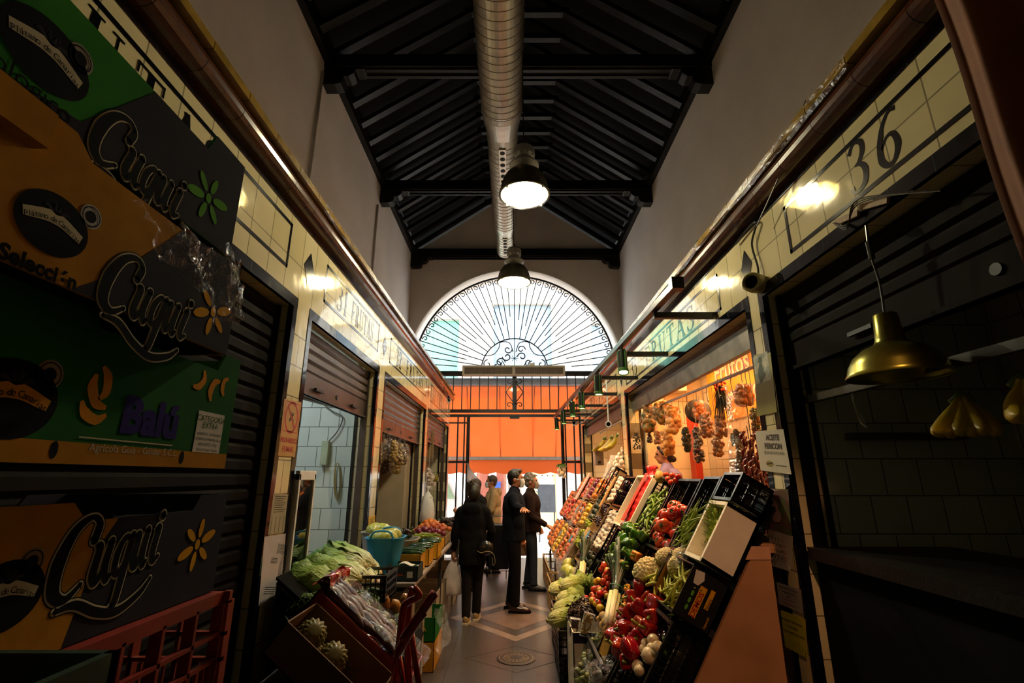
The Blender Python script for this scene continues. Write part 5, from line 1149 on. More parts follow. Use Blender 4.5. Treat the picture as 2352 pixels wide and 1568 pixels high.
tag(MB().box(-2.9, -2.6, 4.55, 4.75, 1.55, 1.85).build('wall_dispenser', M('dark_metal', '2a2624', .4), bevel=.02), 'dark box dispenser at the back of the second left stall', 'dispenser')
cr_ = tag(MB().bar(tuple(ony(700, 910, 3.9)), tuple(ony(808, 940, 4.9)), .05, .05).build('hanging_rail', M('old_rail', '6e5e50', .5)), 'worn wooden rail under the raised shutter of the second left stall', 'rail')
# table along the left stalls
tb = empty('market_table', 'long white topped market table along the left stalls', 'table', (-1.08, 6.6, 0), None)
MB().box(-1.4, -.76, 4.15, 9.6, .87, .9).build('tabletop', M('worn_white_top', '9a8a7c', .35, var=.15, vs=5), tb, bevel=.004)
for y in (4.3, 6, 7.8, 9.4):
    for x in (-1.35, -.82): MB().box(x-.02, x+.02, y-.02, y+.02, 0, .87).build('leg', M('table_leg', '3a342e', .6) if y == 4.3 and x < -1 else bpy.data.materials['table_leg'], tb)
for i, (y, x, h_) in enumerate(((4.2, -1.15, .42), (4.2, -1.2, .4), (4.9, -1.15, .5), (5.7, -1.15, .5), (6.5, -1.15, .5), (7.3, -1.15, .5))):
    z_ = .43 if i == 1 else 0
    crate_c((x, y, z_), (.34, 0, 0), (0, .55, 0), (0, 0, h_), 'cardboard_box', 'plain pale cardboard box '+('stacked highest under the near end of the table' if i == 1 else 'on the floor under the near end of the table' if i == 0 else 'pushed far under the left table'), M('pale_card%d' % i, '8c7a62', .8, var=.08), 'cardboard box', 'boxes pushed under the table' if i > 1 else None, slots=False, th=.006)
def tub(name, c, r0, r1, h, mt, label, cat='tub', sqr=.6, handles=True, mt_in=None):
    c = V(c); R_ = empty(name, label, cat, tuple(c)); 
    lob = lambda t, z: 1+.07*math.cos(4*t+PI)
    MB().lathe([(0, .0), (r0, 0), (r1, h), (r1+.012, h), (r1+.012, h+.008), (r1-.006, h+.008), (r0-.006, .008), (0, .008)], c, 40, lobes=lob).build('body', mt, R_, smooth=False)
    if handles:
        for sg in (-1, 1):
            MB().tube(catmull([c+V((-.1, sg*(r1*.93), h)), c+V((-.06, sg*(r1*.95), h+.06)), c+V((.06, sg*(r1*.95), h+.06)), c+V((.1, sg*(r1*.93), h))], 5), .009, 6).build('handle', mt, R_)
    return R_
tb_b = M('blue_tub', '2a86ae', .45, var=.06); tb_y = M('yellow_tub', 'c98e14', .45, var=.06); tb_g = M('grey_white_tub', '9a9484', .5, var=.06)
c = ony(898, 1316, 4.5); tub('blue_tub', (-1.08, 4.45, .9), .105, .165, .3, tb_b, 'bright blue flexible tub full of green melons on the left table')
for (dx, dy, a) in ((-.04, -.02, .3), (.05, .04, 1.2), (.02, -.07, .6)): S['melon_fruit'].put((-1.08+dx, 4.45+dy, 1.2+.01*a), (0, .1, a), .85, 'green yellow melon heaped in the blue tub', 'melons in the blue tub')
tub('grey_basin', (-1.13, 5.2, .9), .14, .2, .2, tb_g, 'grey white basin of dark green peppers on the left table', 'basin', handles=False)
S_dp = skin('dark_pepper_skin', '1c2a12', c2='32181a', rough=.1, coat=.6); p_pepper('dark_pepper', S_dp, .12, .045)
for k in range(11): a = k*2.4; S['dark_pepper'].put((-1.13+.1*math.cos(a)*(.4+.6*(k % 3)/2), 5.2+.1*math.sin(a), 1.12+.02*(k % 3)), (1.2, a, a), 1, 'glossy dark green pepper in the grey white basin', 'dark peppers in the basin')
tub('melon_bowl', (-1.28, 4.88, .9), .1, .13, .3, tb_g, 'pale bowl of yellow melons by the second left pillar', 'bowl', handles=False)
for k in range(3): S['melon_fruit'].put((-1.28+.05*math.cos(k*2.1), 4.88+.06*math.sin(k*2.1), 1.22), (0, 0, k), .8, 'yellow green melon in the pale bowl by the pillar', 'melons in the pale bowl')
db = crate_c((-1.0, 4.2, .905), (.25, 0, 0), (0, .24, 0), (0, 0, .11), 'dark_carton', 'small dark green carton of cucumbers with a white label at the table end', M('dark_green_card', '14201c', .6), 'carton', slots=False, th=.005)
f = frame((0, 4.198, 0), (1, 0, 0), (0, 0, 1))
m = MB().rect(-.985, .96, -.945, 1.0, f, .001).rect(-.835, .93, -.79, .975, f, .001); m.build('label', paper, db); MB().rect(-.925, .945, -.865, .957, f, .001).disc((-.965, .935), .01, f, .001).build('orange_print', M('orange_print', '9a3414', .6), db)
for k in range(7): S['cucumber'].put((-.87, 4.24+.027*k, .985), (0, 0, rg.uniform(-.1, .1)), .75, 'short green cucumber in the dark carton', 'cucumbers in the dark carton')
tag(MB().grid(lambda a, b: (-.93+.12*a, 4.3+.09*b, 1.01+.012*math.sin(a*5)), 5, 4).build('paper_slip', paper, solid=.001), 'white paper slip lying on the cucumbers in the dark carton', 'paper')
for i, (y, w_) in enumerate(((4.52, .24), (4.85, .26), (5.25, .28))):
    crate_c((-1.0+.02*i, y, .905), (.21, 0, 0), (0, w_, 0), (0, 0, .15), 'yellow_box', ('nearest', 'middle', 'farthest')[i]+' of the three yellow boxes of courgettes along the table edge', tb_y, 'box', slots=False, th=.006)
    for k in range(4): S['courgette'].put((-.89+.02*i, y+.05+.045*k, 1.06+.012*(k % 2)), (0, 0, rg.uniform(-.25, .25)), .85, 'shiny dark green courgette lying in the %s yellow box' % ('nearest', 'middle', 'farthest')[i], 'courgettes in the %s yellow box' % ('nearest', 'middle', 'farthest')[i])
def heap(kind, cx0, cy0, z, n, rx, ry, label, group, cat=None, sc=1, step=None, amt=3):
    for k in range(n):
        t = k/n; a = k*2.399; rr = math.sqrt(t)
        S[kind].put((cx0+rx*rr*math.cos(a), cy0+ry*rr*math.sin(a), z+.07*(1-t)*(1 if n > 5 else .3)), (rg.uniform(-amt, amt), rg.uniform(-.3, .3), rg.uniform(0, 6)), sc*rg.uniform(.9, 1.1), label, group, cat)
for (y0_, y1_, zz) in ((5.6, 6.15, .1), (6.2, 6.75, .1), (6.8, 7.35, .1), (7.4, 8.1, .1)):
    crate_c((-1.36, y0_, .905), (.56, 0, 0), (0, y1_-y0_, 0), (0, 0, zz), 'shallow_tray', {5.6: 'yellow tray of green beans', 6.2: 'shallow tray of red onions', 6.8: 'shallow tray of peaches', 7.4: 'shallow tray of oranges and dark lettuce'}[y0_]+' on the left table', tb_y if y0_ == 5.6 else wood_c, 'tray', slots=False, th=.008)
for k in range(40): S['green_bean'].put((-1.08+rg.uniform(-.2, .2), 5.87+rg.uniform(-.2, .2), 1.0+rg.uniform(0, .06)), (rg.random(), rg.uniform(-.2, .2), rg.uniform(-.6, .6)), 1.1, 'long green bean in the yellow tray on the left table', 'green beans on the left table')
heap('red_onion', -1.08, 6.47, 1.0, 26, .24, .24, 'small red onion in the shallow tray on the left table', 'red onions on the left table')
heap('peach', -1.08, 7.07, 1.0, 26, .24, .24, 'orange red peach in the shallow tray on the left table', 'peaches on the left table')
heap('orange', -1.2, 7.6, 1.0, 14, .14, .16, 'orange in the heap below the hanging net bag', 'oranges on the left table')
for k in range(4): S['red_lettuce'].put((-.98+.04*k, 7.55+.2*k, 1.0), (0, 0, k), .9, 'dark red leafy lettuce at the far end of the left table', 'dark lettuces on the left table')
heap('avocado', -1.15, 8.6, .95, 12, .15, .25, 'dark avocado on the far left table', 'avocados far left')
# bags hanging in the third left stall
nut_m = [M('nut_a', '8a6a34', .6), M('nut_b', '6b4a24', .6), M('nut_c', '4a2c18', .6), M('nut_d', 'a0803c', .6)]
for i, (u, v, y) in enumerate(((868, 1035, 5.5), (880, 1030, 5.7), (893, 1028, 5.85), (905, 1032, 5.7), (917, 1040, 5.8), (928, 1040, 6.1), (886, 1060, 5.8), (912, 1062, 6.1), (898, 1048, 6.0))):
    p = ony(u, v, y); blob_bag('nut_bag', p, (.15, .25), 'clear bag of brown nuts hanging in the third left stall', 'bag', nut_m[i % 4], 90, .019, seed=i, group='nut bags in the third left stall', hang=(p.x, p.y, 2.34), sq=(.7, .9, 1))
tag(MB().bar((-1.6, 5.32, 2.35), (-1.6, 7.98, 2.35), .02, .02).build('hanging_rail', iron), 'dark rail carrying the bags of nuts in the third left stall', 'rail')
tag(MB().box(-2.35, -1.62, 7.6, 7.95, 0, 2.2).build('tall_cupboard', M('cream_cupboard', '9c8c72', .6, var=.05), bevel=.01), 'tall cream cupboard inside the third left stall behind the nut bags', 'cupboard')
p = ony(983, 1165, 7.7); net_b = blob_bag('net_bag', (-1.28, 7.7, p.z), (.2, .46), 'white plastic bag hanging by the third left pillar above the oranges', 'bag', M('bag_white', 'b8a48a', .6), 30, .03, film('milky', op=.7, gloss=.12), seed=4, hang=(-1.3, 7.7, p.z+.45))
lat = empty('lattice_strip', 'brown wooden lattice strip hanging in the farthest left stall', 'lattice', (-1.6, 8.6, 2.0)); m = MB()
a, b = ony(980, 990, 9.2), ony(990, 1052, 9.2)
for i in range(-8, 26):
    for sg in (-1, 1):
        z_ = b.z+(a.z-b.z)*i/22
        if 0 <= i <= 20: m.bar((a.x, 9.2, z_), (a.x+.14, 9.2+.005*sg, z_+sg*.06 if sg > 0 else z_), .012, .006, (0, 1, 0)); m.bar((a.x, 9.205, z_+.06), (a.x+.14, 9.205, z_), .012, .006, (0, 1, 0))
m.build('slats', wood_c, lat)
for i, (u, v) in enumerate(((985, 1085), (992, 1100), (984, 1112))):
    p = ony(u, v, 9.0); blob_bag('garlic_net', p, (.13, .2), 'small net of pale garlic hanging in the farthest left stall', 'net', garlic_s, 16, .026, seed=i+20, group='garlic nets far left', hang=(p.x, p.y, 2.35))
banana_hand('green_banana_hand', 4, mt=skin('banana_skin_b', 'b89420', c2='8a8a2a', rough=.4)); S['green_banana_hand'].put(ony(1003, 1090, 9.0), (0, 0, .5), .8, 'small yellow bunch of bananas hanging in the farthest left stall')
# red hand truck
red_tube = M('red_paint', '8c1210', .22, coat=.5, var=.1)
ht = empty('hand_truck', 'red tubular hand truck standing before the left produce', 'hand truck', (-.45, 2.5, 0))
def pl(P, y): return [ony(u, v, y+(q[0] if q else 0)) for u, v, *q in P]
yy = 2.5
A_ = catmull([tuple(p) for p in pl([(905, 1568), (917, 1475), (926, 1400), (938, 1382), (962, 1370), (958, 1358), (949, 1349)], yy)], 6); fl = V((A_[0].x-.06, yy+.02, .12)); MB().tube([fl]+A_, .0165, 10).build('side_rail', red_tube, ht, smooth=True)
A_ = catmull([tuple(p) for p in pl([(940, 1568), (936, 1480), (938, 1400), (944, 1362), (949, 1349)], yy+.12)], 6); MB().tube([V((A_[0].x-.03, yy+.14, .12))]+A_, .0165, 10).build('side_rail', red_tube, ht, smooth=True)
for P in ([(908, 1508), (945, 1445), (974, 1404)], [(925, 1470), (965, 1410), (999, 1361)]):
    A_ = catmull([tuple(p) for p in pl(P, yy-.08)], 5); h_ = MB().tube(A_, .02, 12).build('handle', red_tube, ht, smooth=True); e = A_[-1]; d = (A_[-1]-A_[-2]).normalized(); MB().lathe([(.011, 0), (.011, .001), (0, .001)], e, 12, d).build('tube_end', blk_i, h_)
for P in ([(944, 1446), (952, 1510), (962, 1568)], [(915, 1500), (925, 1568)]):
    A_ = pl(P, yy-.03); MB().tube([V((A_[-1].x+.0, yy, .12))]+A_[::-1], .014, 8).build('brace', red_tube, ht, smooth=True)
for z_ in (.35, .62): MB().tube([(-.50, yy+.02, z_), (-.36, yy+.1, z_)], .012, 8).build('crossbar', red_tube, ht)
MB().box(-.6, -.32, yy-.2, yy+.05, .0, .012).build('toe_plate', red_tube, ht)
for x in (-.6, -.3): MB().lathe([(.05, -.02), (.11, -.02), (.12, 0), (.11, .02), (.05, .02)], (x, yy+.14, .12), 24, (1, 0, 0)).build('wheel', black_pl, ht)
# banana boxes with film in the aisle beyond the hand truck
for i, (z_, mt_, lb) in enumerate(((0, kraft_y, 'yellow banana box with black flower standing on the floor beyond the hand truck'), (.245, green_d, 'green banana box with yellow bananas, on top of the yellow one beyond the hand truck'))):
    r = crate_c((-.93, 5.0, z_), (.22, 0, 0), (0, .5, 0), (0, 0, .24 if i == 0 else .2), 'banana_box', lb, mt_, 'cardboard box', slots=False, th=.006); f = frame((-.93, 4.997, z_), (1, 0, 0), (0, 0, 1))
    if i == 0: petals((.08, .16), .04, f, blk_i, r, 6); petals((.1, .04), .035, f, blk_i, r, 6)
    else:
        m = MB(); m.rib([(.06, .17), (.045, .12), (.07, .08)], [.004, .025, .004], f, .001).rib([(.12, .18), (.11, .13), (.14, .09)], [.004, .025, .004], f, .001); m.build('banana_print', yel_i, r)
drape('clear_film', lambda a, b: (-.72+.08*math.sin(PI*b)+.05*math.sin(a*9), 5.0+.25*a, .1+.38*b), 26, 26, film('film_bright2', gloss=.12, bs=45), 'crumpled clear film hanging off the banana boxes beside the aisle', 'plastic film', None, .06, 14)
# ================================================================== RIGHT DISPLAY RACK
rk_ = empty('display_rack', 'long sloping rack frame carrying the crates of the right fruit stall', 'rack', (1.0, 6.5, 0))
counter_m = M('pink_counter', 'b8845a', .55, var=.2, vs=2.5, bump=.05, bs=20); 
ct = empty('shop_counter', 'pinkish stone counter with worn end panel below the right stall opening', 'counter', (1.4, 5, 0))
OFF = -.235
e0, e1 = rk(0, .36, OFF), rk(0, 1.55, OFF)
P = [(e1.x, 2.965, 0), (1.465, 2.965, 0), (1.465, 2.965, 1.32), (e0.x+.06, 2.965, 1.32), (e0.x, 2.965, e0.z), (e1.x, 2.965, e1.z)]
MB().prism(P[::-1], (0, .025, 0)).build('end_panel', counter_m, ct)
MB().box(1.34, 1.75, 3.06, 6.58, 1.27, 1.32).build('top', counter_m, ct, bevel=.004); MB().box(1.6, 1.64, 3.08, 6.56, 0, 1.27).build('front', counter_m, ct)
MB().box(1.3, 1.465, 2.96, 2.97, 1.25, 1.32).build('edge_strip', M('pink_edge', 'cf9a7a', .5), ct)
for y in (3.4, 4.6, 6, 7.5, 9, 10.2):
    m = MB(); a = rk(y, -.05, OFF+.02); b = rk(y, 1.5, OFF+.02); m.bar(a, b, .04, .04); m.bar((a.x, y, 0), a, .04, .04); m.bar((b.x, y, 0), b, .04, .04); m.build('leg_frame', iron, rk_)
for s in (0, .5, .84, 1.25): m = MB().bar(rk(3.0, s, OFF+.01), rk(10.25, s, OFF+.01), .04, .03, RN); m.build('shelf_rail', iron, rk_)
MB().obox(rk(3.0, -.05, OFF-.03), (0, 7.25, 0), RD*1.55, RN*.01).build('back_board', black_pl, rk_)
DP = .2
# --- nearest column group
whs = M('expanded_polystyrene', 'e9dfc8', .8, var=.04, bump=.1, bs=120)
ps = crate_c(rk(2.945, .17, -.2), (0, .27, 0), RD*.37, RN*.21, 'polystyrene_box', 'thick white polystyrene box with fennel at the near end of the rack', whs, 'box', slots=False, th=.022)
R_ = proto('fennel', 'fennel'); MB().lathe([(0, -.05), (.03, -.045), (.045, -.01), (.04, .03), (.02, .06), (.012, .09), (0, .09)], (0, 0, 0), 20, lobes=lambda t, z: 1+.12*math.cos(2*t)).build('bulb', M('fennel_bulb', 'dfe0a8', .35, var=.06), R_, smooth=True); m = MB()
for k in range(5): m.tube(catmull([(0, 0, .05), (.02*math.cos(k*1.3), .02*math.sin(k*1.3), .12), (.05*math.cos(k*1.3), .05*math.sin(k*1.3), .2)], 3), [.01]*3+[.007]*4, 6)
m.build('stalks', M('fennel_stalk', 'a8b440', .5), R_, smooth=True); m = MB()
for k in range(170):
    a = rg.uniform(0, 6.28); z = rg.uniform(.1, .24); d = V((math.cos(a), math.sin(a), rg.uniform(-.2, 1))).normalized(); p = V((.03*math.cos(a), .03*math.sin(a), z)); m.tube([p, p+d*rg.uniform(.03, .07)], [.002, .0007], 3)
m.build('fronds', M('fennel_frond', '6c8a1c', .6), R_); S['fennel'] = Stock(R_)
for (y, s, a) in ((3.06, .47, 0), (3.12, .40, .2)): S['fennel'].put(rk(y, s, -.09), (RM @ Euler((PI/2-.3, .2*a, a)).to_matrix()).to_euler(), 1, 'pale fennel bulb with feathery green fronds in the polystyrene box', 'fennel in the polystyrene box')
for k in range(9): S['broad_bean'].put(rk(3.02+.02*k, .24+.02*(k % 4), -.08+.006*k), (RM @ Euler((0, .1, 1.2+.1*k)).to_matrix()).to_euler(), 1, 'pale green broad bean at the top of the polystyrene box', 'beans in the polystyrene box')
rcrate(3.24, 3.52, .0, .54, DP, 'black plastic crate of thin green beans beside the polystyrene box')
for k in range(70): S['green_bean'].put(rk(3.38+rg.uniform(-.09, .09), .36+rg.uniform(-.15, .15), -.07+rg.uniform(0, .1)), (RM @ Euler((rg.uniform(-.4, .4), rg.uniform(-.3, .3), rg.uniform(.2, 1.5))).to_matrix()).to_euler(), rg.uniform(.7, .95), 'thin green bean in the crate next to the polystyrene box', 'green beans in the top right crate')
rcrate(2.96, 3.22, -.03, .15, .2, 'empty looking black crate at the top near corner of the rack')
rcrate(3.56, 4.08, .02, .54, DP, 'black plastic crate of large ripe tomatoes at the top of the rack')
m = MB().obox(rk(3.8, .03, -.19), (0, .008, 0), RD*.5, RN*.17); tag(m.build('crate_divider', black_pl), 'thin black divider between the two rows of large tomatoes', 'divider')
fill('tomato', 3.59, 4.05, .2, .54, -.06, .098, .088, 'large ripe red tomato in the open black crate', 'large tomatoes', sc=1.0, amt=.6, bulge=.05)
fill('tomato', 3.62, 4.0, .28, .5, .0, .1, .095, 'large ripe red tomato in the open black crate', 'large tomatoes', sc=1.0, amt=.6, bulge=.04, lim=16)
rcrate(4.12, 4.62, .0, .52, DP, 'black plastic crate of slim green peppers beside the tomatoes')
for k in range(60): S['long_pepper'].put(rk(4.37+rg.uniform(-.17, .17), .33+rg.uniform(-.17, .17), -.1+rg.uniform(0, .11)), rnd_rot(RM, .4), rg.uniform(.8, 1.1), 'slim green pepper in the black crate beside the tomatoes', 'slim green peppers')
# white tray with red net bags
wt = crate_c(rk(4.68, .0, -.14), (0, .62, 0), RD*.55, RN*.17, 'white_tray', 'white polystyrene tray holding potatoes and a red net bag', whs, 'tray', slots=False, th=.02)
fill('potato', 5.0, 5.26, .05, .5, -.08, .08, .08, 'pale potato in the white polystyrene tray', 'potatoes in the white tray')
red_net = M('red_net', 'd01e1a', .3, var=.15, vs=40, bump=.6, bs=90, coat=.3)
nb_ = empty('red_net_bag', 'bright red net bag of onions lying in the white tray', 'bag', tuple(rk(4.85, .3, 0)))
m = MB(); P_ = []; 
def nbf(a, b): t = 2*PI*a; ss = -.06+.62*b; w_ = .10+.045*math.sin(PI*b)**.5; return rk(4.84+w_*math.cos(t)+.008*math.sin(a*40+b*9), ss, -.02+(.04+.045*math.sin(PI*b))*math.sin(t)+.006*math.sin(b*60))
m.grid(nbf, 36, 30).build('net', red_net, nb_, smooth=True); MB().grid(lambda a, b: rk(4.72+.24*a, -.1+.08*b, .02+.03*math.sin(a*14)+.02*math.sin(b*5)), 24, 6).build('ruffled_top', red_net, nb_, smooth=True)
m = MB()
for i in range(10): m.obox(rk(4.80, .03+.047*i, .068), (0, .018, 0), RD*.03, RN*.003)
m.build('label_print', M('net_label', 'a88c7a', .6), nb_)
m = MB().obox(rk(4.76, .0, .066), (0, .11, 0), RD*.5, RN*.001); m.build('label_band', M('net_band', 'e02a20', .3), nb_)
S['onion_x'] = S['red_onion']
fill('red_onion', 4.75, 4.95, .5, .58, .0, .07, .07, 'onion at the mouth of the red net bag', 'onions in the red net', sc=1)
# row B
rcrate(4.66, 5.14, .56, .9, DP, 'black crate with a few dark aubergines in the second row'); rcrate(4.66, 5.14, .92, 1.1, DP, 'half hidden black crate below the aubergines')
for (y, s) in ((4.78, .82), (4.86, .84), (4.95, .83), (5.03, .82)): S['aubergine'].put(rk(y, s, -.1), rnd_rot(RM, .2), 1, 'shiny dark aubergine in the second row black crate', 'aubergines in the second row')
rcrate(4.1, 4.62, .56, .88, DP, 'black crate heaped with green bell peppers in the second row')
fill('green_pepper', 4.06, 4.66, .5, .88, .0, .098, .095, 'green bell pepper heaped in the second row crate', 'green bell peppers', amt=2.2, bulge=.09)
for (u, v) in ((1463, 1278), (1418, 1281), (1433, 1300)): y, s = onr(u, v, .04); S['orange_pepper'].put(rk(y, s, .04), rnd_rot(RM, 1), 1, 'orange yellow pepper in front of the green bell peppers', 'orange peppers')
rcrate(3.5, 4.06, .58, .9, DP, 'black crate with cauliflowers in the second row')
for i, (u, v, r, q) in enumerate(((1485, 1308, 1.05, .3), (1512, 1268, .8, .9), (1535, 1290, .7, 2.2), (1545, 1262, .6, 1))): y, s = onr(u, v, .04); S['cauliflower'].put(rk(y, s, .03 if i == 0 else -.02), (RM @ Euler((.4+.2*q, -.5, q)).to_matrix()).to_euler(), r, 'creamy cauliflower with pale green leaves '+('nearest the leeks, the largest one' if i == 0 else 'in the second row crate'), None if i == 0 else 'cauliflowers in the second row crate')
dem = M('black_carton', '14100f', .4, var=.15, coat=.15)
dm = crate_c(rk(2.98, .57, -.2), (0, .46, 0), RD*.29, RN*.22, 'black_carton', 'black carton of flat green beans with worn yellow print', dem, 'carton', slots=False, th=.007)
MB().obox(rk(2.99, .575, -.19), (0, .44, 0), RD*.275, RN*.004).build('inner_card', kraft, dm); MB().obox(rk(3.425, .58, -.19), (0, .004, 0), RD*.27, RN*.2).build('inner_card', kraft, dm)
f = frame(rk(2.976, .57, -.2), -RD*-1, RN)   # near end face: right = down slope, up = out
fe = frame(rk(2.977, .85, -.19), -RD, -RN)
fe = (rk(2.977, .85, .01), -RD, -RN)
fe = (rk(2.977, .85, -.0), -RD, RN*-1)
MB().poly([(.0+.03, .06), (.2, .06), (.2, .10), (.03, .10)], (rk(2.977, .85, 0), -RD, -RN), -.001).build('yellow_label', yel_i, dm)
MB().poly([(.1, .12), (.21, .12), (.21, .145), (.1, .145)], (rk(2.977, .85, 0), -RD, -RN), -.001).build('yellow_label', yel_i, dm)
MB().poly([(.19, .015), (.26, .0), (.27, .05), (.23, .065), (.19, .045)], (rk(2.977, .85, 0), -RD, -RN), -.001).build('white_sticker', paper, dm)
m = MB(); 
for k in range(3): m.disc((.06+.04*k, .035), .016, (rk(2.977, .85, 0), -RD, -RN), -.001, 12, .008)
m.build('bean_print', lime_i, dm)
tf = (rk(2.976, .84, -.095), -RD, RN)
text('carton_words', 'DEMOS', (rk(2.9755, .82, -.094), -RD, RN), .042, red_i, dm, off=.001, lift=.001); text('carton_words', 'Negra', (rk(2.9755, .75, -.143), -RD, RN), .026, ink, dm, lift=.001); text('carton_words', 'Especial', (rk(2.9755, .84, -.17), -RD, RN), .02, yel_i, dm, lift=.001)
for k in range(55): S['broad_bean'].put(rk(3.18+rg.uniform(-.12, .16), .78+rg.uniform(-.13, .06), -.1+rg.uniform(0, .1)), (RM @ Euler((rg.uniform(-.3, .3), rg.uniform(-.3, .3), rg.uniform(-.5, 1.3))).to_matrix()).to_euler(), rg.uniform(.7, 1), 'long flat green bean in the black carton with yellow print', 'flat beans in the black carton')
for k in range(6): S['broad_bean'].put(rk(3.42+.03*k, .76+.02*(k % 3), .03), (RM @ Euler((.1*k, .2, -.3+.12*k)).to_matrix()).to_euler(), 1.15, 'long flat green bean hanging over the edge of the black carton', 'beans over the carton edge')
drape('clear_film', lambda a, b: rk(3.05+.42*a, .5+.14*b, .035+.03*math.sin(a*7)), 26, 12, cling, 'crumpled clear film above the flat beans in the black carton', 'plastic film', None, .02, 25)
# big black crates row C/D near
rcrate(2.96, 3.46, .9, 1.52, .22, 'tall black lattice crate at the near end holding white onions', th=.012)
for (u, v, r) in ((1453, 1518, 1.0), (1468, 1540, .7), (1492, 1505, 1.05), (1485, 1478, .75), (1500, 1470, .8), (1497, 1490, .75), (1512, 1487, .8), (1465, 1530, .8), (1480, 1490, .7)): y, s = onr(u, v, -.03); S['white_onion'].put(rk(y, s, -.03), rnd_rot(RM, 1.2), r, 'pale white onion at the bottom of the near black crate', 'white onions in the near crate')
for (u, v) in ((1522, 1440), (1530, 1455), (1512, 1445), (1545, 1440), (1520, 1475), (1500, 1450), (1550, 1430)): y, s = onr(u, v, -.08); S['aubergine'].put(rk(y, s, -.08), rnd_rot(RM, .8), .75, 'small shiny dark aubergine above the white onions', 'small aubergines in the near crate')
rcrate(3.5, 3.98, .88, 1.5, DP, 'black crate overflowing with red bell peppers', th=.012)
for k, (u, v) in enumerate(((1470, 1350), (1482, 1365), (1455, 1372), (1495, 1378), (1470, 1395), (1446, 1385), (1452, 1408), (1487, 1405), (1436, 1418), (1462, 1430), (1440, 1440), (1478, 1432), (1425, 1448), (1452, 1455), (1418, 1470), (1440, 1474), (1428, 1490), (1412, 1490), (1448, 1490), (1430, 1510), (1410, 1458))):
    y, s = onr(u, v, .03); S['red_pepper'].put(rk(y, s, .03-.04*(k % 2)), rnd_rot(RM, 1.1), rg.uniform(.9, 1.08), 'glossy red bell pepper in the overflowing black crate', 'red bell peppers')
rcrate(4.02, 4.62, .9, 1.3, DP, 'black crate of small tomatoes behind the leeks')
for k in range(44):
    t = rg.random(); u = 1360+45*t+rg.uniform(-16, 16); v = 1398-95*t+rg.uniform(-10, 14); y, s = onr(u, v, .0)
    kd = 'yellow_tomato' if (k % 4 == 1) else 'small_tomato' if k % 5 else 'tomato'
    S[kd].put(rk(y, s, rg.uniform(-.01, .03)), rnd_rot(RM, 1), rg.uniform(.85, 1.2)*(.7 if kd == 'tomato' else 1), {'yellow_tomato': 'small yellow tomato in the mixed tomato crate', 'small_tomato': 'small red tomato in the mixed tomato crate', 'tomato': 'medium red tomato in the mixed tomato crate'}[kd], {'yellow_tomato': 'small yellow tomatoes', 'small_tomato': 'small red tomatoes', 'tomato': 'medium red tomatoes'}[kd])
def leek(u0, v0, u1, v1, yb, yt, lab, sc):
    a, b = ony(u0, v0, yb), ony(u1, v1, yt); d = b-a; S['leek_bundle'].put(a, d.to_track_quat('X', 'Z').to_euler(), d.length/.52*sc, lab)
leek(1398, 1438, 1430, 1268, 3.75, 4.3, 'bundle of leeks tied with green string, nearer bundle standing among tomatoes', 1)
leek(1335, 1330, 1345, 1240, 5.3, 5.7, 'darker bundle of leeks further along the rack above the cabbages', 1)
leek(1455, 1390, 1462, 1300, 3.95, 4.2, 'small leek bundle half hidden behind the nearer leeks', .8)
for (u, v) in ((1385, 1415), (1378, 1425), (1392, 1428), (1398, 1440), (1385, 1438)): y, s = onr(u, v, .0); S['potato'].put(rk(y, s, .0), rnd_rot(RM, 1), .9, 'knobbly ginger coloured root beside the leeks', 'ginger roots', 'ginger')
for (u, v) in ((1435, 1372), (1430, 1392), (1440, 1350)): y, s = onr(u, v, .0); S['orange_pepper'].put(rk(y, s, -.02), rnd_rot(RM, 1), .8, 'orange pepper between the leeks and the red peppers', 'orange peppers by the leeks')
# cabbages, lettuces, punnets
for (u, v, y, r) in ((1345, 1345, 5.35, .2), (1325, 1340, 5.3, .1), (1318, 1370, 5.15, .0), (1310, 1393, 5.0, -.1), (1300, 1415, 4.85, -.1), (1298, 1350, 5.6, .3)):
    p = ony(u, v, y); S['long_cabbage'].put(p+V((-.17, -.05, -.02)), (rg.uniform(0, 6), -.15, .25+r), .95, 'long pale yellow green cabbage lying at the foot of the rack', 'long cabbages')
for (u, v, y) in ((1330, 1400, 4.75), (1345, 1390, 4.8), (1325, 1415, 4.65), (1350, 1408, 4.6)): S['red_lettuce'].put(ony(u, v, y)-V((0, 0, .02)), (0, -.4, rg.random()*6), .75, 'dark red curly lettuce beside the pale cabbages', 'dark red lettuces')
def bottomstack(y0, y1, x0, x1, z1, label, mt=None, slots=True, name='black_crate', n=1):
    for i in range(n): crate_c((x0, y0, i*z1/n), (x1-x0, 0, 0), (0, y1-y0, 0), (0, 0, z1/n-.004), name, label+(('' if n == 1 else (', lower', ', upper')[i])), mt, 'crate' if slots else 'box', None, slots, .008)
bottomstack(4.78, 5.3, .41, .78, .40, 'black lattice crate on the floor under the cabbages', n=2)
bottomstack(5.35, 5.9, .43, .78, .40, 'black lattice crate on the floor beyond the cabbages', n=2)
bottomstack(4.3, 4.74, .48, .74, .52, 'white carton with barcode on the floor below the plastic punnets', whs, False, 'white_carton')
bc = bpy.data.objects['white_carton']; m = MB(); f = frame((.48, 4.298, 0), (1, 0, 0), (0, 0, 1))
for i in range(9): m.rect(.13, .3+.012*i, .16, .304+.012*i, f, .001)
m.build('barcode', ink, bc); MB().rect(.0, .44, .26, .515, f, .0005).build('dark_top_band', navy_c, bc)
bottomstack(6.0, 7.6, .5, .8, .38, 'low wooden crate on the floor along the far part of the rack', wood_c, True, 'wooden_crate'); bottomstack(7.7, 9.4, .55, .85, .38, 'low wooden crate on the floor near the right gate', wood_c, True, 'wooden_crate')
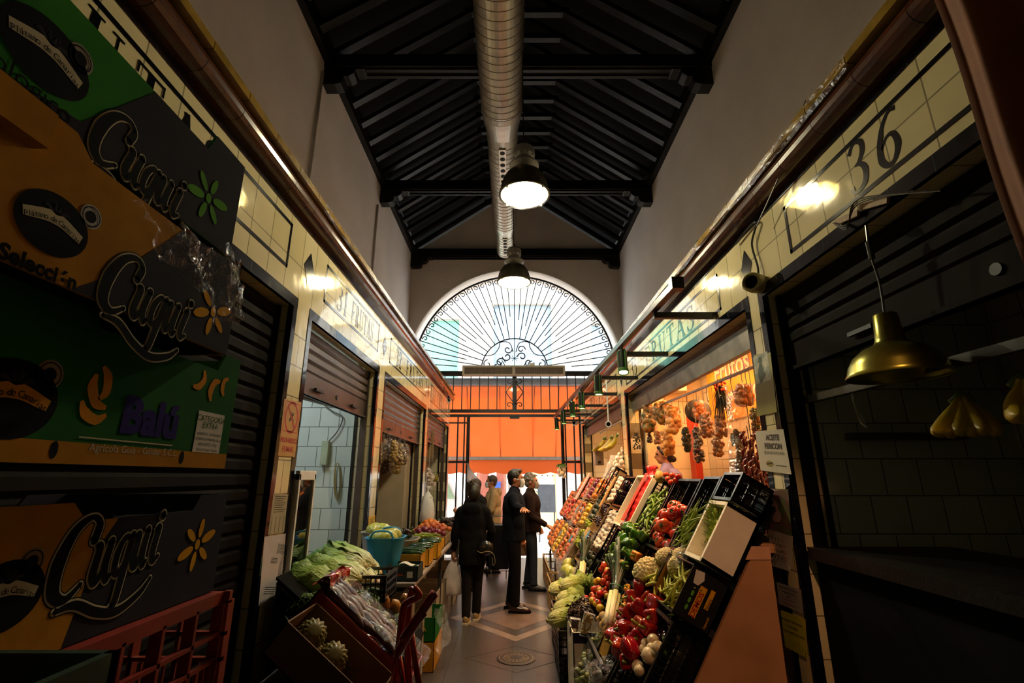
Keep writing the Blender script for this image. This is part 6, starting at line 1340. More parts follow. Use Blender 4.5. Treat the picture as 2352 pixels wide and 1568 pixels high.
tray_f = film('rigid_clear_plastic', gloss=.12, rough=.08, bump=.2, op=.12)
for i, (u, v, y, tl) in enumerate(((1318, 1443, 4.45, .9), (1348, 1432, 4.3, 1.05))):
    p = ony(u, v, y); ax = V((.25, -.05, .9)).normalized() if i else V((.12, -.1, .9)).normalized(); sd_ = V((0, 1, 0)).cross(ax).normalized()*(.07); ln = ax*.17; nn = sd_.cross(ln).normalized()
    r = crate_c(p-sd_*.5*1.2-ln*.5, sd_*1.2, ln, nn*.04, 'plastic_punnet', ('nearer clear plastic punnet of dark leaves propped below the red lettuce', 'clear plastic punnet of cut mushrooms leaning against the tomato crate')[i], tray_f, 'punnet', slots=False, th=.002)
    m = MB(); q = random.Random(i)
    for k in range(40): c = p-nn*-.012+sd_*q.uniform(-.4, .4)+ln*q.uniform(-.4, .4); m.ball(c, .012, 6, 4, jit=.5)
    m.build('contents', (leaf_r, M('pale_mushroom', 'a89060', .6))[i], r, kind='stuff'); MB().obox(p+nn*.041-sd_*.2-ln*.1, sd_*.4, ln*.2, nn*.001).build('label', paper, r)
# wrapped greens and plastic wrapped pack at the bottom
wg = M('wrapped_greens', '44551a', .4, c2='8a8a30', vs=30)
for i, (u, v, y) in enumerate(((1372, 1495, 4.05), (1355, 1525, 4.0), (1342, 1555, 3.9), (1385, 1475, 4.1), (1392, 1450, 4.1))):
    p = ony(u, v, y); r = empty('wrapped_greens', 'green vegetables wrapped in shiny film in the blue edged packs', 'packet', tuple(p), 'wrapped greens at the foot of the rack'); m = MB(); q = random.Random(i)
    for k in range(16): c = p+V((q.uniform(-.05, .05), q.uniform(-.05, .05), q.uniform(-.06, .06))); m.ball(c, .022, 8, 6, jit=.5)
    m.build('contents', wg, r, smooth=True, kind='stuff'); MB().ball(p, .085, 18, 14, (1, .9, 1.15), jit=.35).build('film', cling, r)
p = ony(1408, 1548, 3.6); r = empty('film_wrapped_pack', 'plastic wrapped pack with bright reflections at the bottom edge of the picture', 'packet', tuple(p))
MB().ball(p-V((0, 0, .03)), .10, 24, 16, (1.25, .95, .7), jit=.3).build('contents', M('pack_inside', '3c3a30', .5, c2='5a4a34', vs=12), r, smooth=True); MB().ball(p, .118, 40, 26, (1.3, 1, .72), jit=.45).build('film', film('wrap_bright', gloss=.125, rough=.15, bs=30), r, smooth=True)
tag(MB().obox(ony(1388, 1520, 3.75), (.012, 0, 0), (0, .3, 0), (.09, 0, .2)).build('card_panel', kraft, bevel=.001), 'folded brown card flap between the wrapped greens and the red peppers', 'card')
crate_c((.56, 3.5, .0), (.32, 0, 0), (0, .75, 0), (0, 0, .3), 'black_crate', 'black crate on the floor under the wrapped greens'); crate_c((.58, 3.55, .31), (.3, 0, 0), (0, .7, 0), (0, 0, .22), 'black_crate', 'black crate holding the wrapped greens in the bottom row')
# radishes / items on the top edge
for (u, v, k, lb, g) in ((1515, 1095, 'potato', 'round brown melon like fruit on the top edge of the rack', None), (1535, 1100, 'small_tomato', 'bright red radish in the bunch on the top edge', 'radishes on top'), (1545, 1092, 'small_tomato', 0, 0), (1553, 1103, 'small_tomato', 0, 0), (1542, 1108, 'small_tomato', 0, 0), (1558, 1095, 'small_tomato', 0, 0), (1530, 1090, 'small_tomato', 0, 0)):
    y, s = onr(u, v, .0); S[k].put(rk(y, s, 0), (0, 0, 0), 1.3 if k == 'potato' else 1, lb or 'bright red radish in the bunch on the top edge', g if lb else 'radishes on top', 'melon' if k == 'potato' else 'radish')
# --- far part of the rack: crates with mixed fruit
cr_i = 0
far = [ # y0, y1, s0, s1, kinds, label fragment, lining
 (5.36, 5.92, .40, .86, 'garlic_bulb', 'heap of pale garlic bulbs in purple net', 'g'), (5.36, 5.92, .0, .36, 'aubergine', 'dark aubergines high up', 'b'),
 (5.98, 6.42, .36, .74, 'dark_grape_bunch', 'dark grapes', 'w'), (5.98, 6.42, -.02, .32, 'garlic_bulb', 'plaited garlic', 'b'), (6.48, 7.0, .62, 1.0, 'grape_bunch', 'yellow green grapes', 'w'),
 (6.48, 7.0, .24, .6, 'avocado', 'dark avocados', 'w'), (6.48, 6.95, -.1, .2, 'tomato', 'tomatoes with leaves', 'w'), (5.4, 5.95, .9, 1.26, 'avocado', 'dark avocados low down', 'b'),
 (6.0, 6.42, .78, 1.12, 'plum', 'dark plums', 'w'), (7.05, 7.5, .8, 1.3, 'peach', 'peaches', 'w'), (7.05, 7.5, .4, .76, 'yellow_fruit', 'yellow pears', 'w'), (7.05, 7.5, .0, .36, 'orange', 'oranges', 'w'),
 (7.56, 8.05, .85, 1.35, 'apple', 'red apples', 'w'), (7.56, 8.05, .42, .8, 'apple', 'small red apples', 'w'), (7.56, 8.05, .0, .38, 'red_onion', 'red onions', 'w'),
 (8.1, 8.7, .85, 1.35, 'yellow_fruit', 'yellow plums', 'w'), (8.1, 8.7, .42, .8, 'peach', 'apricots', 'w'), (8.1, 8.7, .0, .38, 'small_tomato', 'cherry tomatoes', 'w'),
 (8.75, 9.4, .85, 1.35, 'orange', 'mandarins', 'w'), (8.75, 9.4, .42, .8, 'tomato', 'round tomatoes', 'w'), (8.75, 9.4, .0, .38, 'apple', 'dark apples', 'w'), (6.0, 6.9, 1.16, 1.45, 'melon_fruit', 'striped melons', 'b'), (9.45, 9.9, .9, 1.3, 'orange', 'large oranges', 'b'), (9.45, 10.1, .3, .8, 'peach', 'nectarines', 'w')]
foil = film('crate_liner_film', gloss=.12, bs=60, op=.15, tint=(1, .92, .9)); wrap_p = M('white_paper_liner', 'cfc0b4', .5, var=.1)
dims = {'garlic_bulb': .058, 'dark_grape_bunch': .15, 'grape_bunch': .13, 'aubergine': .15, 'avocado': .075, 'tomato': .092, 'plum': .06, 'peach': .075, 'yellow_fruit': .07, 'orange': .082, 'apple': .078, 'red_onion': .075, 'small_tomato': .062, 'melon_fruit': .17}
for (y0, y1, s0, s1, kd, lb, li) in far:
    rcrate(y0, y1, s0, s1, .14, ('wooden tray lined with white paper holding ' if li == 'w' else 'black crate holding ')+lb, 'fruit_tray' if li == 'w' else 'black_crate', wood_c if li == 'w' else black_pl, 'tray' if li == 'w' else 'crate', slots=(li != 'w'), th=.007)
    d = dims[kd]; e = {'dark_grape_bunch': 'bunch of dark grapes', 'grape_bunch': 'bunch of yellow green grapes', 'garlic_bulb': 'pale garlic bulb', 'melon_fruit': 'striped green melon'}.get(kd, 'single fruit')
    fill(kd, y0+.01, y1-.01, s0+.02, s1, -.06, d, d*.95, e+' in the tray of '+lb if li == 'w' else e+' in the crate: '+lb, lb+' on the rack', amt=.4 if 'grape' in kd or 'melon' in kd else 2, zs=.6 if 'grape' in kd or 'melon' in kd else PI, bulge=.05)
for i, (y, s0, s1) in enumerate(((5.95, .7, 1.25), (7.02, .8, 1.3), (8.08, .2, .9))):
    drape('liner_film', lambda a, b: rk(y+.04*(a-.5)+.01*math.sin(b*9+i), s0+(s1-s0)*b, -.02+.05*math.sin(PI*a)), 5, 30, foil, 'ruffled shiny film edge between two columns of fruit trays', 'plastic film', None, .015, 22)['group'] = 'film edges between the trays'
# shiny pinkish packets of dried fruit at the aisle side far end
for i in range(10):
    y = 6.2+.36*i; c = V((.60+.018*i, y, .52)); r = tag(MB().ball(c, .1, 16, 10, (.5, 1.3, 1.1), jit=.35).build('film_packet', foil if i % 2 else cling, smooth=False), 'crinkled shiny film packet along the lower edge of the rack', 'packet', 'film packets along the lower edge')
blue_c = M('blue_card_tag', '4a90b4', .5, var=.05)
for i, (u, v, w_) in enumerate(((1308, 1245, 13), (1285, 1230, 9), (1348, 1120, 7), (1347, 1237, 11), (1322, 1176, 10), (1334, 1178, 8))):
    y, s = onr(u, v, .13); k = w_/10*.055
    tag(MB().obox(rk(y, s, .13), (0, .07*w_/8, .0), RD*-.09, RN*.002).build('price_tag', blue_c), 'blue cardboard price tag '+('over the peaches', 'at the far lower end of the rack', 'high on the far top row', 'beside the white paper above the leeks', 'left of a pair in the middle of the rack', 'right of a pair in the middle of the rack')[i], 'price tag')
tag(MB().obox(rk(6.3, .02, .03), (0, .1, 0), RD*.42, RN*.01).build('cardboard_flap', M('tan_card', 'b0824a', .7)), 'tan cardboard strip standing between the far top trays', 'cardboard')
tag(MB().grid(lambda a, b: rk(6.0+.22*a, .72+.2*b, .07+.03*math.sin(a*6)), 8, 8).build('paper_bag', M('bag_paper', 'c8a46a', .7), solid=.001), 'creased tan paper bag above the far leeks', 'paper bag')
tag(MB().obox(rk(8.6, -.05, .02), (0, .2, 0), RD*.5, RN*.02).build('signboard', M('pink_white_card', 'd8b8b0', .4)), 'pinkish white panel at the far top of the rack', 'panel')
# onions hanging on the gate post
r = empty('onion_string', 'string of pale onions with green leaves hanging on the right gate post', 'onions', (1.1, 11.12, 1.95)); m = MB()
for k in range(7): m.ball((1.1+.05*math.cos(k*2.4), 11.1+.05*math.sin(k*2.4), 1.72+.03*k), .05, 10, 8)
m.build('onions', onion_s, r, smooth=True); m = MB()
for k in range(16): a = k*2.4; m.grid(lambda p, q: (1.1+.12*p*math.cos(a)+(q-.5)*.03, 11.1+.12*p*math.sin(a), 1.95+.16*p-.2*p*p), 4, 1)
m.build('leaves', curly_m, r, solid=.002)
# ================================================================== TRACK LIGHTS, HANGING THINGS, SHOP INTERIORS
sp_m = M('spot_body', '121a10', .3, metal=.4); sp_g = M('spot_green', '2c5a18', .35, coat=.3); warm_e = emission('warm_lens', 'ffd9a0', 30)
T0, T1 = V((1.09, 3.0, 2.93)), V((.93, 10.7, 2.97))
tr = empty('lighting_track', 'long dark lighting track carried on arms above the right stalls', 'lighting track', (1.0, 6.5, 2.93))
m = MB().bar(T0, T1, .05, .05); m.build('rail', M('track_brown', '2a1a14', .3, metal=.4), tr, bevel=.003); MB().bar(T0+V((0, .02, .026)), T1+V((0, 0, .026)), .03, .012).build('rail_lid', alu, tr)
MB().box(T0.x-.04, T0.x+.04, 2.95, 3.02, 2.89, 2.97).build('end_cap', black_pl, tr)
for y in (3.5, 4.7, 5.9, 7.13, 8.34, 9.55, 10.6):
    x = T0.lerp(T1, (y-3)/7.7).x; MB().bar((x, y, 2.885), (SR, y, 2.885), .045, .045).build('arm', black_pl, tr)
for i, y in enumerate((4.5, 5.7, 6.95, 7.9, 9.1, 10.3)):
    p = T0.lerp(T1, (y-3)/7.7)-V((0, 0, .03)); r = empty('track_spotlight', 'green and black spotlight on the track, number of metres along being '+'', 'spotlight', tuple(p), 'spotlights on the track')
    r['label'] = ('nearest', 'second', 'third', 'fourth', 'fifth', 'farthest')[i]+' green and black spotlight hanging from the dark track'; del r['group']
    aim = V((1.0 if i else .95, y-(.5 if i < 1 else .1), 1.15)); MB().tube([p, p-V((0, 0, .07))], .012, 8).build('stem', black_pl, r)
    h0 = p-V((0, 0, .06)); d = (aim-h0).normalized(); b0 = h0-d*.02
    MB().lathe([(0, 0), (.04, 0), (.043, .01), (.043, .2), (.047, .205)], b0, 20, d).build('body', sp_m, r, smooth=False); MB().lathe([(.047, .2), (.05, .205), (.05, .24), (.04, .235), (.038, .2)], b0, 20, d).build('front_ring', sp_g, r); m = MB()
    for k in range(3): a = k*2.1; m.lathe([(.006, .0), (.006, .2)], b0+d.cross(V((0, 0, 1))).normalized()*.044*math.cos(a)+d.cross(d.cross(V((0, 0, 1)))).normalized()*.044*math.sin(a), 6, d)
    m.build('green_fin', sp_g, r); MB().lathe([(.038, .225), (0, .23)], b0, 16, d).build('lens', warm_e, r)
    l = bpy.data.lights.new('spot_light', 'SPOT'); l.energy = SPOT_W; l.color = (1, .58, .26); l.spot_size = math.radians(120); l.spot_blend = .7; l.shadow_soft_size = .03
    lo = bpy.data.objects.new('spot_light', l); col.objects.link(lo); lo.parent = r; lo.location = b0+d*.26-p; lo.rotation_euler = d.to_track_quat('-Z', 'Y').to_euler()
# shop ceiling lamps (warm tubes)
def tube_lamp(c, L_, W, colr, label, colh='ffb060', es=12):
    r = empty('ceiling_lamp', label, 'lamp', c); x, y, z = c
    MB().box(x-.05, x+.05, y-L_/2, y+L_/2, z, z+.04).build('body', white_m, r); MB().box(x-.035, x+.035, y-L_/2+.02, y+L_/2-.02, z-.02, z).build('tube', emission('warm_tube'+str(y), colh, es), r)
    l = bpy.data.lights.new('tube_light', 'AREA'); l.shape = 'RECTANGLE'; l.size = .1; l.size_y = L_; l.energy = W; l.color = colr; l.spread = math.radians(170); lo = bpy.data.objects.new('tube_light', l); col.objects.link(lo); lo.parent = r; lo.location = (0, 0, -.03)
tube_lamp((2.05, 4.0, 3.12), 1.2, SHOP_W, (1, .45, .16), 'warm ceiling tube lamp in the near part of the lit fruit stall')
tube_lamp((2.05, 5.8, 3.12), 1.2, SHOP_W, (1, .45, .16), 'warm ceiling tube lamp in the far part of the lit fruit stall')
tube_lamp((2.05, 8.8, 3.12), 1.4, SHOP_W, (1, .55, .24), 'warm ceiling tube lamp in the far right stall with bananas')
tube_lamp((-2.4, 4.1, 3.22), .6, 7, (.75, .85, 1), 'cool ceiling tube lamp in the second left stall', 'dfe8ff', 3)
# banner
bn = empty('shop_banner', 'large orange yellow banner with white fruit lettering on the back wall of the lit stall', 'banner', (2.61, 4.6, 2.4))
MB().box(2.6, 2.615, 3.1, 6.35, 2.35, 3.15).build('sheet', M('banner_print', 'd98a14', .6, c2='e8b040', var=.2, vs=2.5), bn)
bf = frame((2.598, 4.95, 2.62), (0, -1, 0), (0, 0, 1)); bp_ = M('banner_letter_edge', '9a78b0', .6); bw_ = M('banner_letter', 'f0e4d8', .6)
for s_, z_, y_ in (('Frutos', 2.84, 6.1), ('Frescos', 2.5, 5.95)):
    text('banner_words', s_, frame((2.598, y_, z_), (0, -1, 0), (0, 0, 1)), .36, bp_, bn, off=.02, lift=.001); text('banner_words', s_, frame((2.598, y_, z_), (0, -1, 0), (0, 0, 1)), .36, bw_, bn, off=.004, lift=.003)
tag(MB().box(2.25, 2.33, 6.1, 6.28, 0, 2.45).build('red_post', M('red_post_paint', 'b83018', .5)), 'tall red post inside the lit fruit stall behind the hanging bags', 'post')
tag(MB().box(1.78, 2.1, 6.5, 6.61, 0, 2.5).build('cream_panel', M('cream_panel_m', 'e0c090', .6), bevel=.004), 'cream panel on the far side wall of the lit stall', 'panel')
wc = empty('white_cupboard', 'white wall cupboard high on the far wall of the lit stall', 'cupboard', (1.75, 6.5, 2.4)); a, b = ony(1528, 895, 6.45), ony(1556, 865, 6.45); MB().box(a.x, b.x+.1, 6.4, 6.61, a.z-.02, b.z+.14).build('body', white_m, wc, bevel=.008)
tag(MB().box(2.4, 2.6, 4.4, 5.9, .9, 1.5).build('glass_cabinet', M('pale_cabinet', '9a9284', .3), bevel=.01), 'pale low cabinet at the back of the lit fruit stall', 'cabinet')
tag(MB().box(2.45, 2.6, 4.6, 6.0, 1.9, 1.94).build('shelf', white_m), 'thin white shelf across the back wall of the lit fruit stall', 'shelf')
# hanging rail and goods
hr = empty('hanging_rail', 'metal rail with hooks across the opening of the lit fruit stall', 'rail', (1.75, 4.9, 2.5)); MB().tube([(1.75, 6.3, 2.53), (1.75, 3.1, 2.46)], .014, 8).build('bar', alu, hr); MB().tube([(1.75, 6.3, 2.53), (1.9, 6.6, 2.53)], .01, 6).build('bracket', alu, hr)
m = MB()
for k in range(12): y = 3.3+.25*k; m.tube([(1.75, y, 2.5), (1.75, y+.012, 2.42), (1.75, y, 2.34), (1.75, y-.02, 2.36)], .0035, 5)
m.build('hooks', alu, hr)
hc = {'date': M('dark_dates', '33180f', .3, coat=.3), 'walnut': M('walnuts', 'a8682a', .6, c2='8a4c1c'), 'pepper': M('dried_peppers', '6c120c', .25, coat=.4), 'herb': M('dried_herbs', '2c2a12', .8), 'orange': M('orange_gourd', 'c46a1a', .4), 'green': M('green_contents', '4c5a1a', .5, c2='b06a20', vs=18), 'corn': M('corn_yellow', 'd07a28', .5, c2='e0a040')}
hang = [ # u, v, w px, h px, y, kind, label
 (1490, 955, 36, 60, 6.0, 'green', 'silvery bag of leafy packets at the far end of the hanging rail', 26), (1520, 945, 44, 44, 5.7, 'green', 'crinkled bag of green and orange packets high on the rail', 26), (1547, 960, 34, 60, 5.3, 'corn', 'bag of orange corn packets in the hanging cluster', 22),
 (1462, 1010, 22, 40, 6.0, 'herb', 'small clear bag with green sprigs hanging lowest at the far left', 6), (1492, 1000, 12, 30, 6.0, 'date', 'thin string of dark dried fruit', 9), (1510, 1003, 18, 28, 5.8, 'walnut', 'small clear bag of spices below the cluster', 12), (1532, 1010, 32, 56, 5.5, 'corn', 'long clear bag of orange snacks below the cluster', 22),
 (1576, 1005, 22, 56, 5.0, 'herb', 'clear bag tied with blue string holding dark grains', 14), (1603, 1015, 26, 84, 4.7, 'date', 'long packed bag of dark dates hanging low', 14), (1622, 972, 32, 56, 4.5, 'walnut', 'bag of walnuts hanging left of another walnut bag', 15), (1655, 975, 34, 48, 4.2, 'walnut', 'wide bag of walnuts hanging under the dried herbs', 15), (1648, 1015, 30, 56, 4.3, 'walnut', 'lowest bag of walnuts in the middle of the opening', 16),
 (1735, 965, 26, 66, 3.45, 'green', 'clear bag of green nuts beside the tiled pillar', 14), (1608, 942, 36, 34, 4.8, 'orange', 'orange red cluster against a black round lid', 20), (1708, 903, 42, 46, 3.6, 'orange', 'large orange brown gourd cluster hanging near the pillar', 28)]
for i, (u, v, w_, h_, y, kd, lb, rp) in enumerate(hang):
    p = ony(u, v, y); sc = y/1090.; blob_bag('hanging_bag', p, (w_*sc, h_*sc), lb, 'bag', hc[kd], int(30+w_*h_/50), rp*sc/3.2, seed=i+40, hang=(p.x, y, max(2.48, p.z+h_*sc*.6)), sq=(1, 1, 1), fat=.35)
lid = ony(1603, 945, 4.95); tag(MB().lathe([(0, 0), (.12, 0), (.13, .01), (0, .02)], lid, 28, (-.2, -1, .2)).build('round_pan', black_pl), 'black round pan hanging behind the orange cluster', 'pan')
p = ony(1658, 928, 4.15); r = empty('dried_herb_bunch', 'dark dried herb bunch with red flower tips hanging from the rail', 'herbs', tuple(p)); m = MB(); q = random.Random(8)
for k in range(200): a = q.uniform(0, 6.3); t = q.uniform(.02, .085); m.tube([p+V((.01*math.cos(a), .01*math.sin(a), .16)), p+V((t*math.cos(a), t*math.sin(a), q.uniform(-.16, .1)))], [.002, .0015], 3)
m.build('stems', hc['herb'], r); m = MB()
for k in range(30): a = q.uniform(0, 6.3); m.ball(p+V((.05*math.cos(a)*q.random(), .05*math.sin(a), .14+q.uniform(-.03, .05))), .012, 6, 4)
m.build('flowers', M('dried_flower', 'c83a28', .6), r)
# plastic sleeve and chilli strings near the pillar
r = empty('plastic_sleeve', 'tall clear plastic sleeve around dark dried goods hanging by the pillar', 'plastic sleeve', (1.72, 3.62, 1.6)); pa_, pb_ = ony(1692, 905, 3.62), ony(1708, 1235, 3.62)
MB().grid(lambda a, b: V((pa_.x+(pb_.x-pa_.x)*b+.07*math.cos(2*PI*a)*(1+.1*math.sin(a*30)), 3.62+.06*math.sin(2*PI*a), pa_.z+(pb_.z-pa_.z)*b)), 28, 30).build('sleeve', film('sleeve_film', gloss=.18, bs=14, op=.06, tint=(1, .93, .9)), r, smooth=True)
m = MB(); q = random.Random(3)
for k in range(60): t = .3+.7*k/60; m.ball((pa_.x+(pb_.x-pa_.x)*t+q.uniform(-.035, .035), 3.62+q.uniform(-.03, .03), pa_.z+(pb_.z-pa_.z)*t), .035, 8, 6, (.6, .6, 1.3), jit=.4)
m.build('contents', M('dark_dried', '1c0f0c', .5, c2='4a2014', vs=20), r, smooth=True, kind='stuff')
R_ = proto('dried_pepper_string', 'dried peppers'); m = MB()
for k in range(60): t = k/60; a = k*2.4; c = V((.035*math.cos(a), .035*math.sin(a), -.85*t)); m.tube([c, c+V((.03*math.cos(a), .03*math.sin(a), -.03)), c+V((.035*math.cos(a+.3), .035*math.sin(a+.3), -.08))], [.008, .017, .002], 6)
m.build('peppers', hc['pepper'], R_, smooth=True, kind='stuff'); MB().tube([(0, 0, .2), (0, 0, -.85)], .003, 5).build('string', hc['herb'], R_); S['dps'] = Stock(R_)
for i, (u, v, y) in enumerate(((1722, 985, 3.4), (1738, 1000, 3.25), (1726, 1040, 3.5))): p = ony(u, v, y); S['dps'].put(p, (0, .03*i, i), .95, 'long string of dark red dried peppers by the tiled pillar', 'dried pepper strings')
# scales on the counter
p = ony(1725, 1245, 3.3); r = empty('counter_scale', 'low dark scale with metal plate on the pink counter by the pillar', 'scale', (1.5, 3.35, 1.32)); MB().box(1.42, 1.6, 3.12, 3.5, 1.32, 1.35).build('body', black_pl, r, bevel=.006); MB().box(1.43, 1.59, 3.14, 3.4, 1.352, 1.362).build('plate', alu, r, bevel=.003)
# far right stall: bananas, box, garlic plait, camera
MB_ = tag(MB().tube([(1.78, 9.9, 2.55), (1.7, 7.1, 2.55)], .015, 8).build('hanging_rail', alu), 'metal rail carrying bananas in the far right stall', 'rail')
for i, (u, v, y) in enumerate(((1382, 1012, 8.6), (1396, 1010, 8.2), (1408, 1005, 7.9))): S['banana_hand'].put(ony(u, v-6, y), (.2, 0, .8+.3*i), 1.55, ('far', 'middle', 'near')[i]+' yellow banana bunch of the three hanging in the far right stall')
r = empty('meter_box', 'grey wall box with round dial under the bananas in the far right stall', 'box', tuple(ony(1375, 1045, 8.6))); a, b = ony(1368, 1068, 8.6), ony(1386, 1032, 8.6); MB().box(a.x, b.x, 8.6, 8.8, a.z, b.z).build('body', M('grey_box', '7a6a60', .5), r, bevel=.01); MB().lathe([(.025, 0), (.025, .006), (0, .006)], ony(1377, 1061, 8.59), 16, (0, -1, 0)).build('dial', ink, r)
R_ = proto('garlic_plait', 'garlic'); m = MB(); 
for k in range(26): a = k*2.4; m.ball((.05*math.cos(a), .05*math.sin(a), .02*k), .032, 8, 6, (1, 1, 1.1))
m.build('bulbs', garlic_s, R_, smooth=True, kind='stuff'); S['gp'] = Stock(R_)
p = ony(1401, 1140, 6.6); S['gp'].put(p, (0, .35, 0), 1.0, 'plait of pinkish garlic leaning in a black crate at the back of the rack', None); p = ony(1408, 1092, 7.0); S['gp'].put(p, (0, .5, 0), .9, 'plait of pale garlic wrapped in film higher up by the jamb', None)
drape('plait_film', lambda a, b: ony(1418, 1045, 6.9).lerp(ony(1398, 1100, 6.9), b)+V((.09*math.cos(2*PI*a), .09*math.sin(2*PI*a), 0)), 16, 16, film('plait_wrap', gloss=.12, op=.15, bs=40), 'shiny clear film around the pale garlic plait', 'plastic film', None, .02, 20)
crate_c(rk(6.5, -.12, -.1), (0, .42, 0), RD*.42, RN*.16, 'black_crate', 'black lattice crate behind the pinkish garlic plait')
def camera_dome(p, d, label, s=1, mt=white_m, arm=(.06, 0, 0)):
    r = empty('security_camera', label, 'camera', tuple(p)); d = V(d).normalized(); MB().lathe([(0, -.1*s), (.03*s, -.1*s), (.045*s, -.06*s), (.05*s, 0), (.048*s, .04*s), (.035*s, .045*s), (.033*s, .03*s), (0, .03*s)], p, 24, d).build('body', mt, r, smooth=True); MB().lathe([(.032*s, .031*s), (.03*s, .036*s), (0, .036*s)], p, 20, d).build('lens', blk_i, r); MB().tube([p, V(p)+V(arm)], .012, 8).build('bracket', mt, r); return r
camera_dome((1.50, 2.78, onx(1743, 642, 1.5).z), (-.75, -.6, -.1), 'cream bullet security camera on the right frieze below the black diamond', 1.25, M('cream_camera', 'b8ac78', .4))
camera_dome(ony(1320, 971, 10.7), (-.5, -.9, -.1), 'white security camera at the far right corner under the track', 1.1, arm=(.2, .1, 0)); camera_dome(ony(1398, 974, 7.4), (-.3, -1, -.1), 'small white security camera inside the far right stall', 1.0, arm=(0, 0, 3.19-ony(1398, 974, 7.4).z)); camera_dome(ony(1029, 919, 10.8), (.5, -.8, -.2), 'white security camera at the far end of the left frieze', 1.1, arm=(-.06, 0, 0))
m = MB().tube(catmull([tuple(onx(*q, 1.54)) for q in ((1690, 560), (1722, 520), (1738, 512), (1727, 560), (1740, 610), (1742, 630))], 6), .007, 6); tag(m.build('camera_cable', black_pl), 'black looping cable above the cream security camera', 'cable')
m = MB().tube(catmull([tuple(onx(*q, 1.5)) for q in ((1850, 230), (1830, 290), (1800, 380), (1738, 520))], 6), .004, 5); tag(m.build('cornice_cable', M('cable_grey', '4a4436', .5)), 'thin cable drooping from the cornice to the security camera', 'cable')
m = MB().tube([onx(1603, 552, 1.46), onx(1580, 590, 1.46), onx(1550, 630, 1.46), onx(1510, 690, 1.46), onx(1495, 712, 1.46)], .008, 6); tag(m.build('cord', M('green_cord', '14502c', .5)), 'green cord lying along the right cornice cap', 'cord')
# ------------------------------------------------------------------ notices on the right pillar
XR_ = SR
def rsheet(pts, mt, name, label, cat, off=.006, curl=0): return sheet(pts, XR_, mt, name, label, cat, off, curl)
ylw = M('faded_yellow_paper', '8a8430', .5, var=.1, vs=6, coat=.2)
r, P = rsheet([(1733, 815), (1772, 809), (1787, 946), (1741, 956)], ylw, 'yellow_poster', 'faded yellow poster with a small saint picture high on the right pillar', 'poster'); f, w_, h_ = pf_(P, XR_)
MB().rect(w_*.2, h_*.5, w_*.95, h_*.95, f, .001).build('picture', M('saint_print', '7c8a78', .5, c2='c0b8a0', vs=18), r); m = MB(); m.disc((w_*.55, h_*.86), w_*.1, f, .002); m.rib([(w_*.55, h_*.8), (w_*.5, h_*.65), (w_*.6, h_*.55)], [w_*.14, w_*.3, w_*.34], f, .002); m.build('figure_print', M('figure_print', '3c4a34', .6), r)
r, P = rsheet([(1738, 990), (1803, 985), (1822, 1089), (1751, 1080)], M('white_notice', 'b4ae9c', .6, var=.05, coat=.2), 'oil_notice', 'white notice with heavy black lettering ACEITE PERICON on the right pillar', 'notice', .01); f, w_, h_ = pf_(P, XR_); c = f[0]
L4 = lambda x, y: (c+f[1]*w_*x+f[2]*h_*y, f[1], f[2])
text('notice_words', 'ACEITE', L4(.53, .77), h_*.19, ink, r, off=.0015, align='CENTER', lift=.002); text('notice_words', 'PERICON', L4(.52, .56), h_*.19, ink, r, off=.0015, align='CENTER', lift=.002); text('notice_words', '(FLOR DE SAN JUAN)', L4(.53, .43), h_*.1, ink, r, align='CENTER', lift=.002)
MB().disc((w_*.35, h_*.2), w_*.12, f, .002, 20, h_*.07).build('yellow_emblem', ylw, r); m = MB().rib([(w_*.55, h_*.17), (w_*.9, h_*.17)], .003, f, .002).rib([(w_*.25, h_*.18), (w_*.45, h_*.22)], .008, f, .003); m.build('small_print', ink, r)
r, P = rsheet([(1760, 1121), (1815, 1123), (1824, 1232), (1767, 1213)], M('calendar_photo', '6a3c44', .4, c2='4a5a2c', vs=14, var=.3), 'wall_calendar', 'wall calendar with pink photo above a month page on the right pillar', 'calendar', .012); f, w_, h_ = pf_(P, XR_)
m = MB().disc((w_*.45, h_*.62), w_*.13, f, .002).disc((w_*.45, h_*.4), w_*.22, f, .002, 20, h_*.18); m.build('photo_figure', M('photo_pale', '9a7a74', .5), r)
P2 = [onx(u, v, XR_) for u, v in ((1767, 1213), (1826, 1232), (1824, 1312), (1764, 1293))]; P2 = [q-V((.012, 0, 0)) for q in P2]; MB().grid(lambda a, b: (P2[0].lerp(P2[1], a)).lerp(P2[3].lerp(P2[2], a), b)+V((-.01*b*b, 0, 0)), 4, 6).build('month_page', M('month_page', '9c968a', .7), r, solid=.0008)
g_, w2, h2 = pf_(P2, XR_); g_ = (g_[0]-V((.012, 0, 0)), g_[1], g_[2]); text('month_name', 'MARZO', (g_[0]+g_[1]*w2*.5+g_[2]*h2*.88, g_[1], g_[2]), h2*.1, ink, r, align='CENTER', lift=.001)
for k in range(1, 32): rr, cc = divmod(k, 7); text('day_number', str(k), (g_[0]+g_[1]*w2*(.06+.135*cc)+g_[2]*h2*(.68-.15*rr), g_[1], g_[2]), h2*.11, red_i if cc == 6 else ink, r, off=.0006, lift=.001)
r, P = rsheet([(1786, 1336), (1842, 1354), (1848, 1410), (1792, 1386)], M('notice_grey', '8e8a84', .6), 'supplier_notice', 'small white typed notice below the calendar on the right pillar', 'notice'); f, w_, h_ = pf_(P, XR_)
for i, s_ in enumerate(('SERVICIO A DOMICILIO Y HOSTELERIA', 'Mercado de la Feria nº 34-35', 'SEVILLA', 'Telf.: 642 22 2253', 'Email: pedidos@gmail.com')): text('typed_words', s_, (f[0]+f[1]*w_*.5+f[2]*h_*(.82-.17*i), f[1], f[2]), h_*.1, ink if i < 3 else red_i, r, align='CENTER', lift=.001)
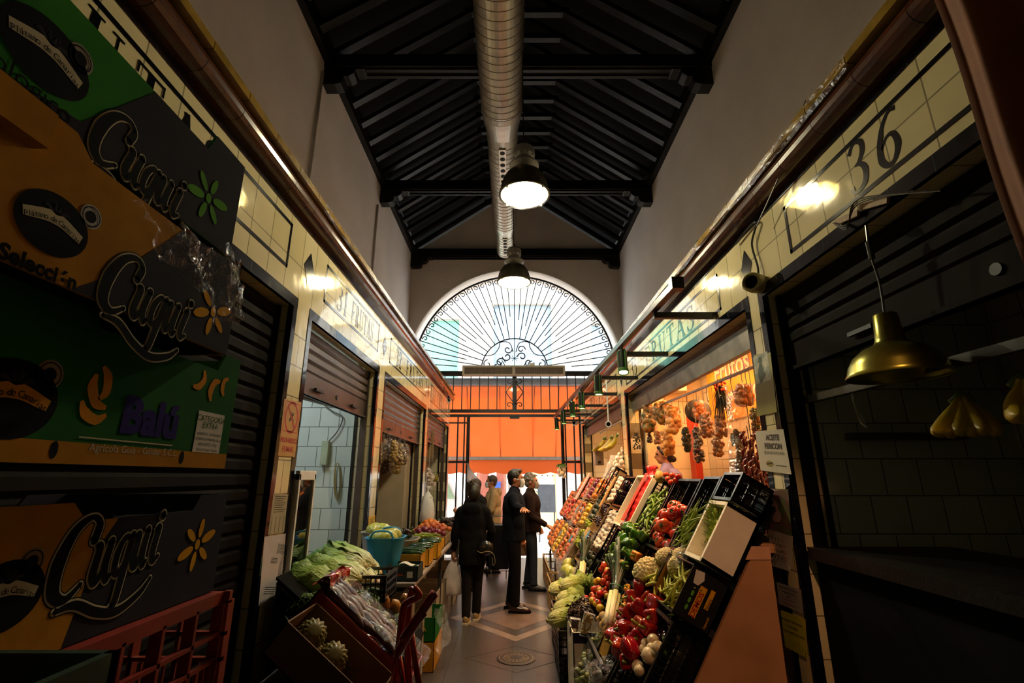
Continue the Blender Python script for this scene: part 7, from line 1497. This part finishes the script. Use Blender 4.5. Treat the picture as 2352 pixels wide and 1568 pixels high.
r, P = rsheet([(1795, 1400), (1852, 1421), (1858, 1512), (1806, 1485)], M('bright_yellow_paper', 'b0aa10', .6, var=.05), 'tear_off_notice', 'bright yellow notice with tear off strips low on the right pillar', 'notice'); f, w_, h_ = pf_(P, XR_)
for i, s_ in enumerate(('SEÑORA SERIA Y RESPONSABLE', 'SE OFRECE PARA', 'TRABAJAR LIMPIEZA POR HORAS')): text('typed_words', s_, (f[0]+f[1]*w_*.5+f[2]*h_*(.75-.15*i), f[1], f[2]), h_*.085, ink, r, align='CENTER', lift=.001)
m = MB()
for i in range(9): m.rib([(w_*(.05+.11*i), h_*.02), (w_*(.06+.11*i), h_*.27)], .002, f, .001)
m.build('strip_cuts', ink, r)
# ------------------------------------------------------------------ dark right stall
gold = M('brushed_gold', '8a8434', .28, metal=.85, var=.1); LX, LY = 1.5, 1.9; lz = onx(2000, 868, LX).z-.01
r = empty('dome_lamp', 'gold metal dome lamp hanging unlit in the dark right stall', 'lamp', (LX, LY, lz)); a = ony(1974, 870, LY); 
c = V((1.545, LY, 2.085)); MB().lathe([(.175, 0), (.178, .004), (.168, .02), (.16, .05), (.14, .085), (.105, .115), (.062, .135), (.055, .145), (.052, .155), (.05, .16), (.042, .26), (.036, .265), (0, .267)], c, 44, cap=False).build('shade', gold, r, smooth=True, solid=.0015)
cord = [ony(2035, 722, LY), ony(2025, 660, LY), ony(2012, 560, LY), ony(1998, 475, LY)]; cord = [V((c.x, LY, q.z)) for q in cord]; cord[-1].x -= .0; MB().tube(catmull([tuple(c+V((0, 0, .26))), (c.x+.008, LY, c.z+.4), (c.x-.004, LY, c.z+.55), (SR-.01, LY, 2.76)], 5), .005, 6).build('cord', black_pl, r); MB().tube([(c.x, LY, 2.6), (c.x-.001, LY, 2.68)], .012, 8).build('connector', black_pl, r)
lt = empty('wooden_lath', 'small wooden lath with wires nailed under the number on the right frieze', 'lath', (1.55, 2.0, 2.85)); A1_, A2_ = onx(1918, 512, 1.54), onx(2040, 458, 1.54); MB().bar(A1_, A1_.lerp(A2_, .48), .012, .028).build('strip', wood_c, lt); MB().bar(A1_.lerp(A2_, .52)+V((0, 0, .02)), A2_, .012, .028).build('strip', wood_c, lt); m = MB()
for k in range(3): m.tube(catmull([tuple(A1_+V((-.01, .0, .0))), tuple(A1_.lerp(A2_, .3)+V((-.02, 0, -.04-.01*k))), tuple(A1_.lerp(A2_, .6)+V((-.02, 0, .03+.01*k))), tuple(onx(2100+30*k, 438, 1.53))], 6), .003, 5)
m.build('wires', M('wire_dark', '3a3424', .5), lt)
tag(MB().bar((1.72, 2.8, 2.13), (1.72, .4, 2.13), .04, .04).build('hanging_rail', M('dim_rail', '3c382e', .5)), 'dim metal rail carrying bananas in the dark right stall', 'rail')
for i, (u, v, y) in enumerate(((2215, 965, 1.58), (2345, 935, 1.5))):
    p = ony(u, v, y); S['banana_hand'].put((1.68, 1.80, 2.0), (.3, 0, 2.3), 1.15, ('greenish yellow banana bunch hanging under the gold lamp, left one', 'greenish yellow banana bunch at the right edge of the photo')[i]) if i == 0 else S['banana_hand'].put((1.68, 1.55, 2.02), (.3, 0, 2.6), 1.15, 'greenish yellow banana bunch at the right edge of the photo')
m = MB()
for (dx, dy) in ((0, 0), (.02, .02)): m.tube(catmull([(1.72, 2.4+dy, 2.14), (1.71, 2.41, 2.05), (1.72+dx, 2.4, 1.96), (1.71, 2.35+dy, 1.93), (1.7, 2.38, 1.96)], 5), .004, 5)
tag(m.build('meat_hooks', alu), 'pair of empty metal hooks on the dim rail of the dark stall', 'hooks')
cb = empty('counter_block', 'dark counter with a raised wooden edge inside the unlit right stall', 'counter', (2, 2.2, 0)); MB().box(1.62, 2.3, .5, 2.78, 0, 1.28).build('body', blk_i, cb); MB().box(1.58, 2.35, .48, 2.79, 1.28, 1.34).build('wooden_edge', wood_d, cb)
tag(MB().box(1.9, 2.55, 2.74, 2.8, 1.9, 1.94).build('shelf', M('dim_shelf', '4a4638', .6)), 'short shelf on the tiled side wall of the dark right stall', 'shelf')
# curtain
cm = M('curtain_cloth', '6a3a10', .85, var=.15, vs=5)
def cf(a, b): y = .3+.97*a; z = 2.25+1.3*b; return (1.40+.035*math.sin(a*34)+.01*math.sin(a*71), y-.03*(1-b)+.006*math.sin(b*8), z)
tag(MB().grid(cf, 90, 16).build('curtain', cm, smooth=True, solid=.003), 'ochre orange folded curtain hanging at the top right corner', 'curtain')
# ================================================================== PEOPLE
skin_m = M('human_skin', 'b5795a', .5, var=.06, sss=.1); 
def remesh(mb, name, mat, parent, vox, smooth_it=4):
    me = bpy.data.meshes.new(name); me.from_pydata([tuple(p) for p in mb.v], [], mb.f); me.update(); me.materials.append(mat)
    t = bpy.data.objects.new('tmp', me); col.objects.link(t); r = t.modifiers.new('r', 'REMESH'); r.mode = 'VOXEL'; r.voxel_size = vox; r.use_smooth_shade = True
    if smooth_it: s = t.modifiers.new('s', 'SMOOTH'); s.factor = .5; s.iterations = smooth_it
    dg = bpy.context.evaluated_depsgraph_get(); m2 = bpy.data.meshes.new_from_object(t.evaluated_get(dg)); bpy.data.objects.remove(t)
    inv = root_inv(parent); 
    for v in m2.vertices: v.co = inv @ v.co
    m2.polygons.foreach_set('use_smooth', [True]*len(m2.polygons)); m2.materials.clear(); m2.materials.append(mat)
    o = bpy.data.objects.new(name, m2); col.objects.link(o); o.parent = parent; KIDS.setdefault(parent.name, []).append(o); return o
def hand(m, w_, d, pn, curl, spread=.0, side=1):
    """wrist point, direction, palm normal; five fingers"""
    d = V(d).normalized(); pn = V(pn); pn = (pn-d*pn.dot(d)).normalized(); s = d.cross(pn)*side
    m.tube([w_-d*.02, w_+d*.01, w_+d*.05, w_+d*.088], [.024, .027, .033, .03], 10)
    m.obox(w_+d*.02-s*.036-pn*.011, d*.068, s*.072, pn*.022)
    for i, (o_, L_) in enumerate(((-.031, .068), (-.011, .078), (.011, .073), (.031, .058))):
        b = w_+d*.085+s*o_; P = [b]; a = .1+curl*.5; dd = d+s*spread*(o_/.03)
        for k in range(3): 
            v = dd.normalized()*math.cos(a)+pn*math.sin(a); P.append(P[-1]+v*L_*(.42, .32, .26)[k]); a += curl*1.0
        m.tube(P, [.0098, .0092, .0085, .0065], 8)
    b = w_+d*.03-s*.03; P = [b, b-s*.022+d*.024+pn*.006, b-s*.032+d*.05+pn*(.012+.02*curl), b-s*.026+d*.072+pn*(.018+.035*curl)]; m.tube(P, [.014, .012, .010, .008], 8)
def person(label, loc, yaw, hgt, arms, feet, head_yaw, hair, coat, trousers, shoe, mask=None, coat_len=.8, bulk=1, lean=0, hs=1, hands=((.9, 0), (.9, 0)), hood=False, glasses=False, under=None, collar=True, flare=1.0):
    s = hgt/1.75; X0 = Matrix.Translation(V(loc)) @ Matrix.Rotation(yaw, 4, 'Z') @ Matrix.Scale(s, 4)
    R_ = empty('person', label, 'person', tuple(loc)); lx = lambda z: lean*max(0, z-.95)
    hip = [V((0, .09, .92)), V((0, -.09, .92))]; sh = [V((lx(1.4), .175*bulk, 1.395)), V((lx(1.4), -.175*bulk, 1.395))]
    ank = [V((*feet[0], .085)), V((*feet[1], .085))]; kn = [h.lerp(a, .5)+V((.025, 0, .02)) for h, a in zip(hip, ank)]
    hc = V((lx(1.63)+.02, 0, 1.635)); HY = Matrix.Translation(hc) @ Matrix.Rotation(head_yaw, 4, 'Z') @ Matrix.Scale(hs, 4)
    m = MB()
    m.ball((lx(1.28), 0, 1.28), 1, 20, 14, (.115, .165, .2)).ball((lx(1.08), 0, 1.08), 1, 18, 12, (.105, .145, .17)).ball((0, 0, .95), 1, 18, 12, (.11, .16, .13))
    for i in (0, 1):
        m.tube([hip[i]+V((0, 0, .03)), hip[i].lerp(kn[i], .4), kn[i], kn[i].lerp(ank[i], .35), ank[i]], [.085, .078, .052, .052, .034], 14)
        m.tube([ank[i]+V((-.03, 0, -.03)), ank[i]+V((.06, 0, -.045)), ank[i]+V((.15, 0, -.06))], [.036, .034, .02], 10)
        e, w_ = V(arms[i][0]), V(arms[i][1]); m.ball(sh[i], .055, 12, 8).tube([sh[i], sh[i].lerp(e, .5), e, e.lerp(w_, .4), w_], [.05, .046, .037, .036, .024], 12)
        cu, sp_ = hands[i]; hand(m, w_, (w_-e), arms[i][2], cu, sp_, 1 if i else -1)
    m.tube([V((lx(1.42), 0, 1.42)), V((lx(1.5)+.005, 0, 1.5)), hc-V((.01, 0, .06))], [.075, .056, .054], 14); b0 = len(m.v)
    m.ball((-.008, 0, .02), 1, 22, 16, (.1, .08, .105)).ball((.022, 0, -.045), 1, 16, 12, (.068, .058, .07)).ball((.055, 0, -.085), 1, 10, 8, (.028, .026, .022))
    m.tube([(.085, 0, .02), (.108, 0, -.012), (.112, 0, -.025), (.09, 0, -.035)], [.009, .013, .016, .01], 8).tube([(.08, -.04, .032), (.095, 0, .03), (.08, .04, .032)], [.012, .012, .012], 6)
    m.tube([(.088, -.022, -.058), (.098, 0, -.056), (.088, .022, -.058)], [.005, .008, .005], 6)
    for sg in (-1, 1): m.ball((-.012, sg*.08, -.01), 1, 10, 8, (.02, .01, .032), Matrix.Rotation(.15*sg, 3, 'Z'))
    m.xf(HY, b0); m.xf(X0); remesh(m, 'body', skin_m, R_, .0075, 3)
    m = MB()
    for sg in (-1, 1): m.ball((.084, sg*.032, .012), .011, 8, 6)
    m.xf(X0 @ HY).build('eyes', blk_i, R_, smooth=True)
    # hair
    kind, hm = hair; m = MB(); q = random.Random(5)
    m.ball((-.022, 0, .035), 1, 26, 18, (.104, .09, .102), jit=.08)
    m.tube([(.045, -.045, .088), (.058, 0, .098), (.045, .045, .088)], [.022, .026, .022], 8).ball((-.055, 0, -.03), 1, 14, 10, (.055, .07, .06))
    if kind == 'quiff': m.tube([(.05, -.04, .1), (.062, 0, .112), (.05, .04, .1)], [.022, .028, .022], 8).ball((-.01, 0, .1), 1, 12, 8, (.07, .06, .04))
    if kind == 'bun': m.ball((-.06, .045, .115), .05, 12, 10, jit=.3).ball((-.075, 0, .0), 1, 12, 10, (.06, .085, .1)); [m.ball((-.06+q.uniform(-.04, .04), .045+q.uniform(-.05, .05), .12+q.uniform(-.03, .04)), .016, 6, 5) for k in range(14)]
    if kind == 'low_bun': m.ball((-.115, 0, -.05), .042, 12, 10, jit=.2).ball((-.06, 0, -.01), 1, 12, 10, (.06, .08, .09))
    if kind == 'curly': [m.ball((lambda a, e: (-.02+.1*math.cos(a)*math.cos(e), .084*math.sin(a)*math.cos(e), .045+.09*math.sin(e)))(q.uniform(.9, 5.4), q.uniform(-.3, 1.5)), .02, 6, 5) for k in range(60)]
    m.xf(X0 @ HY); remesh(m, 'hair', hm, R_, .009, 1)
    if mask:
        m = MB(); m.grid(lambda a, b: ((.03+.098*math.cos((a-.5)*2.3)*(1-.28*abs(b-.45)**1.3*2)), .075*math.sin((a-.5)*2.3)*(1-.2*b), .005-.115*b), 14, 10)
        for sg in (-1, 1): m.tube([(.06, sg*.066, -.01), (.0, sg*.087, .0), (-.02, sg*.085, -.01)], .0025, 4)
        m.xf(X0 @ HY).build('face_mask', mask, R_, smooth=True, solid=.002)
    if glasses:
        m = MB()
        for sg in (-1, 1): m.tube([(.1, sg*.034+.024*math.cos(t), .012+.018*math.sin(t)) for t in [2*PI*k/12 for k in range(12)]], .002, 4, closed=True); m.tube([(.1, sg*.058, .015), (0, sg*.088, .012)], .002, 4)
        m.xf(X0 @ HY).build('glasses', blk_i, R_)
    # coat
    cm_, sleeve = coat, .062*bulk; m = MB(); zb = .95-coat_len*.5
    m.ball((lx(1.28), 0, 1.27), 1, 20, 14, (.15*bulk, .2*bulk, .22)).ball((lx(1.08), 0, 1.08), 1, 18, 12, (.15*bulk, .19*bulk, .2))
    m.lathe([(.11, 1.46), (.17, 1.4), (.19, 1.25), (.175*bulk, 1.05), (.185*bulk*flare, .9), (.19*bulk*flare, zb), (.16*bulk*flare, zb+.01)], (lx(1.1), 0, 0), 26, lobes=lambda t, z: (1-.2*abs(math.cos(t))+.02*math.sin(5*t+z*9)))
    for i in (0, 1):
        e, w_ = V(arms[i][0]), V(arms[i][1]); wc_ = e.lerp(w_, .93); m.ball(sh[i], .066*bulk, 12, 8).tube([V((lx(1.5), 0, 1.49)), sh[i]+V((0, 0, .0))], [.075, .06], 12).tube([sh[i]-V((0, 0, .0)), sh[i].lerp(e, .5), e, e.lerp(w_, .5), wc_], [.072*bulk, .064*bulk, .056, .052, .042], 14)
        for k in range(4): p_ = sh[i].lerp(e, .35+.2*k) if k < 3 else e.lerp(w_, .3); m.ball(p_, .066*bulk-.004*k, 10, 6, (1, 1, .35))
    if collar: m.tube([(lx(1.48)+.06*math.cos(t)-.0, .065*math.sin(t), 1.475+.01*math.cos(t)) for t in [2*PI*k/14 for k in range(14)]], .024, 8, closed=True)
    if hood: m.ball((-.1, 0, 1.43), 1, 14, 10, (.07, .13, .1))
    m.xf(X0); remesh(m, 'coat', cm_, R_, .014, 3)
    if under:
        m = MB(); m.ball((lx(1.25)+.055, 0, 1.24), 1, 16, 12, (.11, .11, .24)); m.xf(X0); remesh(m, 'jumper', under, R_, .014, 2)
    m = MB(); m.ball((0, 0, .93), 1, 18, 12, (.13, .175, .13))
    for i in (0, 1):
        k = kn[i]; a = ank[i]; m.tube([hip[i]+V((0, 0, .03)), hip[i].lerp(k, .5), k, k.lerp(a, .5), a+V((0, 0, .035)), a+V((.01, 0, .0))], [.1, .092, .07, .064, .06, .062], 14)
        for j in range(5): m.ball(k.lerp(a, .5+.12*j), .066, 10, 6, (1, 1, .25))
    m.xf(X0); remesh(m, 'trousers', trousers, R_, .014, 3)
    for i in (0, 1):
        a = ank[i]; m = MB(); m.ball(a+V((-.02, 0, -.015)), 1, 12, 8, (.052, .042, .05)).tube([a+V((-.05, 0, -.045)), a+V((.03, 0, -.04)), a+V((.1, 0, -.05)), a+V((.17, 0, -.058)), a+V((.195, 0, -.06))], [.038, .043, .042, .034, .016], 12); m.xf(X0); o_ = remesh(m, 'shoe', shoe[0], R_, .01, 2)
        m = MB(); P = [(a.x+x, a.y+y, .002) for x, y in ((-.085, -.03), (-.085, .03), (0, .038), (.1, .046), (.18, .03), (.205, 0), (.18, -.03), (.1, -.046), (0, -.038))]; m.prism(P, (0, 0, .024)); m.xf(X0).build('sole', shoe[1], o_)
    return R_, X0
cl = lambda n, c, **k: M(n, c, .95, spec=.15, var=.12, vs=14, bump=.15, bs=60, **k)
blk_c = cl('black_cloth', '0d0c0e'); navy = cl('navy_wool', '0c101c'); drk = cl('dark_trousers', '100c0e'); jean = cl('dark_jeans', '23262e'); maroon = cl('dark_brown_jacket', '1e1110'); beige = cl('beige_jacket', 'a58c68'); green_j = cl('green_jumper', '1f5a3a'); lilac = cl('lilac_vest', '7f78a8'); pinkw = cl('pale_sleeve', 'd0a894')
hair_b = M('brown_hair', '1a100b', .45, var=.3, vs=30, bump=.3, bs=80); hair_k = M('black_hair', '0c0a0a', .35, var=.2, bump=.3, bs=80); hair_g = M('grey_hair', '6e6862', .6, var=.35, vs=30, bump=.3, bs=80); hair_gb = M('grey_brown_hair', '4a3a30', .6, var=.3, bump=.3)
msk = M('mask_white', 'c9cdd0', .7, var=.03); msk_g = M('mask_grey', '8c837c', .7, var=.05); tan_s = M('tan_shoe', 'a8875c', .6, var=.15); sole_l = M('pale_sole', 'cfbfa0', .6); brn_s = M('brown_leather', '2c120c', .3, coat=.3)
dn = (0, 0, -1)
hang_l = ((.0, .27, 1.12), (.05, .29, .86), (0, -1, 0)); hang_r = ((.0, -.27, 1.12), (.05, -.29, .86), (0, 1, 0))
# woman from behind, white bag in her left hand
pw, X0 = person('person seen from behind in black hooded top with hair in a bun, carrying white bag', (-.5, 6.6, 0), PI/2-.12, 1.60, (((-.02, .25, 1.12), (.02, .27, .86), (0, -1, .2)), ((.06, -.26, 1.13), (.2, -.22, .97), (0, .6, .6))), ((-.12, .045), (.09, -.05)), .25, ('bun', hair_b), blk_c, cl('charcoal_leggings', '1a1412'), (tan_s, sole_l), None, .5, 1.0, 0, 1.05, ((1.2, 0), (1.0, 0)), hood=True, flare=1.05)
h_ = X0 @ V((.02, .28, .77)); 
def carrier(c, h, w_, label, mt, seed=0):
    r = empty('carrier_bag', label, 'bag', tuple(c)); c = V(c); m = MB()
    m.lathe([(0, -h), (w_*.42, -h), (w_*.5, -h*.93), (w_*.48, -h*.7), (w_*.36, -h*.42), (w_*.17, -h*.16), (w_*.07, -.03), (w_*.04, 0)], c, 30, lobes=lambda t, z: .78+.22*abs(math.cos(t))+.07*math.sin(5*t+seed+z*12)); m.build('bag', mt, r, smooth=True)
    m = MB(); 
    for sg in (-1, 1): m.tube([c+V((sg*w_*.06, 0, -.05)), c+V((sg*.018, 0, .0)), c+V((0, 0, .018))], [.01, .007, .006], 6)
    m.build('handle', mt, r); return r
carrier(h_+V((0, 0, .01)), .42, .27, 'white plastic carrier bag in the hand of the person in black', translucent('white_bag', 'f0e2d8', t_w=.45))
r = empty('shoulder_bag', 'small black shoulder bag with brass buckle on the hip of the person in black', 'bag', tuple(X0 @ V((-.15, -.2, .95)))); m = MB(); m.ball((-.12, -.2, .93), 1, 16, 12, (.06, .11, .1)); m.xf(X0).build('bag', black_pl, r, smooth=True); MB().box(-.01, .01, -.01, .01, -.012, .012).xf(X0 @ Matrix.Translation((-.185, -.2, .96))).build('buckle', M('brass', 'c9a45a', .25, metal=1), r); MB().tube(catmull([(-.17, -.1, .9), (-.2, -.16, .88), (-.19, -.25, .9), (-.17, -.32, .86), (-.15, -.34, .76), (-.14, -.31, .72), (-.15, -.3, .82)], 5), .005, 5).xf(X0).build('strap', M('tan_strap', '8a7450', .5), r)
# man in navy reaching towards the produce
tx = ony(1205, 1157, 6.75)
person('tall person in dark navy jacket and white mask stretching an arm out towards the fruit', (.02, 7.1, 0), -.1, 1.79, (((-.02, .27, 1.12), (.08, .26, .88), (0, -1, 0)), ((.07, -.30, 1.29), (.17, -.52, 1.27), dn)), ((-.05, .10), (.03, -.10)), -.0, ('quiff', hair_k), navy, drk, (brn_s, blk_i), msk, .22, 1.05, .02, 1.0, ((.8, 0), (.12, .35)))
# grey haired man
pm, X1 = person('older person with curly grey hair in dark brown jacket and jeans, grey mask', (.30, 8.35, 0), -.15, 1.74, (((.02, .28, 1.12), (.12, .27, .9), (0, -1, 0)), ((.06, -.27, 1.1), (.3, -.26, .97), dn)), ((-.07, .08), (.05, -.1)), .0, ('curly', hair_g), maroon, jean, (M('dark_trainer', '15110f', .6), blk_i), msk_g, .2, 1.15, .0, 1.03, ((1, 0), (.5, .1)))
h_ = X1 @ V((.1, .30, .80)); carrier((.14, 8.62, .82), .36, .24, 'pale beige carrier bag held between the two standing people', translucent('beige_bag', 'b09070', t_w=.35), 2)
# beige jacket
person('person in beige jacket and glasses, facing left near the entrance', (-.36, 9.75, 0), PI+.2, 1.72, (((.08, .27, 1.12), (.24, .2, 1.0), (0, -1, 0)), ((.06, -.27, 1.1), (.22, -.24, .95), (0, 1, 0))), ((-.05, .08), (.05, -.1)), -.1, ('short', hair_gb), beige, drk, (brn_s, blk_i), msk, .45, 1.12, .03, 1.0, ((.9, 0), (.9, 0)), hood=True, glasses=True, under=green_j)
person('person in dark clothes half hidden behind the one carrying the white bag', (-.57, 8.3, 0), PI*.8, 1.66, (((.1, .26, 1.16), (.28, .2, 1.22), (0, -1, 0)), ((.1, -.26, 1.16), (.32, -.22, 1.2), (0, 1, 0))), ((-.05, .08), (.05, -.1)), .1, ('short', hair_gb), blk_c, drk, (brn_s, blk_i), None, .5, 1.05, .05)
# stallholder
plf = tag(MB().box(1.66, 2.3, 5.0, 6.5, 0, .42).build('platform', wood_d), 'low platform behind the counter under the stallholder', 'platform')
person('stallholder with dark hair in a low bun wearing a lilac waistcoat behind the counter', (1.90, 5.95, .42), 2.5, 1.64, (((.14, .25, 1.12), (.32, .15, 1.0), (0, -1, 0)), ((.14, -.25, 1.12), (.32, -.12, 1.0), (0, 1, 0))), ((-.05, .08), (.05, -.1)), .5, ('low_bun', hair_b), lilac, drk, (brn_s, blk_i), None, .4, 1.0, .1, 1.0)
# shopping trolley
r = empty('shopping_trolley', 'black two wheeled shopping trolley with grey frame before the person in beige', 'trolley', (-.22, 9.2, 0)); m = MB()
m.hexa([(-.39, 9.1, .16), (-.06, 9.1, .16), (-.06, 9.32, .16), (-.39, 9.32, .16), (-.41, 9.06, .86), (-.04, 9.06, .86), (-.04, 9.36, .86), (-.41, 9.36, .86)]); m.build('bag', blk_c, r, bevel=.02); MB().obox((-.41, 9.055, .78), (.37, 0, 0), (0, .3, 0), (0, 0, .12)).build('flap', black_pl, r, bevel=.02)
m = MB()
for x in (-.40, -.05): m.tube([(x, 9.34, .1), (x, 9.36, .98)], .01, 8)
m.tube([(-.40, 9.36, .98), (-.38, 9.34, 1.02), (-.07, 9.34, 1.02), (-.05, 9.36, .98)], .011, 8); m.tube([(-.4, 9.34, .1), (-.05, 9.34, .1)], .009, 6); m.build('frame', alu, r, smooth=True)
for x in (-.44, -.01): MB().lathe([(.03, -.015), (.08, -.015), (.085, 0), (.08, .015), (.03, .015)], (x, 9.34, .086), 22, (1, 0, 0)).build('wheel', black_pl, r)
m = MB()
for x in (-.36, -.1): m.tube([(x, 9.1, .16), (x, 9.1, .01)], .009, 6)
m.build('stand', alu, r)
# hanging pale cloth sheet by the left gate
drape('pale_cloth', lambda a, b: (-1.0+.32*a*b+.02*math.sin(a*12), 11.14, 2.0-.42*b), 14, 12, translucent('pale_sheet', 'b8b0ac', t_w=.4), 'pale cloth hanging in a triangle from the left gate post', 'cloth', None, .015, 8)
# added lamp out of frame, brightening the near end of the right stall
r = empty('added_clip_spotlight', 'added unseen warm clip spotlight above the near end of the right stall', 'spotlight', (.95, .55, 3.2)); q = V((1.25, 2.95, .95)); b0 = V((.95, .55, 3.2)); d = (q-b0).normalized()
MB().lathe([(0, 0), (.04, 0), (.045, .18), (.05, .2)], b0, 20, d).build('body', sp_m, r); MB().lathe([(.04, .17), (0, .175)], b0, 16, d).build('lens', warm_e, r); MB().bar(b0, (SR, .55, 3.2), .03, .03).build('arm', black_pl, r)
l = bpy.data.lights.new('added_clip_light', 'SPOT'); l.energy = ADDED_CLIP_W; l.color = (1, .5, .25); l.spot_size = math.radians(34); l.spot_blend = 1; l.shadow_soft_size = .05
lo = bpy.data.objects.new('added_clip_light', l); col.objects.link(lo); lo.parent = r; lo.location = d*.22; lo.rotation_euler = d.to_track_quat('-Z', 'Y').to_euler()
